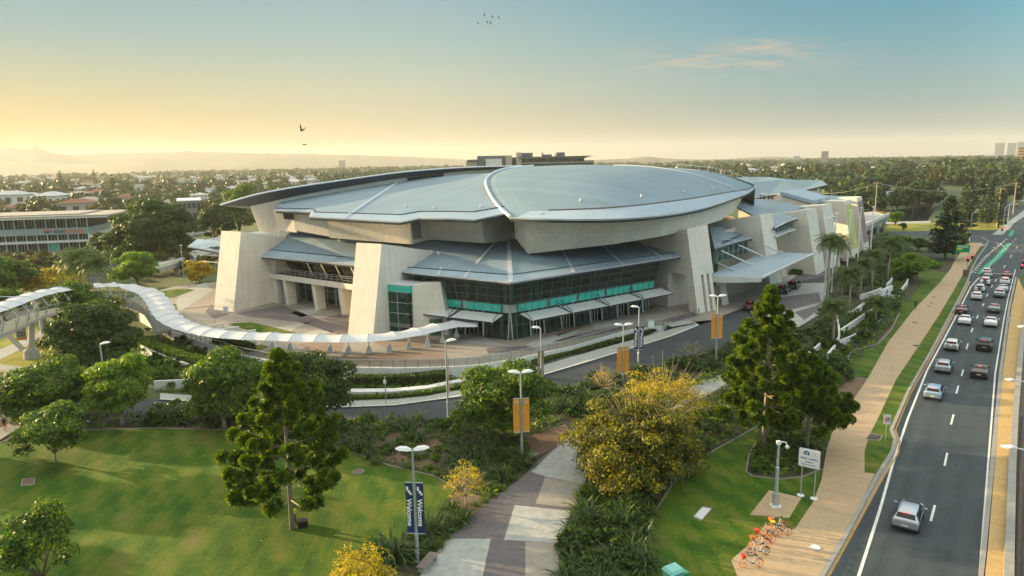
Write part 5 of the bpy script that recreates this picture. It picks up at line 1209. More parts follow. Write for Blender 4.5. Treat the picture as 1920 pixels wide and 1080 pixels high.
# traffic signals
def signal(lab, B, h, ang, lit=True):
    t = thing('traffic_light', lab, 'traffic light', B, ang, 'traffic lights at the junction')
    MB().tube([(0,0,0),(0,0,h)], .07, 8).build('pole', M['galv'], t, world=False)
    o = MB().box((0,-.16,h-.2), (.55,.1,1.25)).box((0,-.25,h-.2), (.38,.2,1.1)).build('signal_housing', M['black'], t, world=False)
    for k, mk in enumerate(('lampred','lampoff','lampoff')):
        MB().ball((0,-.36,h+.15-.35*k), (.15,.05,.15), 12, 6).build('signal_lens', M[mk], o, world=False, smooth=True)
M['lampred'] = mat('red_signal', (.5,.01,.01), .4, emit=(1,.04,.06), estr=3.0); M['lampoff'] = mat('signal_off', (.03,.02,.01), .3); M['lampgreen'] = mat('green_signal', (.01,.4,.2), .4, emit=(.05,1,.5), estr=1.5)
for lab, x, y, pt, z in (('left one of the red traffic lights beside the green direction sign',1813,505,484,.1), ('taller red traffic light at the kerb corner',1821,500,479,.1), ('upper red traffic light at the right edge of the highway',1917,515,489,.15), ('lower red traffic light at the right edge of the highway',1914,518,498,.15), ('traffic light with a green lamp at the far corner',1878,438,428,.1)):
    B = G(x, y, z); signal(lab, B, htop(B, pt), -.55)
# camera mast
B = G(1454,949,.14); t = thing('camera_mast', 'steel camera mast with dome camera on the concrete pad', 'camera mast', B, .1); h = htop(B, 832)
o = MB().box((0,0,.55), (.42,.36,1.1)).build('base_cabinet', M['galv'], t, world=False, bevel=.02); MB().box((0,0,.04), (.75,.65,.1)).build('base_plate', M['white'], o, world=False)
MB().lathe([(.15,1.1),(.14,h*.62),(.16,h*.625),(.10,h*.64),(.09,h)], (0,0,0), 12).build('pole', M['galv'], t, world=False)
o = MB().tube([(0,0,h-.05),(.3,0,h+.15),(.6,0,h+.05),(.68,0,h-.2)], .05, 8).box((-.02,0,h+.08), (.3,.22,.3)).build('bracket', M['white'], t, world=False); MB().ball((.68,0,h-.32), .17, 12, 8).build('dome_camera', M['edge'], o, world=False, smooth=True)
# teal cabinet, benches, covers
B = G(1262,1098,.12); t = thing('utility_cabinet', 'teal green utility cabinet with pitched lid on the lawn', 'cabinet', B, .5)
MB().box((0,0,.55), (1.0,.85,1.1)).build('body', mat('cabinet_teal', (.12,.42,.37), .5, noise=.08), t, world=False, bevel=.02); MB().hexa([(-.58,-.5,1.1),(.58,-.5,1.1),(.58,.5,1.1),(-.58,.5,1.1)],[(-.45,-.38,1.3),(.45,-.38,1.3),(.45,.38,1.3),(-.45,.38,1.3)]).build('lid', mat('cabinet_lid', (.22,.52,.47), .5), t, world=False)
MB().box((0,-.43,.55), (.8,.02,.9)).build('door', mat('cabinet_door', (.10,.38,.33), .5), t, world=False)
B = G(1284,1086,.12); tag(MB().box((B[0],B[1],.3), (.45,.35,.6), .5).box((B[0],B[1],.62), (.5,.4,.06), .5).build('meter_box', mat('box_green', (.05,.28,.12), .5), None), 'small green box beside the teal utility cabinet', 'cabinet')
for lab, p, q in (('slatted bench on the left of the near paving', (792,1074), (812,1050)), ('slatted bench beside the orange banner lamp', (985,871), (1003,859))):
    p, q = G(*p, .11), G(*q, .11); an = math.atan2(q[1]-p[1], q[0]-p[0]); l = math.dist(p,q)+.4; t = thing('bench', lab, 'bench', lerp(p,q,.5), an, None)
    sl_ = MB()
    for k in range(6): sl_.box((0,-.3+.12*k,.45), (l,.085,.05))
    sl_.build('seat', mat('bench_slats', (.20,.17,.15), .7, noise=.2, nscale=4), t, world=False)
    for s in (-1,1): MB().box((s*l*.4,0,.21), (.08,.6,.42)).build('leg', M['galv'], t, world=False)
def cover(lab, poly, mk, rim, z=.14, rnd=False, name='manhole_cover'):
    P = px(z, *poly); c = (sum(p[0] for p in P)/len(P), sum(p[1] for p in P)/len(P), z-.02); t = thing(name, lab, 'manhole cover', c)
    if rnd:
        R_ = math.dist(P[0], P[1])/2; MB().lathe([(R_,0),(R_,.03)], (c[0],c[1],z-.02), 24).build('rim', M[rim], t); MB().lathe([(R_*.82,0),(R_*.82,.04)], (c[0],c[1],z-.02), 24).build('lid', M[mk], t)
    else:
        ins = [lerp(p, (c[0],c[1],z), .16) for p in P]; P = P if sum(P[i][0]*P[(i+1)%4][1]-P[(i+1)%4][0]*P[i][1] for i in range(4)) > 0 else P[::-1]; ins = [lerp(p, (c[0],c[1],z), .16) for p in P]
        MB().hexa([(p[0],p[1],z-.03) for p in P], [(p[0],p[1],z+.01) for p in P]).build('rim', M[rim], t); MB().hexa([(p[0],p[1],z-.02) for p in ins], [(p[0],p[1],z+.02) for p in ins]).build('lid', M[mk], t)
M['rust'] = mat('rusty_lid', (.16,.10,.075), .8, noise=.25, nscale=6)
cover('dark rectangular grate between tan path and verge', ((1622,824),(1630,812),(1656,816),(1650,826)), 'drain', 'kerb')
cover('pale round manhole in the tan path near the bicycles', ((1518,1026),(1540,1026)), 'awn', 'pale', .15, True)
cover('steel rectangular lid in the right lawn', ((1299,969),(1317,949),(1336,953),(1316,976)), 'awn', 'louvre', .14)
cover('round manhole in the left lawn near the edging', ((661,884),(683,884)), 'rust', 'louvre', .14, True)
cover('square brick coloured lid in the left lawn', ((39,911),(41,898),(66,896),(64,908)), 'rust', 'kerb', .14)
for i, (x, y, w) in enumerate(((1750,557,4),(1747,568,4),(1741,574,4),(1715,605,5),(1718,648,7),(1711,647,0))):
    if w: cover(['uppermost','second highest','third highest','fourth','lowest'][i]+' small cover in the far tan path', ((x-w,y),(x+w,y)), 'drain', 'grey', .15, True)
B = G(1810,517,.14); tag(MB().box((B[0],B[1],.75), (.9,.7,1.3), .5).box((B[0],B[1],1.45), (1.0,.8,.1), .5).build('litter_bin', M['rust'], None), 'rust brown square bin at the end of the grass verge', 'bin')
B = G(424,586,ZP); t = thing('litter_bin', 'white bin with pale poster beside the first fin', 'bin', B); MB().box((0,0,.6), (.8,.6,1.2)).build('body', M['white'], t, world=False, bevel=.03); MB().box((.02,-.31,.62), (.6,.02,.9)).build('poster', M['membrane'], t, world=False)
B = G(1219,615,ZP); t = thing('ticket_box', 'white box standing at the end of the balustrade', 'box', B, .4); MB().box((0,0,.65), (1.1,.6,1.1)).build('body', M['white'], t, world=False, bevel=.03); MB().box((0,0,1.23), (1.2,.7,.06)).build('lid', M['edge'], t, world=False)
for i, (x, y) in enumerate(((1243,618),(1253,609),(1264,606),(1274,600),(1283,597),(1293,594),(1302,592),(1310,589))):
    B = G(x, y, ZP); o = MB().lathe([(.09,0),(.09,.95),(.07,1.0)], (B[0],B[1],ZP), 10).build('bollard', M['louvre']); tag(o, 'dark bollard in the row in front of the passage fin', 'bollard', 'bollards before the passage fin')
B = G(568,987,.12); tag(MB().box((B[0],B[1],.36), (.75,.55,.5), .3).box((B[0],B[1],.63), (.8,.6,.05), .3).build('equipment_box', M['black'], None, bevel=.02), 'black box on the lawn under the left pine', 'box')
B = G(573,833,.1); t = thing('traffic_cone', 'small orange cone in the planting behind the left pine', 'cone', B); MB().lathe([(.3,0),(.3,.05),(.16,.06),(.04,.85)], (0,0,0), 12).build('cone_body', mat('cone_orange', (.8,.16,.02), .5), t, world=False)
# shade sails and terrace umbrellas by the far fins
M['yellow'] = mat('shade_yellow', (.78,.52,.02), .6)
for x, y, mk, lab in ((1488,455,'yellow','upper yellow shade canopy on the far terrace'), (1482,461,'membrane','upper white shade canopy on the far terrace'), (1474,467,'yellow','lower yellow shade canopy on the far terrace'), (1468,472,'membrane','lower white shade canopy on the far terrace')):
    B = G(x, y+12, ZP); t = thing('shade_canopy', lab, 'shade canopy', B, .55, 'shade canopies on the far terrace')
    b = MB(); b.hexa([(-3.6,-1.2,2.6),(3.6,-1.2,2.6),(3.6,1.2,2.6),(-3.6,1.2,2.6)], [(-2.4,-.2,3.4),(2.4,-.2,3.4),(2.4,.2,3.4),(-2.4,.2,3.4)]); b.build('canopy_cloth', M[mk], t, world=False)
    for sx in (-3.2, 3.2): MB().tube([(sx,0,0),(sx*.9,0,2.9)], .07, 6).build('post', M['white'], t, world=False)
# ---- cars
M['tyre'] = mat('tyre', (.014,.014,.015), .85); M['rim'] = mat('wheel_rim', (.42,.43,.45), .3, .8); M['carglass'] = mat('car_glass', (.008,.011,.012), .06, spec=.45)
M['tail'] = mat('tail_light', (.45,.01,.01), .25, emit=(1,.03,.02), estr=.55); M['brake'] = mat('brake_light', (.6,.01,.01), .25, emit=(1,.04,.03), estr=2.2); M['head'] = mat('head_lamp', (.7,.72,.74), .15); M['plate'] = mat('number_plate', (.6,.6,.55), .5); M['trim'] = mat('car_trim', (.02,.02,.022), .5)
def paint(name, c, metal=.35): return mat(name, c, .28, metal, coat=.9)
PAINT = dict(silver=paint('silver_paint', (.45,.48,.53), .6), white=paint('white_car_paint', (.74,.74,.75), .0), black=paint('black_car_paint', (.016,.016,.018)), blue=paint('pale_blue_paint', (.28,.40,.56), .5), grey=paint('grey_paint', (.20,.21,.23), .5), maroon=paint('maroon_paint', (.07,.014,.016)), red=paint('dark_red_paint', (.18,.03,.02)))
PROF = {
 'hatch': [(-2.02,.48,.80,.90,.74,.66),(-1.98,.30,.90,1.02,.84,.72),(-1.93,.24,.97,1.08,.86,.72),(-1.62,.22,.97,1.43,.87,.62),(-.9,.22,.95,1.52,.87,.62),(0,.22,.93,1.52,.87,.62),(.45,.22,.92,1.43,.87,.61),(1.12,.22,.90,1.02,.87,.72),(1.6,.22,.84,.92,.85,.70),(1.93,.25,.72,.80,.80,.62),(2.05,.36,.60,.66,.70,.54)],
 'sedan': [(-2.32,.48,.82,.90,.76,.68),(-2.27,.30,.92,1.00,.85,.74),(-2.1,.24,.97,1.05,.88,.76),(-1.55,.22,.96,1.09,.89,.74),(-.95,.22,.94,1.40,.89,.60),(-.4,.22,.93,1.45,.89,.61),(.25,.22,.92,1.42,.89,.61),(1.0,.22,.90,1.03,.89,.74),(1.7,.22,.84,.92,.87,.72),(2.15,.25,.72,.80,.82,.64),(2.3,.36,.58,.64,.72,.56)],
 'suv': [(-2.28,.52,.95,1.05,.78,.70),(-2.23,.36,1.02,1.14,.88,.74),(-2.12,.30,1.08,1.22,.90,.73),(-1.85,.28,1.08,1.62,.91,.66),(-1.0,.28,1.06,1.70,.91,.68),(0,.28,1.04,1.70,.91,.68),(.45,.28,1.03,1.60,.91,.67),(1.1,.28,1.02,1.16,.91,.76),(1.75,.28,.98,1.07,.89,.74),(2.15,.32,.85,.94,.84,.66),(2.28,.44,.70,.76,.74,.58)]}
def ring(st):
    y, zl, zb, zr_, w, wr = st
    half = [(w*.82,zl),(w*.97,zl+.10),(w,(zl+zb)/2),(w*.985,zb-.04),(w*.95,zb),(wr,zr_-.05),(wr*.82,zr_)]
    return [(x,y,z) for x,z in half] + [(-x,y,z) for x,z in reversed(half)]
def build_car(kind, paintm, lab, plate_low=False, spare=False):
    P = PROF[kind]; t = thing('parked_car' if False else 'car', lab, 'car', (0,0,0), 0, None)
    b = MB(); R_ = [ring(s) for s in P]; b.loft(R_); o = b.build('body', paintm, t, world=False, smooth=True, recalc=True)
    sm = o.modifiers.new('round', 'SUBSURF'); sm.levels = 1; sm.render_levels = 1
    n = len(P); iw = [i for i in range(n) if P[i][3]-P[i][2] > .3]; i0, i1 = iw[0], iw[-1]
    def panel(name, pts, off):
        c = Vector((0,0,.7)); nn = (Vector(pts[1])-Vector(pts[0])).cross(Vector(pts[2])-Vector(pts[0])).normalized()
        ctr = sum((Vector(p) for p in pts), Vector())/len(pts)
        if nn.dot(ctr-c) < 0: nn = -nn
        q = [Vector(p)+nn*off for p in pts]; qb = [Vector(p)-nn*.04 for p in pts]
        return MB().hexa(qb, q).build(name, M['carglass'], t, world=False, recalc=True)
    def top(i, f): return (P[i][5]*f, P[i][0], P[i][3])
    ra, rb = P[i0-1], P[i0]
    Y = lambda s, e, f: s[0]+(e[0]-s[0])*f
    Zt = lambda s, e, f: s[3]+(e[3]-s[3])*f
    Wt = lambda s, e, f: s[5]+(e[5]-s[5])*f
    def slope(s, e, f0, f1, wf):
        return [(-Wt(s,e,f0)*wf,Y(s,e,f0),Zt(s,e,f0)), (Wt(s,e,f0)*wf,Y(s,e,f0),Zt(s,e,f0)), (Wt(s,e,f1)*wf,Y(s,e,f1),Zt(s,e,f1)), (-Wt(s,e,f1)*wf,Y(s,e,f1),Zt(s,e,f1))]
    panel('rear_window', slope(ra, rb, .10, .90, .88), .012)
    panel('windscreen', slope(P[i1+1], P[i1], .06, .92, .9), .012)
    for s in (-1, 1):
        yb0, yb1 = P[i0][0]+.02, P[i1+1][0]-.25
        zb, zt = P[i0][2]+.03, P[i0+1][3]-.12; wb, wt = P[i0][4]*.95, P[i0+1][5]+.02
        panel('side_window', [(s*wb,yb0,zb),(s*wb,yb1,zb),(s*wt,P[i1][0],zt),(s*wt,yb0+.18,zt)], .022)
        m_ = MB().ball((s*(P[i1][4]+.10), P[i1+1][0]-.35, P[i1][2]+.06), (.13,.07,.08), 8, 6).build('wing_mirror', paintm, t, world=False, smooth=True)
        yl = P[1][0]; zt_ = P[1][2]
        tl_ = MB().hexa([(s*P[1][4]*.99,yl+.30,zt_-.22),(s*P[1][4]*.60,yl-.05,zt_-.20),(s*P[1][4]*.60,yl+.05,zt_-.20),(s*P[1][4]*.93,yl+.32,zt_-.22)],
                        [(s*P[1][4]*1.0,yl+.32,zt_-.02),(s*P[1][4]*.66,yl-.01,zt_+.0),(s*P[1][4]*.66,yl+.05,zt_+.0),(s*P[1][4]*.93,yl+.33,zt_-.02)]).build('tail_light', M['tail'], t, world=False, recalc=True)
        MB().ball((s*P[-2][4]*.72, P[-2][0]-.02, P[-2][2]-.02), (.17,.14,.08), 8, 6).build('headlight', M['head'], t, world=False, smooth=True)
        r_ = .33 if kind != 'suv' else .37
        for yw in (P[1][0]+.72, P[-2][0]-.62):
            wx = s*(P[4][4]-.10)
            w_ = MB(); w_.torus((wx,yw,r_), r_-.075, .085, 'x', 20, 8); w_ = w_.build('wheel', M['tyre'], t, world=False, smooth=True)
            rm = MB(); n_ = 14
            rm.loft([[(wx-s*.05,yw+math.cos(2*math.pi*k/n_)*(r_-.10),r_+math.sin(2*math.pi*k/n_)*(r_-.10)) for k in range(n_)], [(wx+s*.09,yw+math.cos(2*math.pi*k/n_)*(r_-.12),r_+math.sin(2*math.pi*k/n_)*(r_-.12)) for k in range(n_)], [(wx+s*.06,yw+math.cos(2*math.pi*k/n_)*.06,r_+math.sin(2*math.pi*k/n_)*.06) for k in range(n_)]])
            rm.build('rim', M['rim'], w_, world=False, recalc=True)
            ar = MB(); n_ = 16; ar.loft([[(s*(P[4][4]-.02),yw+math.cos(2*math.pi*k/n_)*(r_+.05),r_+math.sin(2*math.pi*k/n_)*(r_+.05)) for k in range(n_)], [(s*(P[4][4]+.006),yw+math.cos(2*math.pi*k/n_)*(r_+.045),r_+math.sin(2*math.pi*k/n_)*(r_+.045)) for k in range(n_)]])
            ar.build('wheel_arch', M['trim'], t, world=False, recalc=True)
    MB().box((0,P[1][0]-.035,P[1][2]-.30), (.42,.02,.13)).build('number_plate', M['plate'], t, world=False)
    MB().box((0,P[0][0]+.02,P[0][1]-.10), (P[1][4]*1.7,.10,.16)).build('bumper', M['trim'], t, world=False, bevel=.02)
    MB().box((0, P[i0][0]-.03, P[i0][3]-.02), (.34,.06,.035)).build('high_brake_light', M['tail'], t, world=False)
    if spare: 
        w_ = MB(); w_.torus((0,P[0][0]-.10,.98), .24, .10, 'y', 18, 8); w_.build('spare_wheel', M['tyre'], t, world=False, smooth=True)
    return t
def repaint(root, pm, brake=False):
    for c in root.children:
        if c.name.split('.')[0] in ('body','wing_mirror'): c.material_slots[0].link = 'OBJECT'; c.material_slots[0].material = pm
        if brake and c.name.split('.')[0] in ('tail_light','high_brake_light'): c.material_slots[0].link = 'OBJECT'; c.material_slots[0].material = M['brake']
CARS = [ # photo place of the rear wheels, kind, paint, brake lights, label
 (1695,1001,'hatch','silver',0,'nearest silver hatchback alone on the highway'), (1747,753,'hatch','blue',1,'pale blue small car in the left lane'), (1766,702,'hatch','silver',0,'silver hatchback behind the white wagon in the left lane'),
 (1834,712,'sedan','black',1,'black sedan lowest in the right lane'), (1782,660,'hatch','white',0,'white wagon with bicycles on its rear in the left lane'), (1844,660,'suv','black',0,'black four wheel drive above the black sedan'),
 (1807,611,'sedan','white',1,'white sedan just below the dark red car'), (1856,615,'sedan','white',1,'white sedan beside the left lane white sedan'), (1801,591,'sedan','maroon',1,'dark red car with red lights in the left lane'),
 (1862,588,'sedan','grey',0,'grey green sedan beside the dark red car'), (1830,564,'hatch','white',1,'white hatchback in the queue left of the silver wagon'), (1873,559,'suv','silver',1,'silver four wheel drive with orange lights in the queue'),
 (1836,549,'hatch','white',0,'white hatchback below the car with the spare wheel'), (1879,549,'sedan','silver',1,'silver sedan with bright red lights in the queue'), (1846,536,'suv','white',1,'white four wheel drive carrying a spare wheel'),
 (1883,535,'hatch','white',1,'white hatchback third from the front in the right lane'), (1851,523,'sedan','grey',1,'grey car second at the stop line'), (1886,523,'sedan','red',1,'dark red car second at the right lane stop line'), (1849,516,'hatch','white',1,'white car first at the stop line'),
]
proto = {}
for x, y, kind, pc, br, lab in CARS:
    B = G(x, y, .024); L_ = 2.1 if kind != 'sedan' else 2.35
    loc = (B[0]+d36[0]*L_, B[1]+d36[1]*L_, .024); rz = -RA
    key = kind + ('s' if 'spare' in lab else '')
    if key not in proto: t = build_car(kind, PAINT['silver'], lab, spare='spare' in lab); proto[key] = t; t.location = loc; t.rotation_euler = (0,0,rz)
    else: t = dup(proto[key], loc, rz, lab)
    t['group'] = 'cars on the highway'; repaint(t, PAINT[pc], br)
for x, y, kind, pc, rz, lab in ((1470,549,'suv','black',-.55,'black four wheel drive at the forecourt left of the other'), (1489,540,'suv','black',-.55,'black car parked in front on the forecourt'), (1408,578,'sedan','maroon',-.5,'dark maroon car half hidden under the entry canopy')):
    B = G(x, y, ZP+.012); t = dup(proto[kind], B, rz, lab); t['group'] = 'cars on the forecourt'; repaint(t, PAINT[pc])
# two bicycles on the rear of the white wagon
# ---- share bicycles
def bike(lab, wheelm, framem, basket, dark=False):
    t = thing('bicycle', lab, 'bicycle', (0,0,0), 0, 'share bicycles on the apron'); R_ = .31
    for x in (-.52, .52):
        w_ = MB().torus((x,0,R_), R_-.02, .022, 'y', 24, 6).build('wheel', M[wheelm], t, world=False, smooth=True)
        sp = MB()
        for k in range(5): sp.bar((x,0,R_), (x+math.cos(k*1.257)*.28,0,R_+math.sin(k*1.257)*.28), .018)
        sp.ball((x,0,R_), .05, 8, 6); sp.build('spokes', M[wheelm], w_, world=False)
    f_ = MB(); f_.tube([(-.52,0,R_),(-.12,0,.30),(.10,0,.42),(.36,0,.72)], .035, 6); f_.tube([(-.12,0,.30),(-.24,0,.85)], .03, 6); f_.tube([(-.52,0,R_),(-.22,0,.72)], .022, 5); f_.tube([(.52,0,R_),(.40,0,.66),(.34,0,.98)], .028, 6)
    f_.build('frame', M[framem], t, world=False)
    MB().ball((-.26,0,.90), (.15,.09,.045), 8, 5).build('saddle', M['black'], t, world=False, smooth=True)
    MB().tube([(.22,-.29,1.02),(.34,-.2,1.03),(.34,.2,1.03),(.22,.29,1.02)], .018, 6).build('handlebar', M['black'], t, world=False)
    if basket: MB().hexa([(.42,-.12,.72),(.64,-.12,.72),(.64,.12,.72),(.42,.12,.72)],[(.40,-.17,.95),(.70,-.17,.95),(.70,.17,.95),(.40,.17,.95)]).build('basket', M[basket], t, world=False)
    MB().box((-.10,0,.30), (.22,.10,.05)).tube([(-.1,-.16,.2),(-.1,.16,.4)], .02, 5).build('pedals', M['black'], t, world=False)
    MB().tube([(-.80,0,.42),(-.66,0,.62),(-.45,0,.66)], .028, 5).build('mudguard', M['black'], t, world=False); MB().tube([(-.45,.05,.3),(-.5,.22,.0)], .016, 5).build('stand', M['black'], t, world=False)
    return t
M['bikeor'] = mat('bike_orange', (.52,.14,.03), .45); M['bikered'] = mat('bike_red', (.62,.05,.02), .45); M['bikesil'] = mat('bike_silver', (.62,.63,.66), .3, .4)
for (xf, yf), (xr, yr), wm, fm, bk_, lab in (((1393,1064),(1423,1063),'bikeor','bikesil','bikered','front most bicycle with red basket and orange wheels'), ((1408,1043),(1436,1040),'tyre','bikesil',None,'dark wheeled bicycle second from the front'), ((1407,1029),(1441,1027),'bikeor','bikesil','bikeor','orange wheeled bicycle behind the dark wheeled one'), ((1418,1015),(1446,1017),'bikeor','bikered','bikered','red framed bicycle in the middle of the row'),
        ((1433,1003),(1456,1005),'bikeor','bikesil',None,'orange wheeled bicycle just behind the red framed one'), ((1450,1000),(1475,1003),'bikeor','bikesil','yellow','rearmost bicycle by the path with a yellow basket'), ((1443,993),(1470,989),'bikeor','bikesil','bikeor','bicycle at the top of the row against the concrete pad')):
    pf, pr2 = G(xf,yf,.14), G(xr,yr,.14); t = bike(lab, wm, fm, bk_); t.location = lerp(pf, pr2, .5); t.rotation_euler = (.06*random.uniform(-1,1),0,math.atan2(pf[1]-pr2[1], pf[0]-pr2[0]))
w0 = [o for o in bpy.data.objects if o.get('label','').startswith('white wagon with bicycles')][0]
for k, lab in enumerate(('black bicycle hung on the rear of the white wagon', 'second bicycle hung low on the rear of the white wagon')):
    src = [o for o in bpy.data.objects if o.get('label','').startswith('dark wheeled bicycle')][0]
    q = Vector(w0.location) - Vector((d36[0], d36[1], 0))*(2.3+.22*k); t = dup(src, (q.x, q.y, .55), -RA+.12*(1-2*k), lab, 'bicycles on a car rack'); t.scale = (.85,.85,.85); t.rotation_euler = (0, 0, -RA+math.pi*k)
# ---- people
SKIN = mat('skin', (.40,.24,.17), .6)
def person(lab, loc, rz, h, stride, shirt, legs, shoes, hairc, bag=None, arms=.3):
    t = thing('person', lab, 'person', loc, rz); s = h/1.75; me = bpy.data.meshes.new('body')
    k = stride
    J = dict(pel=(0,0,.95),spi=(0,.01,1.15),che=(0,.02,1.36),nec=(0,.02,1.50),hea=(0,.04,1.60),top=(0,.045,1.72),
        hl=(-.10,0,.90),kl=(-.11,.22*k+.03,.50),al=(-.11,.10*k-.06,.09),fl=(-.11,.10*k+.12,.04), hr=(.10,0,.90),kr=(.11,-.05*k+.03,.50),ar=(.11,-.42*k-.02,.12+.06*k),fr=(.11,-.42*k+.14,.05),
        sl=(-.19,.02,1.40),el=(-.25,-.16*arms-.02,1.14),wl=(-.23,.05*arms+.02,.92),gl=(-.22,.10*arms+.04,.80), sr=(.19,.02,1.40),er=(.25,.10*arms,1.14),wr=(.23,.26*arms+.02,.96),gr=(.22,.32*arms+.04,.85))
    E_ = [('pel','spi'),('spi','che'),('che','nec'),('nec','hea'),('hea','top'),('pel','hl'),('hl','kl'),('kl','al'),('al','fl'),('pel','hr'),('hr','kr'),('kr','ar'),('ar','fr'),('che','sl'),('sl','el'),('el','wl'),('wl','gl'),('che','sr'),('sr','er'),('er','wr'),('wr','gr')]
    Rr_ = dict(pel=(.15,.11),spi=(.13,.10),che=(.165,.11),nec=(.055,.06),hea=(.085,.10),top=(.06,.07),hl=(.095,.10),kl=(.062,.065),al=(.042,.045),fl=(.04,.03),hr=(.095,.10),kr=(.062,.065),ar=(.042,.045),fr=(.04,.03),sl=(.062,.062),el=(.045,.045),wl=(.033,.03),gl=(.038,.02),sr=(.062,.062),er=(.045,.045),wr=(.033,.03),gr=(.038,.02))
    ks = list(J); me.from_pydata([J[q] for q in ks], [(ks.index(a_), ks.index(b_)) for a_, b_ in E_], [])
    o = bpy.data.objects.new('body', me); COL.objects.link(o); o.modifiers.new('skin', 'SKIN'); sv = me.skin_vertices[0].data
    for i, q in enumerate(ks): sv[i].radius = Rr_[q]
    sv[0].use_root = True; ss = o.modifiers.new('sub', 'SUBSURF'); ss.levels = 2
    dg = bpy.context.evaluated_depsgraph_get(); m2 = bpy.data.meshes.new_from_object(o.evaluated_get(dg)); bpy.data.objects.remove(o)
    m2.materials.clear()
    for m_ in (SKIN, shirt, legs, shoes): m2.materials.append(m_)
    for f in m2.polygons:
        c = f.center
        f.use_smooth = True
        f.material_index = 3 if c.z < .11 else 0 if (c.z > 1.475 or (abs(c.x) > .2 and c.z < 1.2)) else 1 if c.z > .98 else 2 if c.z > (.55 if legs.name.startswith('shorts') else .1) else 0
    o = bpy.data.objects.new('body', m2); COL.objects.link(o); o.parent = t; m2.transform(Matrix.Scale(s, 4))
    MB().ball((0,.01*s,1.66*s), (.10*s,.115*s,.10*s), 10, 8).build('hair', hairc, t, world=False, smooth=True)
    fc = MB(); fc.ball((0,.145*s,1.585*s), (.016*s,.02*s,.02*s), 6, 5); fc.build('nose', SKIN, t, world=False)
    ey = MB(); ey.ball((-.035*s,.13*s,1.615*s), .012*s, 6, 4).ball((.035*s,.13*s,1.615*s), .012*s, 6, 4); ey.build('eyes', M['black'], t, world=False)
    for sg_, q in ((-1,'gl'),(1,'gr')):
        hd = MB(); c = Vector(J[q])*s
        for f_ in range(4): hd.tube([c+Vector((0,(-.024+.016*f_)*s,-.02*s)), c+Vector((-.006*sg_*s,(-.022+.016*f_)*s,-.06*s)), c+Vector((-.02*sg_*s,(-.018+.015*f_)*s,(-.088+.008*abs(f_-1.4))*s))], [.009*s,.0085*s,.006*s], 6)
        hd.tube([c+Vector((0,.03*s,.0)), c+Vector((-.01*sg_*s,.05*s,-.03*s))], [.01*s,.007*s], 6); hd.build('fingers', SKIN, t, world=False)
    if bag: MB().ball((0,-.17*s,1.22*s), (.15*s,.09*s,.22*s), 10, 8).build('backpack', bag, t, world=False, smooth=True)
    return t
dkc = mat('dark_cloth', (.02,.022,.028), .9); hair = mat('dark_hair', (.025,.016,.01), .7); grey_ = mat('grey_cloth', (.18,.16,.15), .9)
person('person in red shorts with a dark pack jogging at the left edge', G(10,808,.15), .5, 1.6, .8, grey_, mat('shorts_red', (.55,.05,.06), .8), mat('shoe_dark', (.03,.03,.03), .7), hair, dkc, .9)
person('person in dark clothes walking on the tan path', G(1716,580,.15), -.7, 1.6, .5, dkc, mat('trousers_dark', (.025,.025,.03), .9), dkc, hair)
person('person in dark coat walking first on the left road path', G(314,477,.1), 2.4, 1.7, .5, dkc, mat('trousers_blue', (.03,.04,.07), .9), dkc, hair)
person('person in grey walking second on the left road path', G(307,482,.1), 2.4, 1.7, .4, grey_, dkc, dkc, hair)
person('person in a yellow vest standing behind the left pine trunk', G(554,984,.12), 2.6, 1.65, .1, mat('hi_vis', (.62,.70,.05), .7), dkc, dkc, hair)
# ---- birds
def bird(lab, p, span, up, rz, roll, group=None):
    t = thing('bird', lab, 'bird', p, rz, group); t.rotation_euler = (0, roll, rz)
    b = MB(); b.tube([(0,-.22*span,0),(0,-.10*span,0),(0,.08*span,0),(0,.18*span,.01*span),(0,.25*span,0)], [.01*span,.055*span,.06*span,.035*span,.008*span], 8)
    b.hexa([(-.05*span,-.34*span,-.005),(.05*span,-.34*span,-.005),(.02*span,-.18*span,-.005),(-.02*span,-.18*span,-.005)],[(-.05*span,-.34*span,.005),(.05*span,-.34*span,.005),(.02*span,-.18*span,.005),(-.02*span,-.18*span,.005)])
    b.build('body', BIRD, t, world=False, smooth=True)
    for s in (-1, 1):
        w_ = MB(); e = Vector((s*.26*span, .03*span, up*.22*span)); f_ = Vector((s*.5*span, -.06*span, up*.42*span)); th = Vector((0,0,.006*span))
        r0, r1 = Vector((s*.04*span,.10*span,0)), Vector((s*.04*span,-.08*span,0)); e0, e1 = e+Vector((0,.06*span,0)), e-Vector((0,.10*span,0)); f0, f1 = f_+Vector((0,.0,0)), f_-Vector((0,.05*span,0))
        w_.hexa([r0-th,r1-th,e1-th,e0-th],[r0+th,r1+th,e1+th,e0+th]); w_.hexa([e0-th,e1-th,f1-th,f0-th],[e0+th,e1+th,f1+th,f0+th]); w_.build('wing', BIRD, t, world=False)
BIRD = mat('bird_feathers', (.022,.018,.013), .8)
bird('dark bird with raised wings gliding above the crescent roof', A(566,245,95), 1.35, 1.2, 1.3, .3); bird('lower dark bird with folded wings above the crescent roof', A(571,271,95), 1.2, -.15, 1.5, 0)
for x, y, u_ in ((897,44,.5),(908,29,1.1),(914,43,.9),(920,44,1.2),(923,33,1.1),(935,34,1.1)):
    bird('tiny dark bird of the flock high above the roof', A(x,y,150), .95, u_, 1.2+.2*(x%3), .2, 'flock of tiny birds high in the sky')
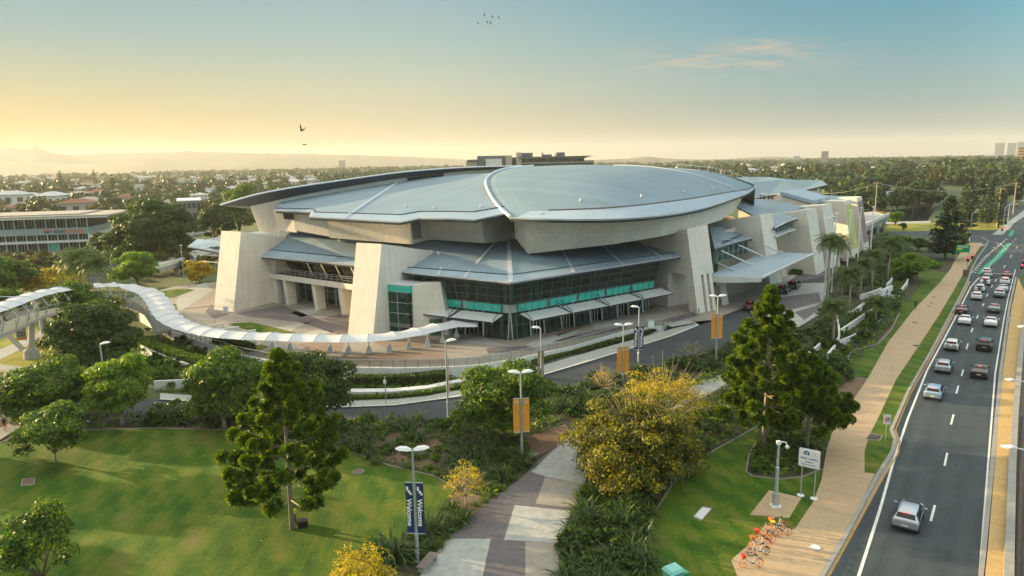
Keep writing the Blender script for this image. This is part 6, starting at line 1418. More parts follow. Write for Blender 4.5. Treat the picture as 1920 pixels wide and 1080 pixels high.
# ================================================================ VEGETATION
def leaf_quads(C, Rad, dens, size, rng, flat=.0, up=.35, aspect=1.7, shell=(.62,1.03)):
    """leaf-sized faces scattered through clumps; C (k,3) centres, Rad (k,3) radii"""
    C = np.asarray(C, float); Rad = np.asarray(Rad, float)
    area = 4*np.pi*((Rad[:,0]*Rad[:,1])**1.6/3+(Rad[:,0]*Rad[:,2])**1.6/3+(Rad[:,1]*Rad[:,2])**1.6/3)**(1/1.6)
    n = np.maximum(6, (area*dens).astype(int)); idx = np.repeat(np.arange(len(C)), n); N_ = len(idx)
    d = rng.normal(size=(N_,3)); d /= np.linalg.norm(d, axis=1, keepdims=True); d[:,2] = np.where(d[:,2] < -.35, -d[:,2]*.6, d[:,2])
    r = rng.uniform(shell[0], shell[1], (N_,1)); P = C[idx] + d*Rad[idx]*r
    nrm = d + rng.normal(scale=.55, size=(N_,3)); nrm[:,2] += up; nrm /= np.linalg.norm(nrm, axis=1, keepdims=True)
    t = np.cross(nrm, rng.normal(size=(N_,3))); t /= np.linalg.norm(t, axis=1, keepdims=True)+1e-9; b = np.cross(nrm, t)
    s = size*rng.uniform(.45,1.5,(N_,1)); t = t*s*aspect/2; b = b*s/2
    V = np.stack([P-t, P+b*.9-t*.1, P+t, P-b*.9-t*.1], 1).reshape(-1,3)
    return V, np.arange(N_*4).reshape(-1,4)
def needles(C, dirs, rad, n, rng, w=.035):
    """tufts: needles radiating from clump centres, biased to a direction"""
    C = np.asarray(C); idx = np.repeat(np.arange(len(C)), n); N_ = len(idx)
    d = rng.normal(size=(N_,3)); d /= np.linalg.norm(d, axis=1, keepdims=True); d = d + .55*np.asarray(dirs)[idx]; d /= np.linalg.norm(d, axis=1, keepdims=True)
    R_ = np.asarray(rad)[idx][:,None]; o = C[idx] + d*R_*rng.uniform(.0,.55,(N_,1)); e = C[idx] + d*R_*rng.uniform(.75,1.08,(N_,1))
    s = np.cross(d, rng.normal(size=(N_,3))); s /= np.linalg.norm(s, axis=1, keepdims=True)+1e-9; s *= (w*rng.uniform(.7,1.4,(N_,1)))
    V = np.stack([o-s*.6, o+s*.6, e+s, e-s], 1).reshape(-1,3)
    return V, np.arange(N_*4).reshape(-1,4)
def limbs(mb, base, h0, targets, r0, rng, trunk_top=None):
    tt = trunk_top or (base[0]+rng.uniform(-.2,.2), base[1]+rng.uniform(-.2,.2), base[2]+h0)
    mid_ = ((base[0]+tt[0])/2+rng.uniform(-.12,.12), (base[1]+tt[1])/2, (base[2]+tt[2])/2)
    mb.tube([(base[0],base[1],base[2]-.2), mid_, tt], [r0*1.25, r0*.95, r0*.8], 9)
    for c in targets:
        q = tuple(np.array(tt)*.5+np.array(c)*.5 + np.array((0,0,-.12*abs(c[2]-tt[2])))+rng.normal(scale=.12,size=3))
        mb.tube([tt, q, tuple(c)], [r0*.55, r0*.34, r0*.10], 6)
LM = dict(
 round=leafmat('leaves_round', (.010,.034,.004), (.058,.132,.012), (.21,.27,.024), .42),
 dark=leafmat('leaves_dark', (.007,.021,.004), (.030,.072,.010), (.11,.16,.02), .34),
 bright=leafmat('leaves_bright', (.036,.096,.008), (.115,.22,.016), (.26,.32,.035), .48),
 gold=leafmat('leaves_gold', (.10,.085,.010), (.34,.27,.018), (.60,.48,.03), .35),
 olive=leafmat('leaves_olive', (.016,.026,.005), (.072,.088,.010), (.42,.36,.02), .38, nscale=.7),
 pine=leafmat('needles', (.010,.032,.004), (.062,.125,.011), (.24,.29,.022), .32, nscale=1.1),
 norf=leafmat('needles_dark', (0.0090,0.0270,0.0120), (0.0240,0.0525,0.0180), (0.0525,0.0825,0.0240), .18),
 palm=leafmat('palm_fronds', (0.0180,0.0450,0.0150), (0.0600,0.1125,0.0270), (0.1650,0.1950,0.0450), .3),
 strap=leafmat('strap_leaves', (.006,.019,.004), (.030,.066,.012), (.115,.18,.03), .27, nscale=1.5),
 grassy=leafmat('tussock', (0.0338,0.0675,0.0113), (0.0788,0.1350,0.0225), (0.1800,0.2137,0.0450), .35, nscale=1.5),
 far=leafmat('leaves_far', (0.0099,0.0277,0.0079), (0.0317,0.0634,0.0158), (0.0842,0.1139,0.0238), .2, nscale=.06),
 farg=leafmat('leaves_far_golden', (.028,.035,.008), (.085,.095,.018), (.19,.15,.03), .3, nscale=.06))
def blobs_in(cx, cy, cz, rx, ry, rz, k, rng, br=(.26,.42), flat=.8, fr=(.45,.82)):
    C = []; R_ = []
    for i in range(k):
        d = rng.normal(size=3); d /= np.linalg.norm(d); 
        if d[2] < -.75: d[2] *= -.6
        f = rng.uniform(*fr); C.append((cx+d[0]*rx*f, cy+d[1]*ry*f, cz+d[2]*rz*f)); q = rng.uniform(*br); m_ = (rx+ry)/2*q
        R_.append((m_, m_, m_*flat*min(1.15, max(.7, rz/rx))))
    return C, R_
TREES = []
def broad_tree(name, lab, base, ctop, cbot, half, leafm, k=26, dens=11, size=.30, bark='bark', r0=.2, seed=1, shift=(0,0), group=None, br=(.26,.42), depth=1.0, fr=(.45,.82)):
    """broad crowned tree: ctop/cbot crown heights above base, half crown radius"""
    rng = np.random.default_rng(seed); t = thing(name, lab, 'tree', base, 0, group); h = ctop-cbot; cz = base[2]+cbot+h*.46; cx, cy = base[0]+shift[0], base[1]+shift[1]
    C, R_ = blobs_in(cx, cy, cz, half, half*depth, h/2, k, rng, br, fr=fr); C.append((cx,cy,cz)); R_.append((half*.62,half*.62*depth,h*.34))
    if cbot < ctop*.55:
        for i in range(k//3):
            q = rng.uniform(0,6.283); f = rng.uniform(.35,.8); m_ = half*rng.uniform(.2,.32); C.append((cx+math.cos(q)*half*f, cy+math.sin(q)*half*depth*f, base[2]+cbot+h*rng.uniform(.10,.26))); R_.append((m_,m_,m_*.75))
    V, Fq = leaf_quads(C, R_, dens*1.9, size*.7, rng); npmesh('crown', V, Fq, LM[leafm], t)
    mb = MB(); limbs(mb, base, max(.6, cbot*.75), [C[i] for i in rng.choice(k, min(9,k), replace=False)], r0, rng); mb.build('trunk', M[bark], t, smooth=True)
    return t
def at(px_, py_, z, pt, pb, wpx):           # base, crown top, crown bottom, half width from the survey picture
    B = G(px_, py_, z); d = math.hypot(B[1]*math.cos(PITCH)+H*math.sin(PITCH), 0); return B, htop(B, pt), htop(B, pb), wpx/2*d/F
for i, (nm, lab, bx, by, z, pt, pb, w_, lm, kw) in enumerate((
  ('lawn_tree', 'small round tree alone on the left lawn', 105,868,.12,748,842,140,'round',dict(k=22,dens=13,size=.26,bark='palebark',r0=.13)),
  ('lawn_tree', 'bushy tree cut by the bottom left corner of the lawn', 80,1112,.12,938,1075,138,'round',dict(k=24,dens=17,size=.2,r0=.12)),
  ('roadside_tree', 'golden lit tree with pale trunk behind the small lawn tree', 230,796,.1,650,770,140,'bright',dict(k=26,dens=12,size=.3,bark='palebark',r0=.2)),
  ('roadside_tree', 'wide tree behind the lone lawn tree at the far left', 95,785,.1,664,778,186,'round',dict(k=32,dens=11,size=.32,r0=.2)),
  ('roadside_tree', 'round tree with forked pale trunk left of the pine', 421,801,.1,646,780,172,'round',dict(k=30,dens=12,size=.3,bark='palebark',r0=.22)),
  ('roadside_tree', 'dense dark egg shaped tree directly behind the left pine', 592,800,.1,641,782,152,'dark',dict(k=34,dens=15,size=.26,r0=.22,br=(.24,.36))),
  ('garden_tree', 'big dark round tree under the fabric canopy bend', 188,700,.1,556,686,165,'dark',dict(k=42,dens=11,size=.34,r0=.3,br=(.24,.36))),
  ('garden_tree', 'light green tree beside the footbridge left of the first fin', 258,535,.1,463,525,92,'bright',dict(k=22,dens=7,size=.5,r0=.25)),
  ('garden_tree', 'tree at the left edge below the office building', 20,560,.1,470,548,120,'round',dict(k=22,dens=5,size=.55,r0=.25)),
  ('garden_tree', 'low golden tree left of the light green tree', 92,548,.1,500,545,130,'gold',dict(k=16,dens=5,size=.5,r0=.2,depth=.6)),
  ('garden_tree', 'small leafy tree between footbridge and left edge', 10,600,.1,536,590,90,'round',dict(k=16,dens=7,size=.4,r0=.2)),
  ('garden_tree', 'golden tree in front of the first fin canopy', 374,530,.1,478,528,60,'gold',dict(k=16,dens=7,size=.42,r0=.2)),
  ('garden_tree', 'leafy tree growing in front of the middle of the footbridge', 152,632,.1,520,622,118,'round',dict(k=30,dens=9,size=.36,r0=.22,depth=.7)),
  ('garden_tree', 'bushy tree between the palms and the big dark round tree', 214,640,.1,548,632,80,'olive',dict(k=22,dens=9,size=.32,r0=.2)),
  ('fig_tree', 'huge dark spreading tree beside the office building', 292,500,0,358,490,170,'dark',dict(k=56,dens=6.5,size=.55,r0=.8,br=(.2,.34))),
  ('garden_tree', 'dark tree just left of the crescent roof tip', 408,455,0,372,450,66,'dark',dict(k=22,dens=6,size=.5,r0=.4)),
  ('garden_tree', 'dark low tree right of the office building corner', 205,492,0,430,488,72,'dark',dict(k=20,dens=6,size=.5,r0=.4)),
  ('garden_tree', 'tree behind the crescent roof tip near the grey hall', 450,440,0,338,430,80,'round',dict(k=24,dens=5,size=.55,r0=.5)),
  ('path_tree', 'bushy tree beside the path and orange banners', 948,826,.1,677,800,190,'round',dict(k=36,dens=13,size=.27,r0=.16,shift=(0,1.0))),
  ('yellow_tree', 'large spreading tree with yellow leaves over the paved path', 1200,905,.12,735,905,262,'olive',dict(k=120,dens=13,size=.21,r0=.2,br=(.10,.24),fr=(.35,1.0),shift=(0,1.2))),
  ('yellow_tree', 'feathery yellow tree rising behind the large yellow tree', 1245,800,.12,698,775,215,'gold',dict(k=60,dens=6,size=.17,bark='palebark',r0=.16,br=(.08,.2),fr=(.3,1.0))),
  ('small_yellow_tree', 'small thin yellow tree beside the near lamp post', 874,952,.12,862,924,104,'gold',dict(k=34,dens=8,size=.13,bark='palebark',r0=.10,br=(.1,.2),fr=(.4,1.0))),
  ('yellow_shrub', 'orange yellow shrub at the bottom edge by the navy banners', 676,1120,.12,1018,1110,150,'gold',dict(k=60,dens=12,size=.14,r0=.08,br=(.09,.2),fr=(.4,1.05))),
  ('bare_tree', 'thin bare young tree with few leaves by the drive', 1296,682,.4,640,668,56,'olive',dict(k=12,dens=4,size=.14,bark='palebark',r0=.10,br=(.14,.26))),
  ('bare_tree', 'bare shrub with a few yellow leaves left of the yellow tree', 1130,735,.2,682,728,56,'gold',dict(k=12,dens=4,size=.16,bark='palebark',r0=.08,br=(.14,.26))),
  ('flowering_tree', 'yellow green flowering tree below the tall dark pine', 1706,526,.2,472,512,76,'bright',dict(k=22,dens=5,size=.42,r0=.2)),
  ('park_tree', 'round green tree by the river beyond the terrace', 1678,422,0,393,418,30,'bright',dict(k=14,dens=5,size=.55,r0=.4)),
  ('park_tree', 'golden round bush by the river beyond the terrace', 1651,408,0,394,410,26,'gold',dict(k=12,dens=5,size=.55,r0=.4)),
  ('park_tree', 'small dark tree standing on the sunlit yellow field', 1694,432,0,417,428,18,'dark',dict(k=10,dens=3,size=.7,r0=.2)),
  ('park_tree', 'low dark tree at the corner left of the tall dark pine', 1722,470,.1,444,466,40,'dark',dict(k=16,dens=5,size=.5,r0=.2)),
  ('park_tree', 'leafy tree between side road and flowering tree', 1690,468,.1,440,464,44,'round',dict(k=16,dens=5,size=.5,r0=.2)),
  ('park_tree', 'bushy tree right behind the tall dark pine', 1800,462,.1,432,458,34,'dark',dict(k=14,dens=5,size=.5,r0=.2)),
  ('park_tree', 'rounded green tree beyond the junction', 1848,418,0,388,415,44,'round',dict(k=18,dens=4.5,size=.55,r0=.4)),
  ('park_tree', 'dark tree beside the junction left of the rounded tree', 1808,420,0,385,415,34,'dark',dict(k=14,dens=5,size=.55,r0=.4)))):
    B, ct, cb, hf = at(bx, by, z, pt, pb, w_); broad_tree(nm, lab, B, ct, cb, hf, lm, seed=100+i, **kw)
# trees just outside the left edge of the picture: their long evening shadows lie over the lawn
for i, (x, y, lab) in enumerate(((-61,53,'dense tree left of the picture shading the near lawn'), (-63,63.5,'dense tree left of the picture shading the middle lawn'), (-70,84,'dense tree left of the picture shading the lawn edging'), (-60,43,'dense tree left of the picture shading the lawn corner'))):
    broad_tree('shade_tree', lab, (x,y,.1), 8.2, 1.2, 5.0, 'dark', k=30, dens=7, size=.4, r0=.25, seed=400+i)
# twigs that show through the yellow trees
def twigs(tree, c, R_, n, seed, mk='palebark'):
    rng = np.random.default_rng(seed); mb = MB()
    for i in range(n):
        d = rng.normal(size=3); d[2] = abs(d[2])*.8+.1; d /= np.linalg.norm(d); p0 = np.array(c)+d*R_*.35; p1 = p0+d*R_*rng.uniform(.45,.8); p1[2] += .2; p2 = p1+np.array((d[0],d[1],-.15))*R_*.16
        mb.tube([tuple(p0), tuple((p0+p1)/2+rng.normal(scale=.12,size=3)), tuple(p1), tuple(p2)], [.026,.02,.012,.006], 4)
    mb.build('twigs', M[mk], tree)
for o in list(bpy.data.objects):
    l_ = o.get('label', '')
    if 'large spreading tree with yellow' in l_: twigs(o, (o.location.x, o.location.y+1.2, 3.2), 5.0, 50, 5)
    if 'feathery yellow tree' in l_: twigs(o, (o.location.x, o.location.y, 2.2), 5.0, 60, 6)
    if 'small thin yellow' in l_: twigs(o, (o.location.x, o.location.y, 1.6), 2.0, 40, 7)
    if 'thin bare young' in l_: twigs(o, (o.location.x, o.location.y, 1.4), 2.2, 40, 8)
    if 'bare shrub with' in l_: twigs(o, (o.location.x, o.location.y, 1.0), 2.4, 50, 9)
def tuft_pine(lab, base, h, half, seed, r0=.2, lo=.16, mat_='pine', whorls=12, bare=(), n=270):
    """young pine: long upswept limbs with a ball of needles at every tip"""
    rng = np.random.default_rng(seed); t = thing('pine_tree', lab, 'tree', base); mb = MB(); C = []; D = []; Rd = []
    mb.tube([(base[0],base[1],base[2]-.2),(base[0]+.1,base[1],base[2]+h*.5),(base[0]+.05,base[1],base[2]+h*.97)], [r0*1.2,r0*.75,r0*.12], 9)
    for w in range(whorls):
        f = lo+(1-lo)*(w/(whorls-1))**.92; prof = (1-f)**.92*1.12*(.62+.38*min(1,(f-lo)/.16+.35)); L_ = half*min(1.05,prof*1.28)+.25; k = 6 if f < .6 else 5
        a0 = rng.uniform(0,6.28); z0 = base[2]+h*f*.97
        for j in range(k):
            an = a0+6.283*j/k+rng.uniform(-.3,.3); l = L_*rng.uniform(.72,1.1); rise = l*(.22+.35*f)*rng.uniform(.6,1.2); dx, dy = math.cos(an), math.sin(an)
            tip = (base[0]+dx*l, base[1]+dy*l, z0+rise); md_ = (base[0]+dx*l*.55, base[1]+dy*l*.55, z0+rise*.22)
            mb.tube([(base[0],base[1],z0), md_, tip], [r0*.30*(1-f*.6), r0*.2*(1-f*.6), r0*.07], 5)
            nt_ = max(2, int(l/.85)); 
            for q in range(nt_):
                s = .56+.47*q/(nt_-1) if nt_ > 1 else 1; off = rng.normal(scale=.16*l/2.2, size=2) if q < nt_-1 else (0,0)
                p = np.array(md_)*(1-(s-.5)*2)+np.array(tip)*((s-.5)*2) if s > .5 else np.array(md_); p = p+np.array((off[0],off[1],.12))
                C.append(p); v = np.array((dx*.6,dy*.6,.75)); D.append(v/np.linalg.norm(v)); Rd.append(rng.uniform(.48,.72)*(1 if f < .8 else .8)*half/4.2)
    for q in range(4): C.append(np.array((base[0]+.05, base[1], base[2]+h*(.90+.03*q)))); D.append((0,0,1)); Rd.append(.45*half/4.2)
    V, Fq = needles(C, D, Rd, n, rng, w=.05*half/4.2); npmesh('foliage', V, Fq, LM[mat_], t); mb.build('trunk', M['palebark' if mat_=='pine' else 'bark'], t, smooth=True); return t
B = G(548,992,.12); tuft_pine('tall open pine with tufted limbs on the left lawn', B, htop(B,662), 105*52/F*.96, 31, .17, .18)
B = G(1431,842,.12); tuft_pine('tall pine with tufted limbs and bare trunk beside the tan path', B, htop(B,540), 76*70/F*1.0, 32, .2, .2, whorls=13)
B = G(1512,842,.12); tuft_pine('shorter bushy dark pine right of the tall trunked pine', B, htop(B,672), 64*72/F*1.1, 33, .16, .22)
def norfolk(lab, base, h, half, seed, group=None, whorls=15, n=60, cat='tree'):
    rng = np.random.default_rng(seed); t = thing('norfolk_pine', lab, cat, base, 0, group); mb = MB(); C = []; R_ = []
    mb.tube([(base[0],base[1],base[2]-.3),(base[0],base[1],base[2]+h)], [h*.018,h*.004], 7)
    for w in range(whorls):
        f = .12+.87*w/(whorls-1); L_ = half*((1-f)*.92+.06)*(1 if f > .25 else .8); k = 7
        for j in range(k):
            an = rng.uniform(0,6.28); l = L_*rng.uniform(.75,1.15); nn = max(2, int(l/ (half*.16)))
            for q in range(1, nn+1):
                s = q/nn; C.append((base[0]+math.cos(an)*l*s, base[1]+math.sin(an)*l*s, base[2]+h*f+l*.10*s-.02*h*rng.uniform(0,1))); R_.append((half*.13,half*.13,half*.085))
    C.append((base[0],base[1],base[2]+h*.985)); R_.append((half*.06,half*.06,h*.03))
    V, Fq = leaf_quads(C, R_, 26/half**1.6 if half < 3 else 2.2*(6/half)**2, .34*half/4, rng, aspect=2.4); npmesh('foliage', V, Fq, LM['norf'], t); mb.build('trunk', M['bark'], t); return t
B = G(1772,486,.1); norfolk('tall broad dark pine left of the green direction sign', B, htop(B,370), 46*165/F, 41, whorls=17)
B = G(1812,432,0); norfolk('dark pine with bare trunk top beyond the junction', B, htop(B,345), 22*250/F, 42)
B = G(1852,425,0); norfolk('second dark pine beyond the junction towards the river', B, htop(B,350), 20*255/F, 43)
B = G(1872,428,0); norfolk('third dark pine beyond the junction nearest the highway', B, htop(B,357), 18*250/F, 44)
for x, y, pt, hw_, lab in ((218,402,327,9,'lone conical pine standing among the suburb houses'), (562,335,322,5,'thin dark cypress like pine behind the crescent roof'), (1563,345,298,5,'left one of two slim pines on the far skyline'), (1581,345,297,6,'right one of two slim pines on the far skyline'), (118,372,321,9,'hazy conical pine in the golden suburb at the left'), (180,360,318,7,'smaller hazy conical pine in the golden suburb')):
    B = G(x, y, 0); norfolk(lab, B, htop(B, pt), hw_*math.hypot(B[0],B[1])/F, 50+x, whorls=11)
def palm(lab, base, h, fl, seed, nf=40, r0=.16, group='palms along the drive', droop=.9):
    rng = np.random.default_rng(seed); t = thing('palm_tree', lab, 'palm', base, 0, group); mb = MB()
    lx, ly = rng.uniform(-.4,.4,2); top = (base[0]+lx, base[1]+ly, base[2]+h)
    mb.tube([(base[0],base[1],base[2]-.2),(base[0]+lx*.3,base[1]+ly*.3,base[2]+h*.5),top], [r0*1.4,r0,r0*.85], 9); mb.build('trunk', M['palebark'], t, smooth=True)
    Vs = []; 
    for i in range(nf):
        an = 2.399*i+rng.uniform(-.2,.2); e0 = 1.35-1.55*(i/nf); d = np.array((math.cos(an), math.sin(an), 0)); sd = np.array((-d[1], d[0], 0)); L_ = fl*rng.uniform(.8,1.1); K_ = 9; p = np.array(top); el = e0
        for k in range(K_):
            st = L_/K_; dirv = d*math.cos(el)+np.array((0,0,math.sin(el))); q = p+dirv*st; w = L_*.27*math.sin(math.pi*min(.98,(k+1.2)/(K_+1.0)))**.8
            up_ = np.cross(sd, dirv)
            for s in (-1, 1):
                for m_ in range(2):
                    o = p+(q-p)*(m_/2); tip = o + sd*s*w + dirv*w*.55 - np.array((0,0,1))*w*rng.uniform(.15,.6)*droop
                    Vs += [o, o+dirv*st*.30, tip+dirv*.04, tip]
            Vs += [p-sd*.02, p+sd*.02, q+sd*.015, q-sd*.015]
            p = q; el -= droop*(.10+.035*k)
    npmesh('fronds', np.array(Vs), np.arange(len(Vs)).reshape(-1,4), LM['palm'], t); return t
for i, (x, y, z, pt, fl, lab) in enumerate(((1549,578,1.2,452,3.1,'tall full palm in front of the flagpole trio'), (1563,560,1.2,455,2.9,'second tall palm beside the flagpole trio'), (1562,642,.9,575,2.9,'young palm with grey trunk on the white terrace'), (1612,560,.9,494,2.8,'palm in the middle of the drive planting'), (1634,545,.9,478,2.8,'palm right of the two far flagpoles'), (1663,530,.8,456,3.8,'big spreading palm above the sign board'), (1648,500,.9,445,2.9,'palm beside the rightmost flagpole'), (1592,590,1.0,512,2.7,'low palm among shrubs above the terrace walls'), (1640,606,.7,568,2.6,'low cycad like palm below the white sign board'), (1578,560,1.2,520,2.6,'short palm behind the upper terrace wall'), (1690,512,.7,466,2.8,'palm beside the yellow green flowering tree'))):
    B = G(x, y, z); palm(lab, B, htop(B, pt)-.2, fl, 200+i)
for i, (x, y, pt, fl, lab) in enumerate(((168,590,485,4.6,'tall palm behind the footbridge canopy'), (192,596,498,4.2,'palm leaning right of the tall footbridge palm'), (135,612,552,4.0,'short bushy palm in front of the footbridge'), (110,625,562,3.6,'lowest palm close to the footbridge pier'), (150,585,494,4.4,'palm left of the tall footbridge palm'))):
    B = G(x, y, .1); palm(lab, B, htop(B, pt), fl, 230+i, group='palms beside the footbridge')
# ---- shrubs in the beds: prototypes, then individual copies
def strap_bush(name, n, L_, w, mk, seed, spread=1.0, K_=4):
    rng = np.random.default_rng(seed); Vs = []
    for i in range(n):
        an = rng.uniform(0,6.283); d = np.array((math.cos(an), math.sin(an), 0)); sd = np.array((-d[1],d[0],0)); el = rng.uniform(.5,1.5); l = L_*rng.uniform(.6,1.1); p = np.array((rng.normal(scale=.16*L_),rng.normal(scale=.16*L_),0)); wd = w*rng.uniform(.7,1.3)
        for k in range(K_):
            st = l/K_; dv = d*math.cos(el)*spread+np.array((0,0,math.sin(el))); q = p+dv*st; w0, w1 = wd*(1-k/K_*.7), wd*(1-(k+1)/K_*.7)*(0.12 if k == K_-1 else 1)
            Vs += [p-sd*w0, p+sd*w0, q+sd*w1, q-sd*w1]; p = q; el -= rng.uniform(.25,.55)
    me_o = npmesh(name, np.array(Vs), np.arange(len(Vs)).reshape(-1,4), LM[mk]); return me_o
def leaf_bush(name, r, hgt, mk, seed, dens=26, size=.16):
    rng = np.random.default_rng(seed); C, R_ = blobs_in(0,0,hgt*.5,r,r,hgt*.5,9,rng,(.35,.5)); C.append((0,0,hgt*.4)); R_.append((r*.7,r*.7,hgt*.4))
    V, Fq = leaf_quads(C, R_, dens, size, rng); return npmesh(name, V, Fq, LM[mk])
PR = dict(strap=[strap_bush('strappy_shrub', 80, 1.7, .065, 'strap', s, 1.0) for s in (1,2,3)], grassy=[strap_bush('tussock_plant', 110, .85, .022, 'grassy', s, 1.1) for s in (4,5,6)], bush=[leaf_bush('leafy_shrub', .75, 1.1, 'dark', s) for s in (7,8)], gbush=[leaf_bush('leafy_shrub', .7, .9, 'round', s) for s in (9,10)])
used = set()
def inside(p, poly):
    x, y = p; c = False; n = len(poly); j = n-1
    for i in range(n):
        xi, yi = poly[i]; xj, yj = poly[j]
        if (yi > y) != (yj > y) and x < (xj-xi)*(y-yi)/(yj-yi)+xi: c = not c
        j = i
    return c
def scatter(poly, n, kinds, lab, group, z=.08, sc_=(.8,1.3), seed=0, mind=.9, cat='shrub', zf_=None):
    """individual plants over a bed outlined on the survey picture"""
    rng = random.Random(seed); P = [G(x,y,z) for x,y in poly]; xs_ = [p[0] for p in P]; ys_ = [p[1] for p in P]; P2_ = [(p[0],p[1]) for p in P]; pts = []; tries = 0
    while len(pts) < n and tries < n*60:
        tries += 1; p = (rng.uniform(min(xs_),max(xs_)), rng.uniform(min(ys_),max(ys_)))
        if inside(p, P2_) and all((p[0]-q[0])**2+(p[1]-q[1])**2 > mind**2 for q in pts): pts.append(p)
    for p in pts:
        src = rng.choice(PR[rng.choice(kinds)])
        if src.name in used: o = src.copy(); COL.objects.link(o)
        else: o = src; used.add(src.name)
        s = rng.uniform(*sc_); o.location = (p[0],p[1],zf_(p) if zf_ else z); o.rotation_euler = (0,0,rng.uniform(0,6.28)); o.scale = (s,s,s*rng.uniform(.85,1.15))
        tag(o, lab, cat, group)
scatter([(640,838),(660,790),(720,785),(790,795),(790,825),(700,862)], 24, ['strap','strap','gbush'], 'dark shrub in the bed between road and left lawn', 'strappy shrubs above the left lawn', seed=1)
scatter([(690,868),(760,830),(835,850),(860,905),(815,890)], 18, ['grassy','gbush'], 'low green tussock along the left lawn edging', 'tussocks along the left lawn edging', seed=2, mind=.6)
scatter([(815,850),(870,820),(985,850),(985,880),(930,922),(860,905)], 28, ['strap','strap','grassy'], 'dark strappy shrub left of the paved path', 'strappy shrubs left of the paved path', seed=3)
scatter([(750,1045),(800,985),(835,945),(880,965),(855,990),(820,1030),(790,1048)], 26, ['grassy','strap'], 'green tussock between near lamp and paving', 'tussocks beside the near paving', seed=4, mind=.65, sc_=(.7,1.1))
scatter([(880,965),(935,925),(990,880),(1000,868),(960,865),(905,925)], 18, ['grassy','gbush'], 'small clipped tussock edging the paved path', 'tussocks edging the paved path', seed=5, mind=.6, sc_=(.6,.95))
scatter([(1055,1100),(1052,1030),(1075,960),(1095,910),(1130,915),(1225,930),(1215,1000),(1205,1100)], 58, ['strap','strap','bush','grassy'], 'dark green shrub right of the paved path', 'strappy shrubs right of the paved path', seed=6, mind=.85)
scatter([(1030,760),(1050,735),(1150,712),(1200,700),(1240,720),(1140,770),(1060,795)], 34, ['strap','strap','bush'], 'dark shrub between drive and yellow tree', 'strappy shrubs before the drive', seed=7, sc_=(1,1.5))
scatter([(1200,705),(1290,680),(1380,655),(1390,672),(1330,700),(1255,728)], 30, ['strap','bush'], 'dark shrub beside the lamp post near the drive', 'shrubs beside the drive lamps', seed=8, zf_=lambda p: .5)
scatter([(1250,880),(1290,775),(1395,715),(1425,780),(1330,842)], 38, ['bush','gbush','grassy'], 'green groundcover shrub above the right lawn edging', 'shrubs above the right lawn', seed=9, sc_=(.8,1.2))
scatter([(1412,890),(1408,855),(1430,830),(1480,815),(1540,815),(1535,870),(1505,890)], 34, ['gbush','grassy','bush'], 'low shrub in the bed below the two right pines', 'shrubs below the right pines', seed=10, sc_=(.55,.95), mind=.7)
scatter([(1540,790),(1560,720),(1580,690),(1600,720),(1570,790)], 12, ['grassy','bush'], 'shrub beside the tan path below the lawn strip', 'shrubs beside the tan path', seed=11)
scatter([(1380,720),(1440,650),(1545,640),(1590,670),(1560,740),(1440,770)], 46, ['bush','strap','gbush'], 'dark shrub around the right hand pines', 'shrubs around the right pines', seed=12, sc_=(1,1.7), zf_=lambda p: .35)
scatter([(1500,640),(1545,585),(1570,600),(1640,570),(1690,560),(1680,590),(1625,640),(1570,670)], 60, ['bush','gbush','strap'], 'green shrub between the white terrace walls', 'shrubs between the terrace walls', seed=13, sc_=(.9,1.5), zf_=lambda p: .7)
scatter([(1550,560),(1580,505),(1640,462),(1690,490),(1700,520),(1650,545),(1600,565)], 60, ['bush','strap','gbush'], 'dark shrub under the palms along the drive', 'shrubs under the drive palms', seed=14, sc_=(1.2,2.0), zf_=lambda p: 1.0)
scatter([(1690,545),(1700,505),(1740,490),(1775,500),(1720,512)], 16, ['bush','gbush'], 'rounded shrub beside the lawn under the flowering tree', 'shrubs under the flowering tree', seed=15, sc_=(1.2,1.8))
scatter([(270,800),(300,770),(520,775),(640,800),(630,832),(520,815),(430,798),(300,797)], 60, ['strap','bush'], 'dark shrub in the shaded bed behind the left lawn', 'shrubs in the shaded bed behind the left lawn', seed=16, sc_=(1.0,1.5))
scatter([(265,650),(275,700),(330,740),(420,740),(430,690),(330,650)], 44, ['bush','gbush'], 'grey green shrub in the garden below the ramp', 'shrubs in the garden below the ramp', seed=17, sc_=(1.2,1.9))
scatter([(80,650),(110,600),(200,620),(150,690),(90,680)], 20, ['bush','gbush','strap'], 'dark shrub beside the footbridge pier', 'shrubs beside the footbridge pier', seed=18, sc_=(1.2,2))
scatter([(270,610),(300,640),(370,668),(430,690),(380,690),(300,665),(262,640)], 26, ['gbush','bush'], 'flowering shrub along the curved ramp wall', 'shrubs along the curved ramp wall', seed=19, sc_=(.8,1.2))
scatter([(790,815),(860,780),(900,800),(850,840)], 14, ['gbush','grassy'], 'round shrub between road and bushy path tree', 'shrubs by the bushy path tree', seed=20)
B = G(700,1062,.12); o = PR['strap'][0].copy(); COL.objects.link(o); o.location = (B[0]+1,B[1]+.6,.1); o.scale = (1.7,1.7,1.7); tag(o, 'large cycad like plant beside the orange yellow shrub', 'shrub')
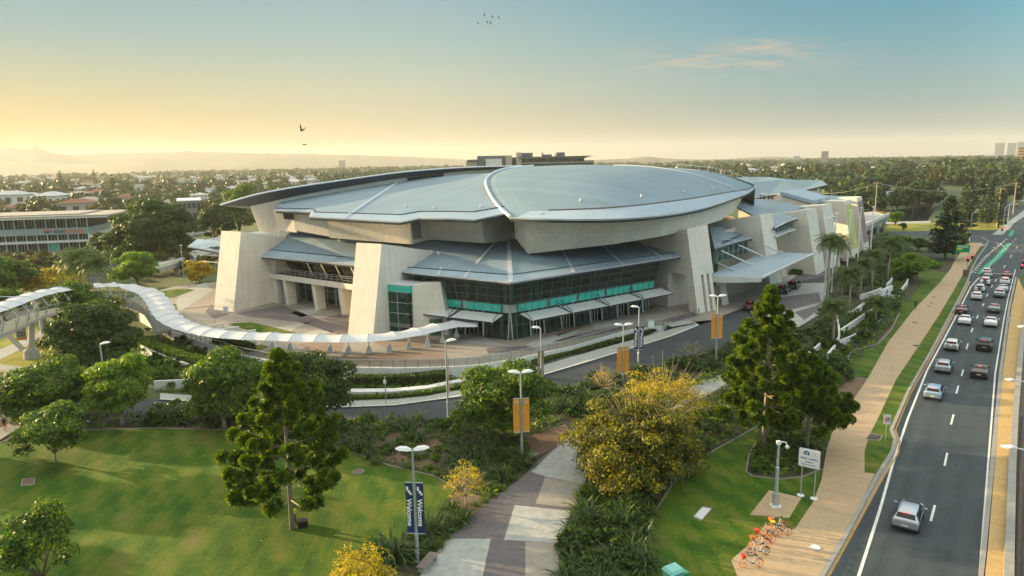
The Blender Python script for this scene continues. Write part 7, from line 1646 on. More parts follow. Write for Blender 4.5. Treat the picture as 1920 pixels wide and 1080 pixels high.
# clipped hedges
def hedge(lab, pts, z0, hh, th, group='clipped hedges below the plaza', mk='dark'):
    P = [G(x,y,z0) for x,y in pts]; t = thing('hedge', lab, 'hedge', P[len(P)//2], 0, group); mb = MB(); rng = np.random.default_rng(len(pts)*7+int(pts[0][0])); C = []; 
    for p, q in zip(P[:-1], P[1:]):
        d = Vector((q[0]-p[0],q[1]-p[1],0)); n = Vector((-d.y,d.x,0)).normalized()*th/2*.86
        p, q = Vector(p), Vector(q); e = Vector((0,0,hh*.93)); mb.hexa([p+n,p-n,q-n,q+n] if n.y > 0 else [p-n,p+n,q+n,q-n], [p+n+e,p-n+e,q-n+e,q+n+e] if n.y > 0 else [p-n+e,p+n+e,q+n+e,q-n+e])
        m_ = int(d.length*(hh*2+th)*60); u_ = rng.uniform(0,1,m_); fc = rng.uniform(0,1,m_); pos = np.array(p)[None,:]+u_[:,None]*np.array((q-p))[None,:]; nn = np.array(n.normalized())
        side = np.where(fc < .42, -1, np.where(fc < .6, 1, 0)); off = np.where(side == 0, rng.uniform(-th/2,th/2,m_), side*th/2); zz = np.where(side == 0, hh, rng.uniform(0,hh,m_))
        C.append(pos+nn[None,:]*off[:,None]+np.stack([np.zeros(m_),np.zeros(m_),zz],1)+rng.normal(scale=.035,size=(m_,3)))
    mb.build('hedge_core', M['cover'], t); C = np.concatenate(C); N_ = len(C); nrm = rng.normal(size=(N_,3)); nrm /= np.linalg.norm(nrm,axis=1,keepdims=True); tt = np.cross(nrm, rng.normal(size=(N_,3))); tt /= np.linalg.norm(tt,axis=1,keepdims=True); bb = np.cross(nrm,tt); s = rng.uniform(.05,.11,(N_,1))
    V = np.stack([C-tt*s*1.4,C+bb*s,C+tt*s*1.4,C-bb*s],1).reshape(-1,3); npmesh('hedge_leaves', V, np.arange(N_*4).reshape(-1,4), LM[mk], t); return t
hedge('long tall clipped hedge directly below the white plaza wall', [(655,722),(700,723),(760,721),(838,714)], .1, 1.25, 1.4)
hedge('low clipped hedge along the roadside pavement', [(648,750),(740,747),(800,741),(866,728),(900,718)], .15, .5, .9, mk='round')
hedge('thin grassy hedge strip below the right plaza wall', [(1000,683),(1075,662),(1160,640),(1244,618)], .6, .5, .8, mk='round')
hedge('curved clipped hedge above the garden wall on the left', [(268,650),(300,664),(345,680),(400,692)], .5, 1.3, 1.6, mk='round')
for k, (x0, y0, x1, y1) in enumerate(((404,641,424,646),(428,646,449,652),(452,652,474,659))): hedge(('left','middle','right')[k]+' small hedge block under the fabric canopy', [(x0,y0),(x1,y1)], ZP, .95, 1.1, 'small hedge blocks under the canopy')
hedge('dark hedge island beside the upper drive', [(1490,516),(1505,504),(1520,492)], ZP, .9, 2.2, None)
hedge('long hedge beside the drive kerb near the white box', [(1090,660),(1160,641),(1240,617)], .9, .45, .6, None, mk='dark')
# ground cover: leaves and blades nobody could count
MUL = [[tuple(G(x,y,.08)[:2]) for x,y in q] for q in (((650,838),(700,822),(790,802),(830,830),(850,875),(800,876),(720,858)), ((840,920),(900,932),(930,928),(900,960),(870,982),(830,962)), ((985,820),(1060,797),(1070,820),(1040,836),(1000,856)))]
def cover_pts(poly, dens, rng, z):
    P = np.array([G(x,y,z)[:2] for x,y in poly]); lo, hi = P.min(0), P.max(0); n = int((hi-lo).prod()*dens); q = rng.uniform(lo,hi,(n,2)); PL2 = [tuple(p) for p in P]
    return np.array([p for p in q if inside(p, PL2) and not any(inside(p, m_) for m_ in MUL)])
rng = np.random.default_rng(77); AL = []
for poly, z, dens in (([(640,836),(655,785),(800,790),(1000,760),(1060,790),(1000,860),(900,930),(840,945),(860,910),(815,893)],.1,7), ([(1055,1095),(1050,1040),(1096,905),(1110,860),(1230,790),(1390,715),(1424,795),(1330,848),(1260,905),(1225,960),(1208,1095)],.1,8), ([(1412,890),(1408,850),(1440,800),(1560,800),(1545,850),(1505,890)],.1,14), ([(1260,740),(1380,655),(1500,612),(1545,590),(1560,545),(1640,470),(1700,500),(1700,550),(1686,588),(1640,645),(1590,690),(1560,760),(1440,790),(1400,700)],.6,6), ([(265,640),(440,680),(640,705),(640,740),(300,740),(250,700)],.2,4), ([(0,795),(40,785),(300,772),(640,800),(630,830),(430,800),(165,800)],.1,7), ([(750,1050),(840,945),(900,930),(985,882),(940,922),(830,1020),(780,1060)],.1,10), ([(640,712),(840,705),(880,718),(800,735),(640,735)],.3,10), ([(60,640),(230,610),(260,690),(100,700)],.1,4)):
    p = cover_pts(poly, dens, rng, z); AL.append(np.column_stack([p, np.full(len(p), z)+rng.uniform(.0,.28,len(p))]))
C = np.concatenate(AL); N_ = len(C); nrm = rng.normal(size=(N_,3)); nrm[:,2] = abs(nrm[:,2])+.5; nrm /= np.linalg.norm(nrm,axis=1,keepdims=True); tt = np.cross(nrm, rng.normal(size=(N_,3))); tt /= np.linalg.norm(tt,axis=1,keepdims=True); bb = np.cross(nrm,tt); s = rng.uniform(.10,.24,(N_,1))
V = np.stack([C-tt*s*1.5,C+bb*s*.7,C+tt*s*1.5,C-bb*s*.7],1).reshape(-1,3); o = npmesh('ground_cover', V, np.arange(N_*4).reshape(-1,4), LM['round']); o['kind'] = 'stuff'; o['label'] = 'low leafy ground cover over the planting beds'

# fallen leaves on the lawns
rng = np.random.default_rng(91); LF = [np.column_stack([q, np.full(len(q), .135)]) for q in (cover_pts(LAWN[2:], .5, rng, .12), cover_pts(LAWN2[1:], .5, rng, .12))]
C = np.concatenate(LF); N_ = len(C); an = rng.uniform(0,6.28,N_); tt = np.stack([np.cos(an),np.sin(an),rng.uniform(-.2,.2,N_)],1); bb = np.stack([-np.sin(an),np.cos(an),rng.uniform(-.2,.2,N_)],1); s = rng.uniform(.03,.08,(N_,1))
V = np.stack([C-tt*s,C+bb*s*.6,C+tt*s,C-bb*s*.6],1).reshape(-1,3); o = npmesh('leaf_litter', V, np.arange(N_*4).reshape(-1,4), LM['gold']); o['kind'] = 'stuff'; o['label'] = 'fallen yellow leaves scattered over the lawns'
# ================================================================ BACKGROUND
# ---- office building at the left
O0 = G(-70,481,0); O1 = G(172,471,0); od = Vector((O1[0]-O0[0], O1[1]-O0[1], 0)); ol = od.length; od.normalize(); on_ = Vector((od.y, -od.x, 0))
OF = thing('office_building', 'three storey pale office building with overhanging white roof and sign at the left', 'building', O1)
def OP(s, o, z): p = Vector(O0)+od*s+on_*o; return (p.x, p.y, z)
OH = htop(O1, 403)
def obox(name, s0, s1, o0, o1, z0, z1, mk, par=None): return MB().hexa([OP(s0,o0,z0),OP(s1,o0,z0),OP(s1,o1,z0),OP(s0,o1,z0)],[OP(s0,o0,z1),OP(s1,o0,z1),OP(s1,o1,z1),OP(s0,o1,z1)]).build(name, M[mk], par or OF, recalc=True)
M['offroof'] = mat('office_roof', (.36,.33,.27), .7, noise=.12, nscale=.3)
M['offgrey'] = mat('office_panel', (.32,.36,.37), .6, noise=.06)
obox('core', 0, ol-1.2, -1.2, -22, 0, OH-1, 'dark')
obox('spandrel', 0, ol, 0, -22.2, OH*.49, OH*.67, 'offgrey'); obox('floor_slab', 0, ol-.2, .4, -22, OH*.27, OH*.33, 'wconc'); obox('floor_slab', 0, ol, .2, -22.2, 0, .5, 'kerb')
obox('corner_wall', ol-.6, ol-.05, -.1, -22, OH*.3, OH*.5, 'wconc')
RF = obox('roof', -2, ol+7, 2.6, -25, OH-.5, OH+.1, 'offroof'); obox('roof_fascia', -2, ol+7.1, 2.7, 2.5, OH-.8, OH-.45, 'edge', RF)
obox('roof_sheet', 4, ol-3, -1, -22, OH+.1, OH+.5, 'offroof', RF)
nb_ = 12
for k in range(nb_+1):
    s = .1+(ol-.9)*k/nb_; obox('column', s, s+.35, -.6, -.95, .5, OH-.5, 'galv')
for z0, z1 in ((OH*.05, OH*.27), (OH*.33, OH*.49), (OH*.67, OH*.93)):
    for k in range(nb_):
        s = .5+(ol-.9)*k/nb_; mk = 'teal' if (k == 8 and z0 < 2) else 'glass'
        w_ = obox('window', s, s+(ol-.9)/nb_-.4, -1.05, -1.15, z0, z1, mk)
        fr_ = MB()
        for j in (1,2): q = s+((ol-.9)/nb_-.4)*j/3; fr_.bar(OP(q,-1.0,z0),OP(q,-1.0,z1),.09)
        fr_.build('window_frame', M['galv'], w_)
sg = MB().box((0,0,0),(.01,.01,.01))
Mo = Matrix.Translation(Vector(OP(ol-10.6,.06,OH*.58))-Vector(OF.location)) @ Matrix.Rotation(math.atan2(od.y,od.x),4,'Z') @ RX
M['signnavy'] = mat('letter_navy', (.012,.02,.10), .5); M['signorange'] = mat('letter_orange', (.75,.16,.03), .5)
lettering('lettering', 'icon', 2.0, M['signnavy'], OF, Mo, .05, 'LEFT', .03)
lettering('lettering', 'energy', 2.0, M['signorange'], OF, Matrix.Translation(od*3.6) @ Mo, .05, 'LEFT', .01)
for k, mk in enumerate(('signorange','signnavy')):
    mb = MB()
    for j in range(3): mb.hexa([OP(ol-13.6+.75*j,.1,OH*.55+.45*(1-k)+.2*j*(j-1)-.1*j), OP(ol-12.9+.75*j,.1,OH*.55+.45*(1-k)+.1*j), OP(ol-12.9+.75*j,.05,OH*.55+.45*(1-k)+.1*j), OP(ol-13.6+.75*j,.05,OH*.55+.45*(1-k))], [OP(ol-13.6+.75*j,.1,OH*.55+.45*(1-k)+.4), OP(ol-12.9+.75*j,.1,OH*.55+.45*(1-k)+.5), OP(ol-12.9+.75*j,.05,OH*.55+.45*(1-k)+.5), OP(ol-13.6+.75*j,.05,OH*.55+.45*(1-k)+.4)])
    mb.build('wave_emblem', M[mk], OF)
# ---- grey hall right of the great fig, raised road deck with glass sides
def block(lab, x0, x1, yb, yt, depth, wallm, roofm, floors=3, bays=6, yaw=0, name='building', cat='building', dist=None, group=None, roof_over=.6, glassm='dark'):
    c = A((x0+x1)/2, yb, dist) if dist else G((x0+x1)/2, yb, 0); D = math.hypot(c[0], c[1]); w = (x1-x0)/F*D*(c[1]/D)**2; base = (c[0], c[1], 0 if dist else c[2]); ht = htop((c[0],c[1],0), yt)
    rz = -math.atan2(c[0], c[1])+yaw; t = thing(name, lab, cat, base, rz, group)
    MB().box((0,depth/2,ht/2),(w,depth,ht)).build('wall', M[wallm], t, world=False); MB().box((0,depth/2,ht+.25),(w+roof_over,depth+roof_over,.5)).build('roof', M[roofm], t, world=False)
    fh = ht/floors
    for f in range(floors):
        mb = MB()
        for b_ in range(bays): mb.box((-w/2+w*(b_+.5)/bays,-.04,fh*(f+.55)),(w/bays*.7,.12,fh*.5))
        for b_ in range(max(2,bays//2)):
            q = depth*(b_+.5)/max(2,bays//2)
            for s in (-1,1): mb.box((s*(w/2+.02),q,fh*(f+.55)),(.12,depth/max(2,bays//2)*.6,fh*.5))
        o = mb.build('window_row', M[glassm], t, world=False); o['kind'] = 'stuff'
    return t, w, ht
block('low grey hall with pale roof behind the great dark tree', 336, 380, 415, 377, 30, 'louvre', 'white', 2, 5)
# raised road deck between the office and the centre
RD = thing('road_bridge', 'raised pale road deck with low walls curving behind the first fin', 'bridge', G(340,495,0))
dL_ = px(3.2, (262,492),(300,478),(350,463),(420,447),(500,436)); dR_ = px(3.2, (285,507),(330,493),(380,478),(430,464),(510,448))
b = MB(); b.ribbon(dL_, dR_); b.ribbon(dR_, [(p[0],p[1],p[2]-1.2) for p in dR_]); b.build('deck', M['pale'], RD)
for P_, nm in ((dL_, 'barrier'), (dR_, 'barrier')):
    b = MB()
    for p, q in zip(P_[:-1], P_[1:]): b.bar((p[0],p[1],p[2]+.4), (q[0],q[1],q[2]+.4), .25, 1.0)
    b.build(nm, M['wconc'], RD)
for k in (1, 2, 3): MB().box((dR_[k][0]-1, dR_[k][1]+2, 1.2), (1,1,2.6)).build('pier', M['conc'], RD)
b = MB(); P_ = px(.1, (150,503),(190,487),(260,468),(330,447),(400,433))
for p, q in zip(P_[:-1], P_[1:]): b.bar((p[0],p[1],.6), (q[0],q[1],.6), .3, 1.2)
tag(b.build('barrier_wall', M['wconc']), 'long pale barrier wall along the far side of the left road', 'wall')
# hotel behind the roofs
Y_ = 262; c = A(995, 303, Y_); HT = thing('hotel_building', 'flat roofed glass hotel showing above the leaf shaped roof', 'building', (c[0], Y_, 0))
def hx(x): return A(x, 303, Y_)[0]
def hz(x, y): return A(x, y, Y_)[2]
def hbox(name, x0, x1, yb, yt, d0, d1, mk, par=None):
    z1 = hz((x0+x1)/2, yt); z0 = hz((x0+x1)/2, yb) if yb else 0
    return MB().box(((hx(x0)+hx(x1))/2, Y_+(d0+d1)/2, (z0+z1)/2), (hx(x1)-hx(x0), d1-d0, z1-z0)).build(name, M[mk], par or HT)
M['hotelglass'] = mat('hotel_glass', (.09,.12,.11), .15, spec=.8, noise=.3, nscale=.35); M['hotelpale'] = mat('hotel_render', (.42,.38,.32), .7); M['hotelslate'] = mat('hotel_slate', (.15,.165,.18), .6)
hbox('tower_wing', 970, 1113, None, 302, 0, 28, 'hotelglass'); hbox('floor_slab', 968, 1114, 306, 303.5, -1, 29, 'hotelpale'); hbox('floor_slab', 972, 1100, 297, 294.5, -1, 26, 'hotelpale')
w_ = hbox('upper_glazing', 976, 1096, 304, 296, .5, 24, 'hotelglass')
for k in range(16): hbox('mullion', 977+7.6*k, 977.8+7.6*k, 304, 296, .2, .6, 'hotelpale', w_)
hbox('roof', 972, 1106, 294.8, 293.2, -3, 27, 'hotelslate'); hbox('roof_canopy', 1070, 1112, 293.4, 292.6, -3, 20, 'edge')
hbox('stair_tower', 968, 978, None, 286, -2, 8, 'hotelpale'); hbox('plant_room', 978, 999, 295, 286.5, 0, 10, 'hotelslate'); hbox('plant_room', 1044, 1060, 294, 285.5, 2, 10, 'hotelslate'); hbox('plant_room', 1018, 1036, 294, 289.5, 4, 12, 'hotelslate'); hbox('chimney', 1017, 1019, 294, 286, 3, 5, 'hotelslate')
hbox('left_wing', 895, 952, None, 292, 0, 22, 'hotelslate'); hbox('white_box', 911, 941, 311, 298, -1.5, 3, 'wconc'); hbox('pale_wing', 948, 960, None, 291.5, -1, 10, 'hotelpale'); hbox('low_wing', 874, 896, None, 302, 0, 20, 'hotelpale'); hbox('roof_terrace', 876, 897, 302, 300, -1, 18, 'hotelslate')
hbox('roof_terrace_roof', 878, 897, 300, 299, 2, 16, 'hotelpale'); hbox('middle_wing', 952, 970, None, 295, 1, 20, 'hotelslate')
# river house, boat
block('long low pale building on the far river bank', 1645, 1684, 375, 363, 16, 'white', 'wconc', 1, 9)
block('tan office tower alone on the skyline', 1539, 1552, 312, 284, 22, 'hotelpale', 'hotelslate', 12, 6, dist=1750, roof_over=0)
t, w, ht = block('yellow brick apartment block at the right edge of the skyline', 1908, 1926, 306, 276, 24, 'tan', 'kerb', 9, 5, dist=900)
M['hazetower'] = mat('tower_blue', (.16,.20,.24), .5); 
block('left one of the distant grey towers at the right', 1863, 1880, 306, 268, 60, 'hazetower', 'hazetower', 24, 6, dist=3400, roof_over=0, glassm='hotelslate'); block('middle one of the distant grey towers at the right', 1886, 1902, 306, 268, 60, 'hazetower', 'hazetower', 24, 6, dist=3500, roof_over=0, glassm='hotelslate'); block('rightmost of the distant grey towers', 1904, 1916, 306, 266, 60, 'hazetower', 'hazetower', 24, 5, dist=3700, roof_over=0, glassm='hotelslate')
block('faint hazy tower above the crescent roof', 636, 648, 318, 301, 30, 'hotelpale', 'hotelslate', 14, 5, dist=2900, roof_over=0)
block('small pale block on the skyline left of the tan tower', 1488, 1500, 303, 293, 30, 'wconc', 'hotelslate', 6, 5, dist=2200, roof_over=0)
block('small yellow building on the wooded rise', 1843, 1858, 312, 299, 14, 'tan2', 'kerb', 2, 4, dist=760)
B = G(1757, 378, .05); t = thing('boat', 'white cabin boat moored on the river', 'boat', B, .9)
MB().hexa([(-1.6,-7,0),(1.6,-7,0),(1.4,4,0),(-1.4,4,0)],[(-2.2,-7.3,1.7),(2.2,-7.3,1.7),(1.6,6.5,2.1),(-1.6,6.5,2.1)]).build('hull', M['white'], t, world=False); MB().hexa([(-1.6,-5,1.7),(1.6,-5,1.7),(1.4,3,1.9),(-1.4,3,1.9)],[(-1.5,-4.8,4),(1.5,-4.8,4),(1.2,1.5,4),(-1.2,1.5,4)]).build('cabin', M['white'], t, world=False); MB().box((0,-1.6,3.1),(3.25,5.4,.8)).build('cabin_window', M['black'], t, world=False)
# power poles and wires
def pole(lab, x, y, pt): 
    B = G(x, y, 0); h = htop(B, pt); t = thing('power_pole', lab, 'power pole', B, -.5, 'power poles near the river'); MB().lathe([(.28,0),(.16,h)], (0,0,0), 8).build('pole', M['palebark'], t, world=False); MB().box((0,0,h-.5),(3.2,.18,.2)).box((0,0,h-1.6),(2.4,.16,.18)).build('cross_arm', M['palebark'], t, world=False); return (B[0],B[1],h-.4)
pa = pole('power pole on the river bank above the terrace', 1640, 408, 341); pb = pole('power pole beside the low river building', 1673, 380, 352); pc = pole('tall power pole beside the highway at the far right', 1899, 405, 341); pd = pole('leaning timber pole right of the junction pines', 1869, 428, 352)
for p, q, lab in ((pa, pc, 'long sagging power line crossing the river'), (A(1480,352,330), pa, 'power line from the rear hall to the river bank pole')):
    t = thing('power_line', lab, 'power line', p)
    for off in (-1.2, 1.2):
        pts = [(p[0]+(q[0]-p[0])*s+off*.7, p[1]+(q[1]-p[1])*s+off, p[2]+(q[2]-p[2])*s-3.6*4*s*(1-s)) for s in np.linspace(0,1,14)]; MB().tube(pts, .07, 4).build('wire', M['kerb'], t)
# ---- hills
M['hill'] = mat('far_hill', (.13,.13,.08), .95, nscale=.004, col2=(.10,.10,.06))
def ridge(pts, D, back, seed, mk='hill'):
    rng = np.random.default_rng(seed); P = resample([A(x, y, D) for x, y in pts], 90); mb = MB(); rows = []
    for fy, fz in ((-.42*D*.35, -.02), (-.12*D*.35, .55), (0,1), (back, .5), (back*2, -.02)):
        rows.append([(p[0]*(1+fy/D), p[1]+fy, max(-5, p[2])*fz+(rng.normal()*.02*max(5,p[2]) if 0 < fz else 0)) for p in P])
    n = len(P); mb.add([p for r in rows for p in r], [(i*n+j, i*n+j+1, (i+1)*n+j+1, (i+1)*n+j) for i in range(4) for j in range(n-1)]); return struct('hills', mb, M[mk], smooth=True)
ridge([(-500,290),(-200,280),(0,276),(70,278),(90,283),(115,289),(200,287),(300,285),(370,284),(480,287),(600,289),(700,292),(850,298),(980,306)], 5200, 700, 1)
ridge([(-400,300),(-100,296),(60,304),(150,309),(220,300),(270,295),(330,302),(400,303),(440,297),(530,296),(610,301),(700,304),(820,309)], 4500, 450, 2)
ridge([(1000,303),(1100,300.5),(1180,297),(1212,293.5),(1245,297),(1330,299),(1400,296),(1450,294),(1520,296),(1600,295),(1700,294),(1800,293),(1900,291),(2100,289)], 3600, 500, 3)
# ---- houses of the suburb
M['whiteroof'] = mat('white_roof', (.50,.50,.49), .6, noise=.1, nscale=.3)
HOUSEM = dict(w=('wconc','whiteroof'), g=('hotelpale','louvre'), t=('hotelpale','terra'), s=('wconc','kerb'))
M['terra'] = mat('terracotta_roof', (.24,.10,.06), .8, noise=.2, nscale=.5)
def house_mesh(kind, w, d, h):
    mw, mr = HOUSEM[kind]; mb = MB(); mb.box((0,0,h/2),(w,d,h)); mb.cur = 1
    o = .6; rh = 1.9; a_, b_ = w/2+o, d/2+o; e = max(.1, a_-b_)
    mb.add([(-a_,-b_,h),(a_,-b_,h),(a_,b_,h),(-a_,b_,h),(-e,0,h+rh),(e,0,h+rh)], [(0,1,5,4),(1,2,5),(2,3,4,5),(3,0,4),(3,2,1,0)]); mb.cur = 2
    for k in range(3): mb.box((-w/2+w*(k+.5)/3,-d/2-.02,h*.55),(w*.16,.08,h*.4)); mb.box((-w/2-.02, d*(k-1)*.3, h*.55),(.08,d*.14,h*.4)); mb.box((w/2+.02, d*(k-1)*.3, h*.55),(.08,d*.14,h*.4))
    return mb, [M[mw], M[mr], M['dark']]
HP = {}
SKYL = [(380,440),(413,384),(470,366),(540,352),(640,337),(760,321),(870,313),(1000,311),(1100,308),(1200,311),(1310,321),(1360,333),(1440,331),(1555,347),(1600,372),(1670,405),(1690,1080)]
def hidden(x, y, z, margin=3):
    """behind the convention centre"""
    q = proj(x, y, z)
    if q[0] < 400 or q[0] > 1665: return False
    for (x0,y0),(x1,y1) in zip(SKYL[:-1], SKYL[1:]):
        if x0 <= q[0] <= x1: return q[1] > y0+(y1-y0)*(q[0]-x0)/(x1-x0) - margin
    return False
rng = random.Random(11); hs = []
def put_house(px_, py_, kinds, lab, group, big=1.0):
    p = G(px_, py_, 0); p = (p[0], p[1], hfun(p[0], p[1]))
    if hidden(p[0], p[1], 4) or any(abs(p[0]-q[0])+abs(p[1]-q[1]) < 17 for q in hs): return
    if px_ < 470 and math.dist(p[:2], (-99.7,192)) < 26: return
    hs.append(p); k = rng.choice(kinds); sz = rng.choice((0,1,2)); key = (k, sz)
    if key not in HP:
        w, d, h = ((13,9,3.4),(16,10,5.6),(11,11,3.2))[sz]; mb, ms = house_mesh(k, w, d, h); HP[key] = o = mb.build('house', ms)
    else: o = HP[key].copy(); COL.objects.link(o)
    o.location = p; o.rotation_euler = (0,0,rng.choice((.2,.2+math.pi/2))+rng.uniform(-.25,.25)); s = big*rng.uniform(.9,1.25); o.scale = (s,s,s); tag(o, lab[k], 'house', group)
LH = dict(w='white roofed house in the golden suburb at the left', g='grey roofed house in the golden suburb at the left', t='terracotta roofed house in the golden suburb at the left', s='pale house in the golden suburb at the left')
RHs = dict(w='white roofed house among the trees right of the roofs', g='grey roofed house among the trees right of the roofs', t='terracotta roofed house among the trees right of the roofs', s='pale house among the trees right of the roofs')
for i in range(115): put_house(rng.uniform(-5, 470), rng.choice((rng.uniform(330,352), rng.uniform(345,400), rng.uniform(326,340))), 'wwgst', LH, 'houses of the golden suburb')
for i in range(36): put_house(rng.uniform(395, 620), rng.uniform(326, 350), 'wws', dict(w='white roofed house behind the crescent roof', s='pale house behind the crescent roof'), 'houses behind the crescent roof')
for i in range(110): put_house(rng.uniform(1130, 1640), rng.uniform(307, 340), 'wwgs', RHs, 'houses right of the roofs')
for x, y in ((1458,352),(1712,336),(1590,333),(1745,330),(1440,318),(1480,309),(1520,322),(1735,322)): put_house(x, y, 'ws', RHs, 'houses right of the roofs')
for x, y, k in ((75,396,'t'),(150,402,'t'),(25,385,'w'),(100,388,'w'),(140,372,'t'),(195,378,'g'),(60,375,'w')): put_house(x, y, k, LH, 'houses of the golden suburb', 1.3)
# ---- trees of the wider landscape: prototypes
def far_tree_mesh(kind, seed):
    rng = np.random.default_rng(seed); 
    if kind == 'round': C, R_ = blobs_in(0,0,6.2,4.6,4.6,3.6,20,rng,(.26,.40))
    elif kind == 'tall': C, R_ = blobs_in(0,0,8.0,3.8,3.8,5.4,22,rng,(.24,.38),.9)
    elif kind == 'wide': C, R_ = blobs_in(0,0,5.2,6.4,6.0,2.9,26,rng,(.2,.32))
    else: C, R_ = blobs_in(0,0,4.5,4.0,4.0,3.8,18,rng,(.3,.42))
    C.append((0,0,5)); R_.append((2.2,2.2,2.2)); V, Fq = leaf_quads(C, R_, 2.3, .8, rng, aspect=1.5); m_ = MB(); m_.tube([(0,0,-.5),(.1,0,3),(0,0,5.5)], [.38,.28,.15], 6)
    for k in range(4): m_.tube([(0,0,2.6), tuple(np.array(C[k*3])*.9)], [.2,.07], 5)
    return V, Fq, m_
FTM = {}
for k, kind in enumerate(('round','tall','wide','bushy')):
    for v in range(2):
        for lm in ('far','farg'): FTM[(kind,v,lm)] = None
tcount = 0
def put_tree(p, kind, v, lm, lab, group, s, sz=1.0):
    global tcount
    key = (kind, v, lm)
    if FTM[key] is None:
        t = thing('tree', lab, 'tree', (0,0,0)); V, Fq, m_ = far_tree_mesh(kind, 300+10*('round','tall','wide','bushy').index(kind)+v); npmesh('crown', V, Fq, LM[lm], t, world=False); m_.build('trunk', M['bark'], t, world=False); FTM[key] = t; t.location = p; t.rotation_euler = (0,0,rng.uniform(0,6.28))
    else: t = dup(FTM[key], p, rng.uniform(0,6.28), lab)
    t.scale = (s*rng.uniform(.9,1.15), s*rng.uniform(.9,1.15), s*sz); t['group'] = group; t['label'] = lab; tcount += 1
HPZ = [(proj(p[0],p[1],3.5), math.hypot(p[0],p[1])) for p in hs]
def coverz(x, y, z, h_):
    D = math.hypot(x, y); q0 = proj(x, y, z); q1 = proj(x, y, z+h_); r_ = h_*.55/D*F
    return any(abs(q[0]-q0[0]) < r_ and q1[1] < q[1] < q0[1] and d > D for q, d in HPZ)
DESC = dict(round='rounded', tall='tall', wide='wide spreading', bushy='low bushy')
def zone(n, xr, yr, kinds, lms, where, group, sc_, mind=7, avoid=None, hf=1.0):
    done = []; tries = 0
    while len(done) < n and tries < n*40:
        tries += 1; x, y = rng.uniform(*xr), rng.uniform(*yr)
        if avoid and avoid(x, y): continue
        p = G(x, y, 0); s = rng.uniform(*sc_); z = hfun(p[0],p[1])
        if hidden(p[0], p[1], z+9*s) or any((p[0]-q[0])**2+(p[1]-q[1])**2 < mind**2 for q in done) or any((p[0]-q[0])**2+(p[1]-q[1])**2 < 90 for q in hs) or (y < 400 and coverz(p[0], p[1], z, 9*s) and rng.random() < .75): continue
        k = rng.choice(kinds); lm = rng.choice(lms); done.append(p); put_tree((p[0],p[1],z), k, rng.randint(0,1), lm, DESC[k]+(' golden' if lm == 'farg' else ' dark')+' tree '+where, group, s)
offroad = lambda x, y: (x > 1690 and y > 340 and x < 1790 and y < 421) or (x > 1640 and y > 385 and x < 1745)
zone(28, (-10,200), (374,412), ['round','bushy','wide'], ['farg','farg','far'], 'behind the office building', 'trees behind the office building', (.55,1.0))
zone(40, (-10,480), (342,380), ['round','tall','bushy','wide'], ['farg','far'], 'among the houses of the golden suburb', 'trees of the golden suburb', (.6,1.15))
zone(24, (205,480), (395,440), ['round','wide','bushy'], ['far','far','farg'], 'around the left road below the suburb', 'trees around the left road', (.7,1.1), 9, lambda x, y: abs(y-(475-.13*x)) < 12 or abs(x-290) < 60)
zone(16, (-20,230), (425,455), ['bushy','round'], ['far'], 'at the foot of the office building', 'trees at the foot of the office building', (.35,.6), 5, lambda x, y: x < 180 and y > 400)
zone(16, (300,400), (470,515), ['bushy','round'], ['farg','far'], 'between left road and the plaza', 'trees between left road and plaza', (.4,.6), 5, lambda x, y: y < 500-.25*(x-300)+10)
zone(44, (1370,1640), (332,352), ['round','tall','wide'], ['farg','far','far'], 'in the belt behind the rear hall', 'trees in the belt behind the rear hall', (.9,1.5))
zone(30, (1560,1760), (338,378), ['round','tall','wide'], ['far','farg'], 'on the near bank of the river', 'trees on the river banks', (.8,1.4), 8, lambda x, y: (y > 366 and x < 1690))
zone(32, (1740,1935), (320,352), ['round','tall','wide'], ['far','far','farg'], 'on the wooded rise at the right', 'trees on the wooded rise', (.8,1.3), 9)
zone(22, (1690,1748), (376,393), ['round','wide','tall'], ['far'], 'overhanging the far river bank', 'trees overhanging the river', (.7,1.1), 6)
zone(18, (1600,1700), (380,400), ['round','bushy'], ['far','farg'], 'behind the terrace on the river bank', 'trees behind the terrace', (.5,.8), 6)
zone(18, (1800,1915), (352,392), ['tall','round'], ['far'], 'lining the far end of the highway', 'trees lining the far highway', (.8,1.3), 8, lambda x, y: x > 1828+(430-y)*1.9 or x < 1800+(385-y)*.8)
zone(14, (1790,1830), (395,412), ['round','bushy'], ['far'], 'beside the junction park', 'trees beside the junction park', (.5,.8), 6)
zone(12, (0,190), (485,496), ['bushy'], ['far','farg'], 'in front of the office building', 'trees in front of the office building', (.3,.42), 5)
zone(12, (0,150), (505,530), ['bushy','round'], ['far','farg'], 'between office building and footbridge', 'trees between office and footbridge', (.45,.65), 5)
# the rest of the wood reads as one mass
g2 = np.random.default_rng(5); Vs = []; cnt = 0
def mass(n, azr, dr, size, hts):
    out = []
    az = np.radians(g2.uniform(*azr, n)); d = np.exp(g2.uniform(math.log(dr[0]), math.log(dr[1]), n)); x = d*np.sin(az); y = d*np.cos(az)
    for xi, yi, di in zip(x, y, d):
        z = hfun(xi, yi); h_ = g2.uniform(*hts)
        if hidden(xi, yi, z+h_, 0): continue
        q = proj(xi, yi, z)
        if 1640 < q[0] < 1810 and 350 < q[1] < 421: continue
        if q[1] > 405 or (q[0] > 1780 and q[1] > 350): continue
        out.append((xi, yi, z, h_))
    return out
T = mass(1000, (-38,-3), (330,1000), 1, (6,11)) + mass(2600, (-39,39), (800,2200), 1, (8,15)) + mass(2600, (-39,39), (1800,3500), 1, (9,17)) + mass(1200, (0,38), (330,900), 1, (7,14)) + mass(700, (22,38), (480,900), 1, (9,16))
HS = np.array([p[:2] for p in hs]); HF = HS*(1-14/np.linalg.norm(HS,axis=1,keepdims=True))
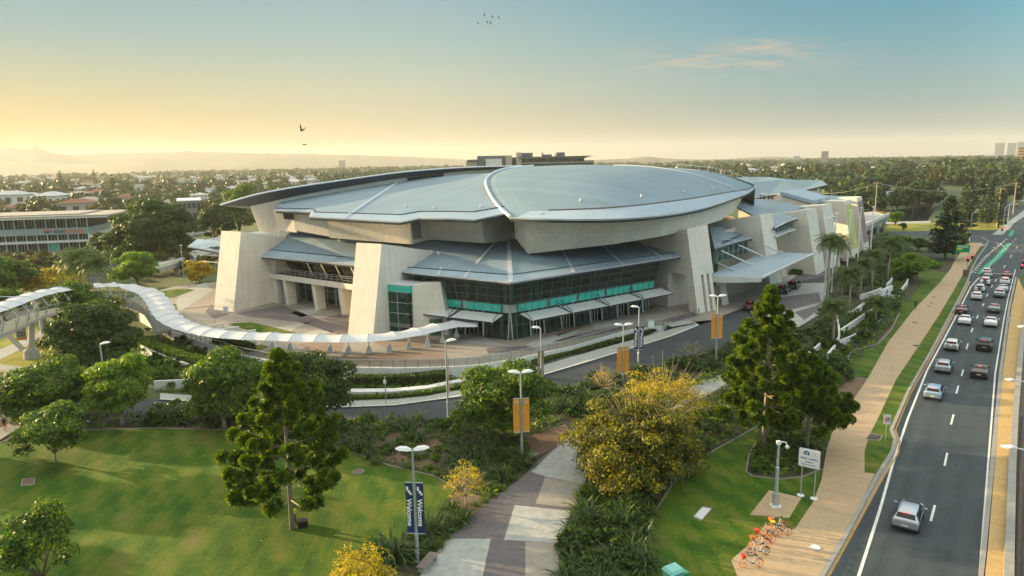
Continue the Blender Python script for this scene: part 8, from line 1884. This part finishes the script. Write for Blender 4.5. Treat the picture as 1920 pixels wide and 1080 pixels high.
HPX = np.array([proj(p[0],p[1],3.5) for p in hs]); HD = np.linalg.norm(HS,axis=1)
def covers(x, y, z, h_):
    D = math.hypot(x, y); q0 = proj(x, y, z); q1 = proj(x, y, z+h_); r_ = h_*.6/D*F
    return bool(((np.abs(HPX[:,0]-q0[0]) < r_+3) & (HPX[:,1] > q1[1]-1) & (HPX[:,1] < q0[1]) & (HD > D)).any())
T = [q for q in T if not covers(*q) or g2.uniform() < .12]
T = [q for q in T if min(((HS-np.array(q[:2]))**2).sum(1).min(), ((HF-np.array(q[:2]))**2).sum(1).min()) > 150]
for xi, yi, z, h_ in T:
    D = math.hypot(xi, yi); k = 3 if D > 1500 else 4; nq = 44 if D > 1500 else 110 if D > 800 else 230
    r_ = h_*g2.uniform(.45,.7); dd = g2.normal(size=(nq,3)); dd /= np.linalg.norm(dd,axis=1,keepdims=True); dd[:,2] = np.abs(dd[:,2])*np.where(g2.uniform(size=nq) < .75, 1, -.4); lump = 1+.22*np.sin(5*np.arctan2(dd[:,1],dd[:,0])+xi)+.18*np.sin(7*dd[:,2]+yi)
    P = np.array((xi,yi,z+h_*.5))+dd*np.array((r_,r_,h_*.5))*(lump*g2.uniform(.75,1.02,nq))[:,None]; nn = dd+g2.normal(scale=.5,size=(nq,3)); nn /= np.linalg.norm(nn,axis=1,keepdims=True); tt = np.cross(nn, g2.normal(size=(nq,3))); tt /= np.linalg.norm(tt,axis=1,keepdims=True)+1e-9; bb = np.cross(nn,tt); s = r_*(.46 if nq < 50 else .27 if nq < 120 else .18)*g2.uniform(.6,1.2,(nq,1))
    Vs.append(np.stack([P-tt*s,P+bb*s*.8,P+tt*s,P-bb*s*.8],1).reshape(-1,3))
V = np.concatenate(Vs); o = npmesh('distant_wood', V, np.arange(len(V)).reshape(-1,4), LM['far']); o['kind'] = 'stuff'; o['label'] = 'distant tree canopy stretching to the hazy horizon'
# haze over everything
hz_ = MB().box((0,3900,111),(17000,11000,228)); m = bpy.data.materials.new('haze'); m.use_nodes = True; nt = m.node_tree
for n_ in list(nt.nodes):
    if n_.type == 'BSDF_PRINCIPLED': nt.nodes.remove(n_)
pv = nt.nodes.new('ShaderNodeVolumePrincipled'); pv.inputs['Color'].default_value = (.92,.92,.90,1); pv.inputs['Density'].default_value = HAZE; pv.inputs['Anisotropy'].default_value = .25
nt.links.new(pv.outputs[0], nt.nodes['Material Output'].inputs['Volume'])
if HAZE: o = hz_.build('haze', m); o['kind'] = 'stuff'; o['label'] = 'golden evening haze over the whole place'
# ================================================================ CAMERA, SUN, SKY
cam = bpy.data.cameras.new('camera'); co = bpy.data.objects.new('camera', cam); COL.objects.link(co); sc.camera = co
cam.sensor_width = 36; cam.lens = 36*F/1920; cam.clip_end = 60000; cam.clip_start = .5
Rm = Matrix((_R, _U, tuple(-x for x in _fw))).transposed()
co.matrix_world = Matrix.Translation((0,0,H)) @ Rm.to_4x4()
SUN_AZ = math.radians(-70); SUN_EL = math.radians(10.5)
sd = Vector((math.sin(SUN_AZ)*math.cos(SUN_EL), math.cos(SUN_AZ)*math.cos(SUN_EL), math.sin(SUN_EL)))
sl = bpy.data.lights.new('sun', 'SUN'); sl.energy = 5.0; sl.angle = math.radians(.6); sl.color = (1.0, .72, .38)
so = bpy.data.objects.new('sun', sl); COL.objects.link(so); so.rotation_euler = sd.to_track_quat('Z', 'Y').to_euler()
w = bpy.data.worlds.new('World'); sc.world = w; w.use_nodes = True; nt = w.node_tree
bg = nt.nodes['Background']
sky = nt.nodes.new('ShaderNodeTexSky'); sky.sky_type = 'NISHITA'; sky.sun_disc = False
sky.sun_elevation = SUN_EL; sky.sun_rotation = SUN_AZ; sky.altitude = 30; sky.air_density = 1.0; sky.dust_density = 2.0; sky.ozone_density = 2.0
lk = nt.links.new
def mth(op, x, y=None, z=None, clamp=False):
    n = nt.nodes.new('ShaderNodeMath'); n.operation = op; n.use_clamp = clamp
    for i, v in enumerate((x, y, z)):
        if v is None: continue
        if isinstance(v, (int, float)): n.inputs[i].default_value = v
        else: lk(v, n.inputs[i])
    return n.outputs[0]
def sm(x, lo, hi):
    n = nt.nodes.new('ShaderNodeMapRange'); n.interpolation_type = 'SMOOTHSTEP'; n.inputs['From Min'].default_value = lo; n.inputs['From Max'].default_value = hi; lk(x, n.inputs['Value']); return n.outputs[0]
def mix(f, x, y):
    n = nt.nodes.new('ShaderNodeMix'); n.data_type = 'RGBA'
    for s_, v in ((n.inputs['Factor'], f), (n.inputs[6], x), (n.inputs[7], y)):
        if isinstance(v, tuple): s_.default_value = (*v, 1)
        elif isinstance(v, (int, float)): s_.default_value = v
        else: lk(v, s_)
    return n.outputs[2]
lin = lambda c: tuple((v/255/12.92 if v/255 <= .04045 else ((v/255+.055)/1.055)**2.4) for v in c)
tc = nt.nodes.new('ShaderNodeTexCoord'); sp = nt.nodes.new('ShaderNodeSeparateXYZ'); lk(tc.outputs['Generated'], sp.inputs[0]); X, Y, Z = sp.outputs
hl = mth('SQRT', mth('ADD', mth('MULTIPLY', X, X), mth('MULTIPLY', Y, Y)))
dt = mth('DIVIDE', mth('ADD', mth('MULTIPLY', X, math.sin(SUN_AZ)), mth('MULTIPLY', Y, math.cos(SUN_AZ))), mth('MAXIMUM', hl, 1e-4))
def rmp(stops): r = ramp(nt, [(p, lin(c)) for p, c in stops]); lk(Z, r.inputs['Fac']); return r.outputs['Color']
SKY_L = [(0,(226,172,72)),(.05,(222,188,100)),(.10,(190,192,146)),(.16,(148,182,182)),(.23,(122,170,188)),(.5,(200,200,190))]
SKY_C = [(0,(224,198,146)),(.05,(216,202,158)),(.10,(204,208,180)),(.16,(176,202,194)),(.23,(150,188,198)),(.5,(200,200,190))]
SKY_R = [(0,(150,152,142)),(.05,(142,166,164)),(.10,(128,174,182)),(.16,(96,168,188)),(.23,(70,156,186)),(.5,(190,192,186))]
col = mix(sm(dt, .42, .96), mix(sm(dt, -.15, .60), rmp(SKY_R), rmp(SKY_C)), rmp(SKY_L))
# thin evening cloud
c_ = ray(1360, 112); uu = mth('DIVIDE', X, mth('MAXIMUM', Y, .05)); vv = mth('DIVIDE', Z, mth('MAXIMUM', Y, .05))
def gauss(u0, su, v0, sv): return mth('EXPONENT', mth('MULTIPLY', mth('ADD', mth('POWER', mth('ABSOLUTE', mth('DIVIDE', mth('SUBTRACT', uu, u0), su)), 2.0), mth('POWER', mth('ABSOLUTE', mth('DIVIDE', mth('SUBTRACT', vv, v0), sv)), 2.0)), -1.0))
c2 = ray(1450, 82)
cmb = nt.nodes.new('ShaderNodeCombineXYZ'); lk(mth('MULTIPLY', uu, 9.0), cmb.inputs[0]); lk(mth('MULTIPLY', vv, 62.0), cmb.inputs[1])
nz = nt.nodes.new('ShaderNodeTexNoise'); nz.inputs['Scale'].default_value = 1.6; nz.inputs['Detail'].default_value = 7; nz.inputs['Roughness'].default_value = .6; lk(cmb.outputs[0], nz.inputs['Vector'])
cl = mth('MULTIPLY', sm(nz.outputs['Fac'], .36, .66), mth('MINIMUM', mth('ADD', gauss(c_[0]/c_[1], .135, c_[2]/c_[1], .019), mth('MULTIPLY', gauss(c2[0]/c2[1], .05, c2[2]/c2[1], .007), .9)), 1.0))
col = mix(mth('MULTIPLY', cl, .9), col, lin((205,196,176)))
# sky brightened overhead and behind the viewer as added fill light
gain = mth('ADD', 1.0, mth('MULTIPLY', mth('MAXIMUM', sm(Z, .24, .60), sm(dt, -.15, -.75)), VAULT_FILL))
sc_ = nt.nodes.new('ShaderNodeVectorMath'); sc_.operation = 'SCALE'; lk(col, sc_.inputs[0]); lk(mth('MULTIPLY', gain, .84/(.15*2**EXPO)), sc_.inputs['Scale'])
ns = nt.nodes.new('ShaderNodeVectorMath'); ns.operation = 'SCALE'; lk(sky.outputs[0], ns.inputs[0]); ns.inputs['Scale'].default_value = .02
ad = nt.nodes.new('ShaderNodeVectorMath'); ad.operation = 'ADD'; lk(sc_.outputs[0], ad.inputs[0]); lk(ns.outputs[0], ad.inputs[1])
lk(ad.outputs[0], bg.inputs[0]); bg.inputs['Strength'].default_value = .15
sc.view_settings.view_transform = 'Standard'; sc.view_settings.look = 'None'; sc.view_settings.exposure = EXPO
sc.cycles.max_bounces = 6; sc.cycles.diffuse_bounces = 3; sc.cycles.glossy_bounces = 3; sc.cycles.transmission_bounces = 4; sc.cycles.transparent_max_bounces = 10; sc.cycles.volume_bounces = 1
sc.cycles.use_denoising = True; sc.cycles.caustics_reflective = False; sc.cycles.caustics_refractive = False
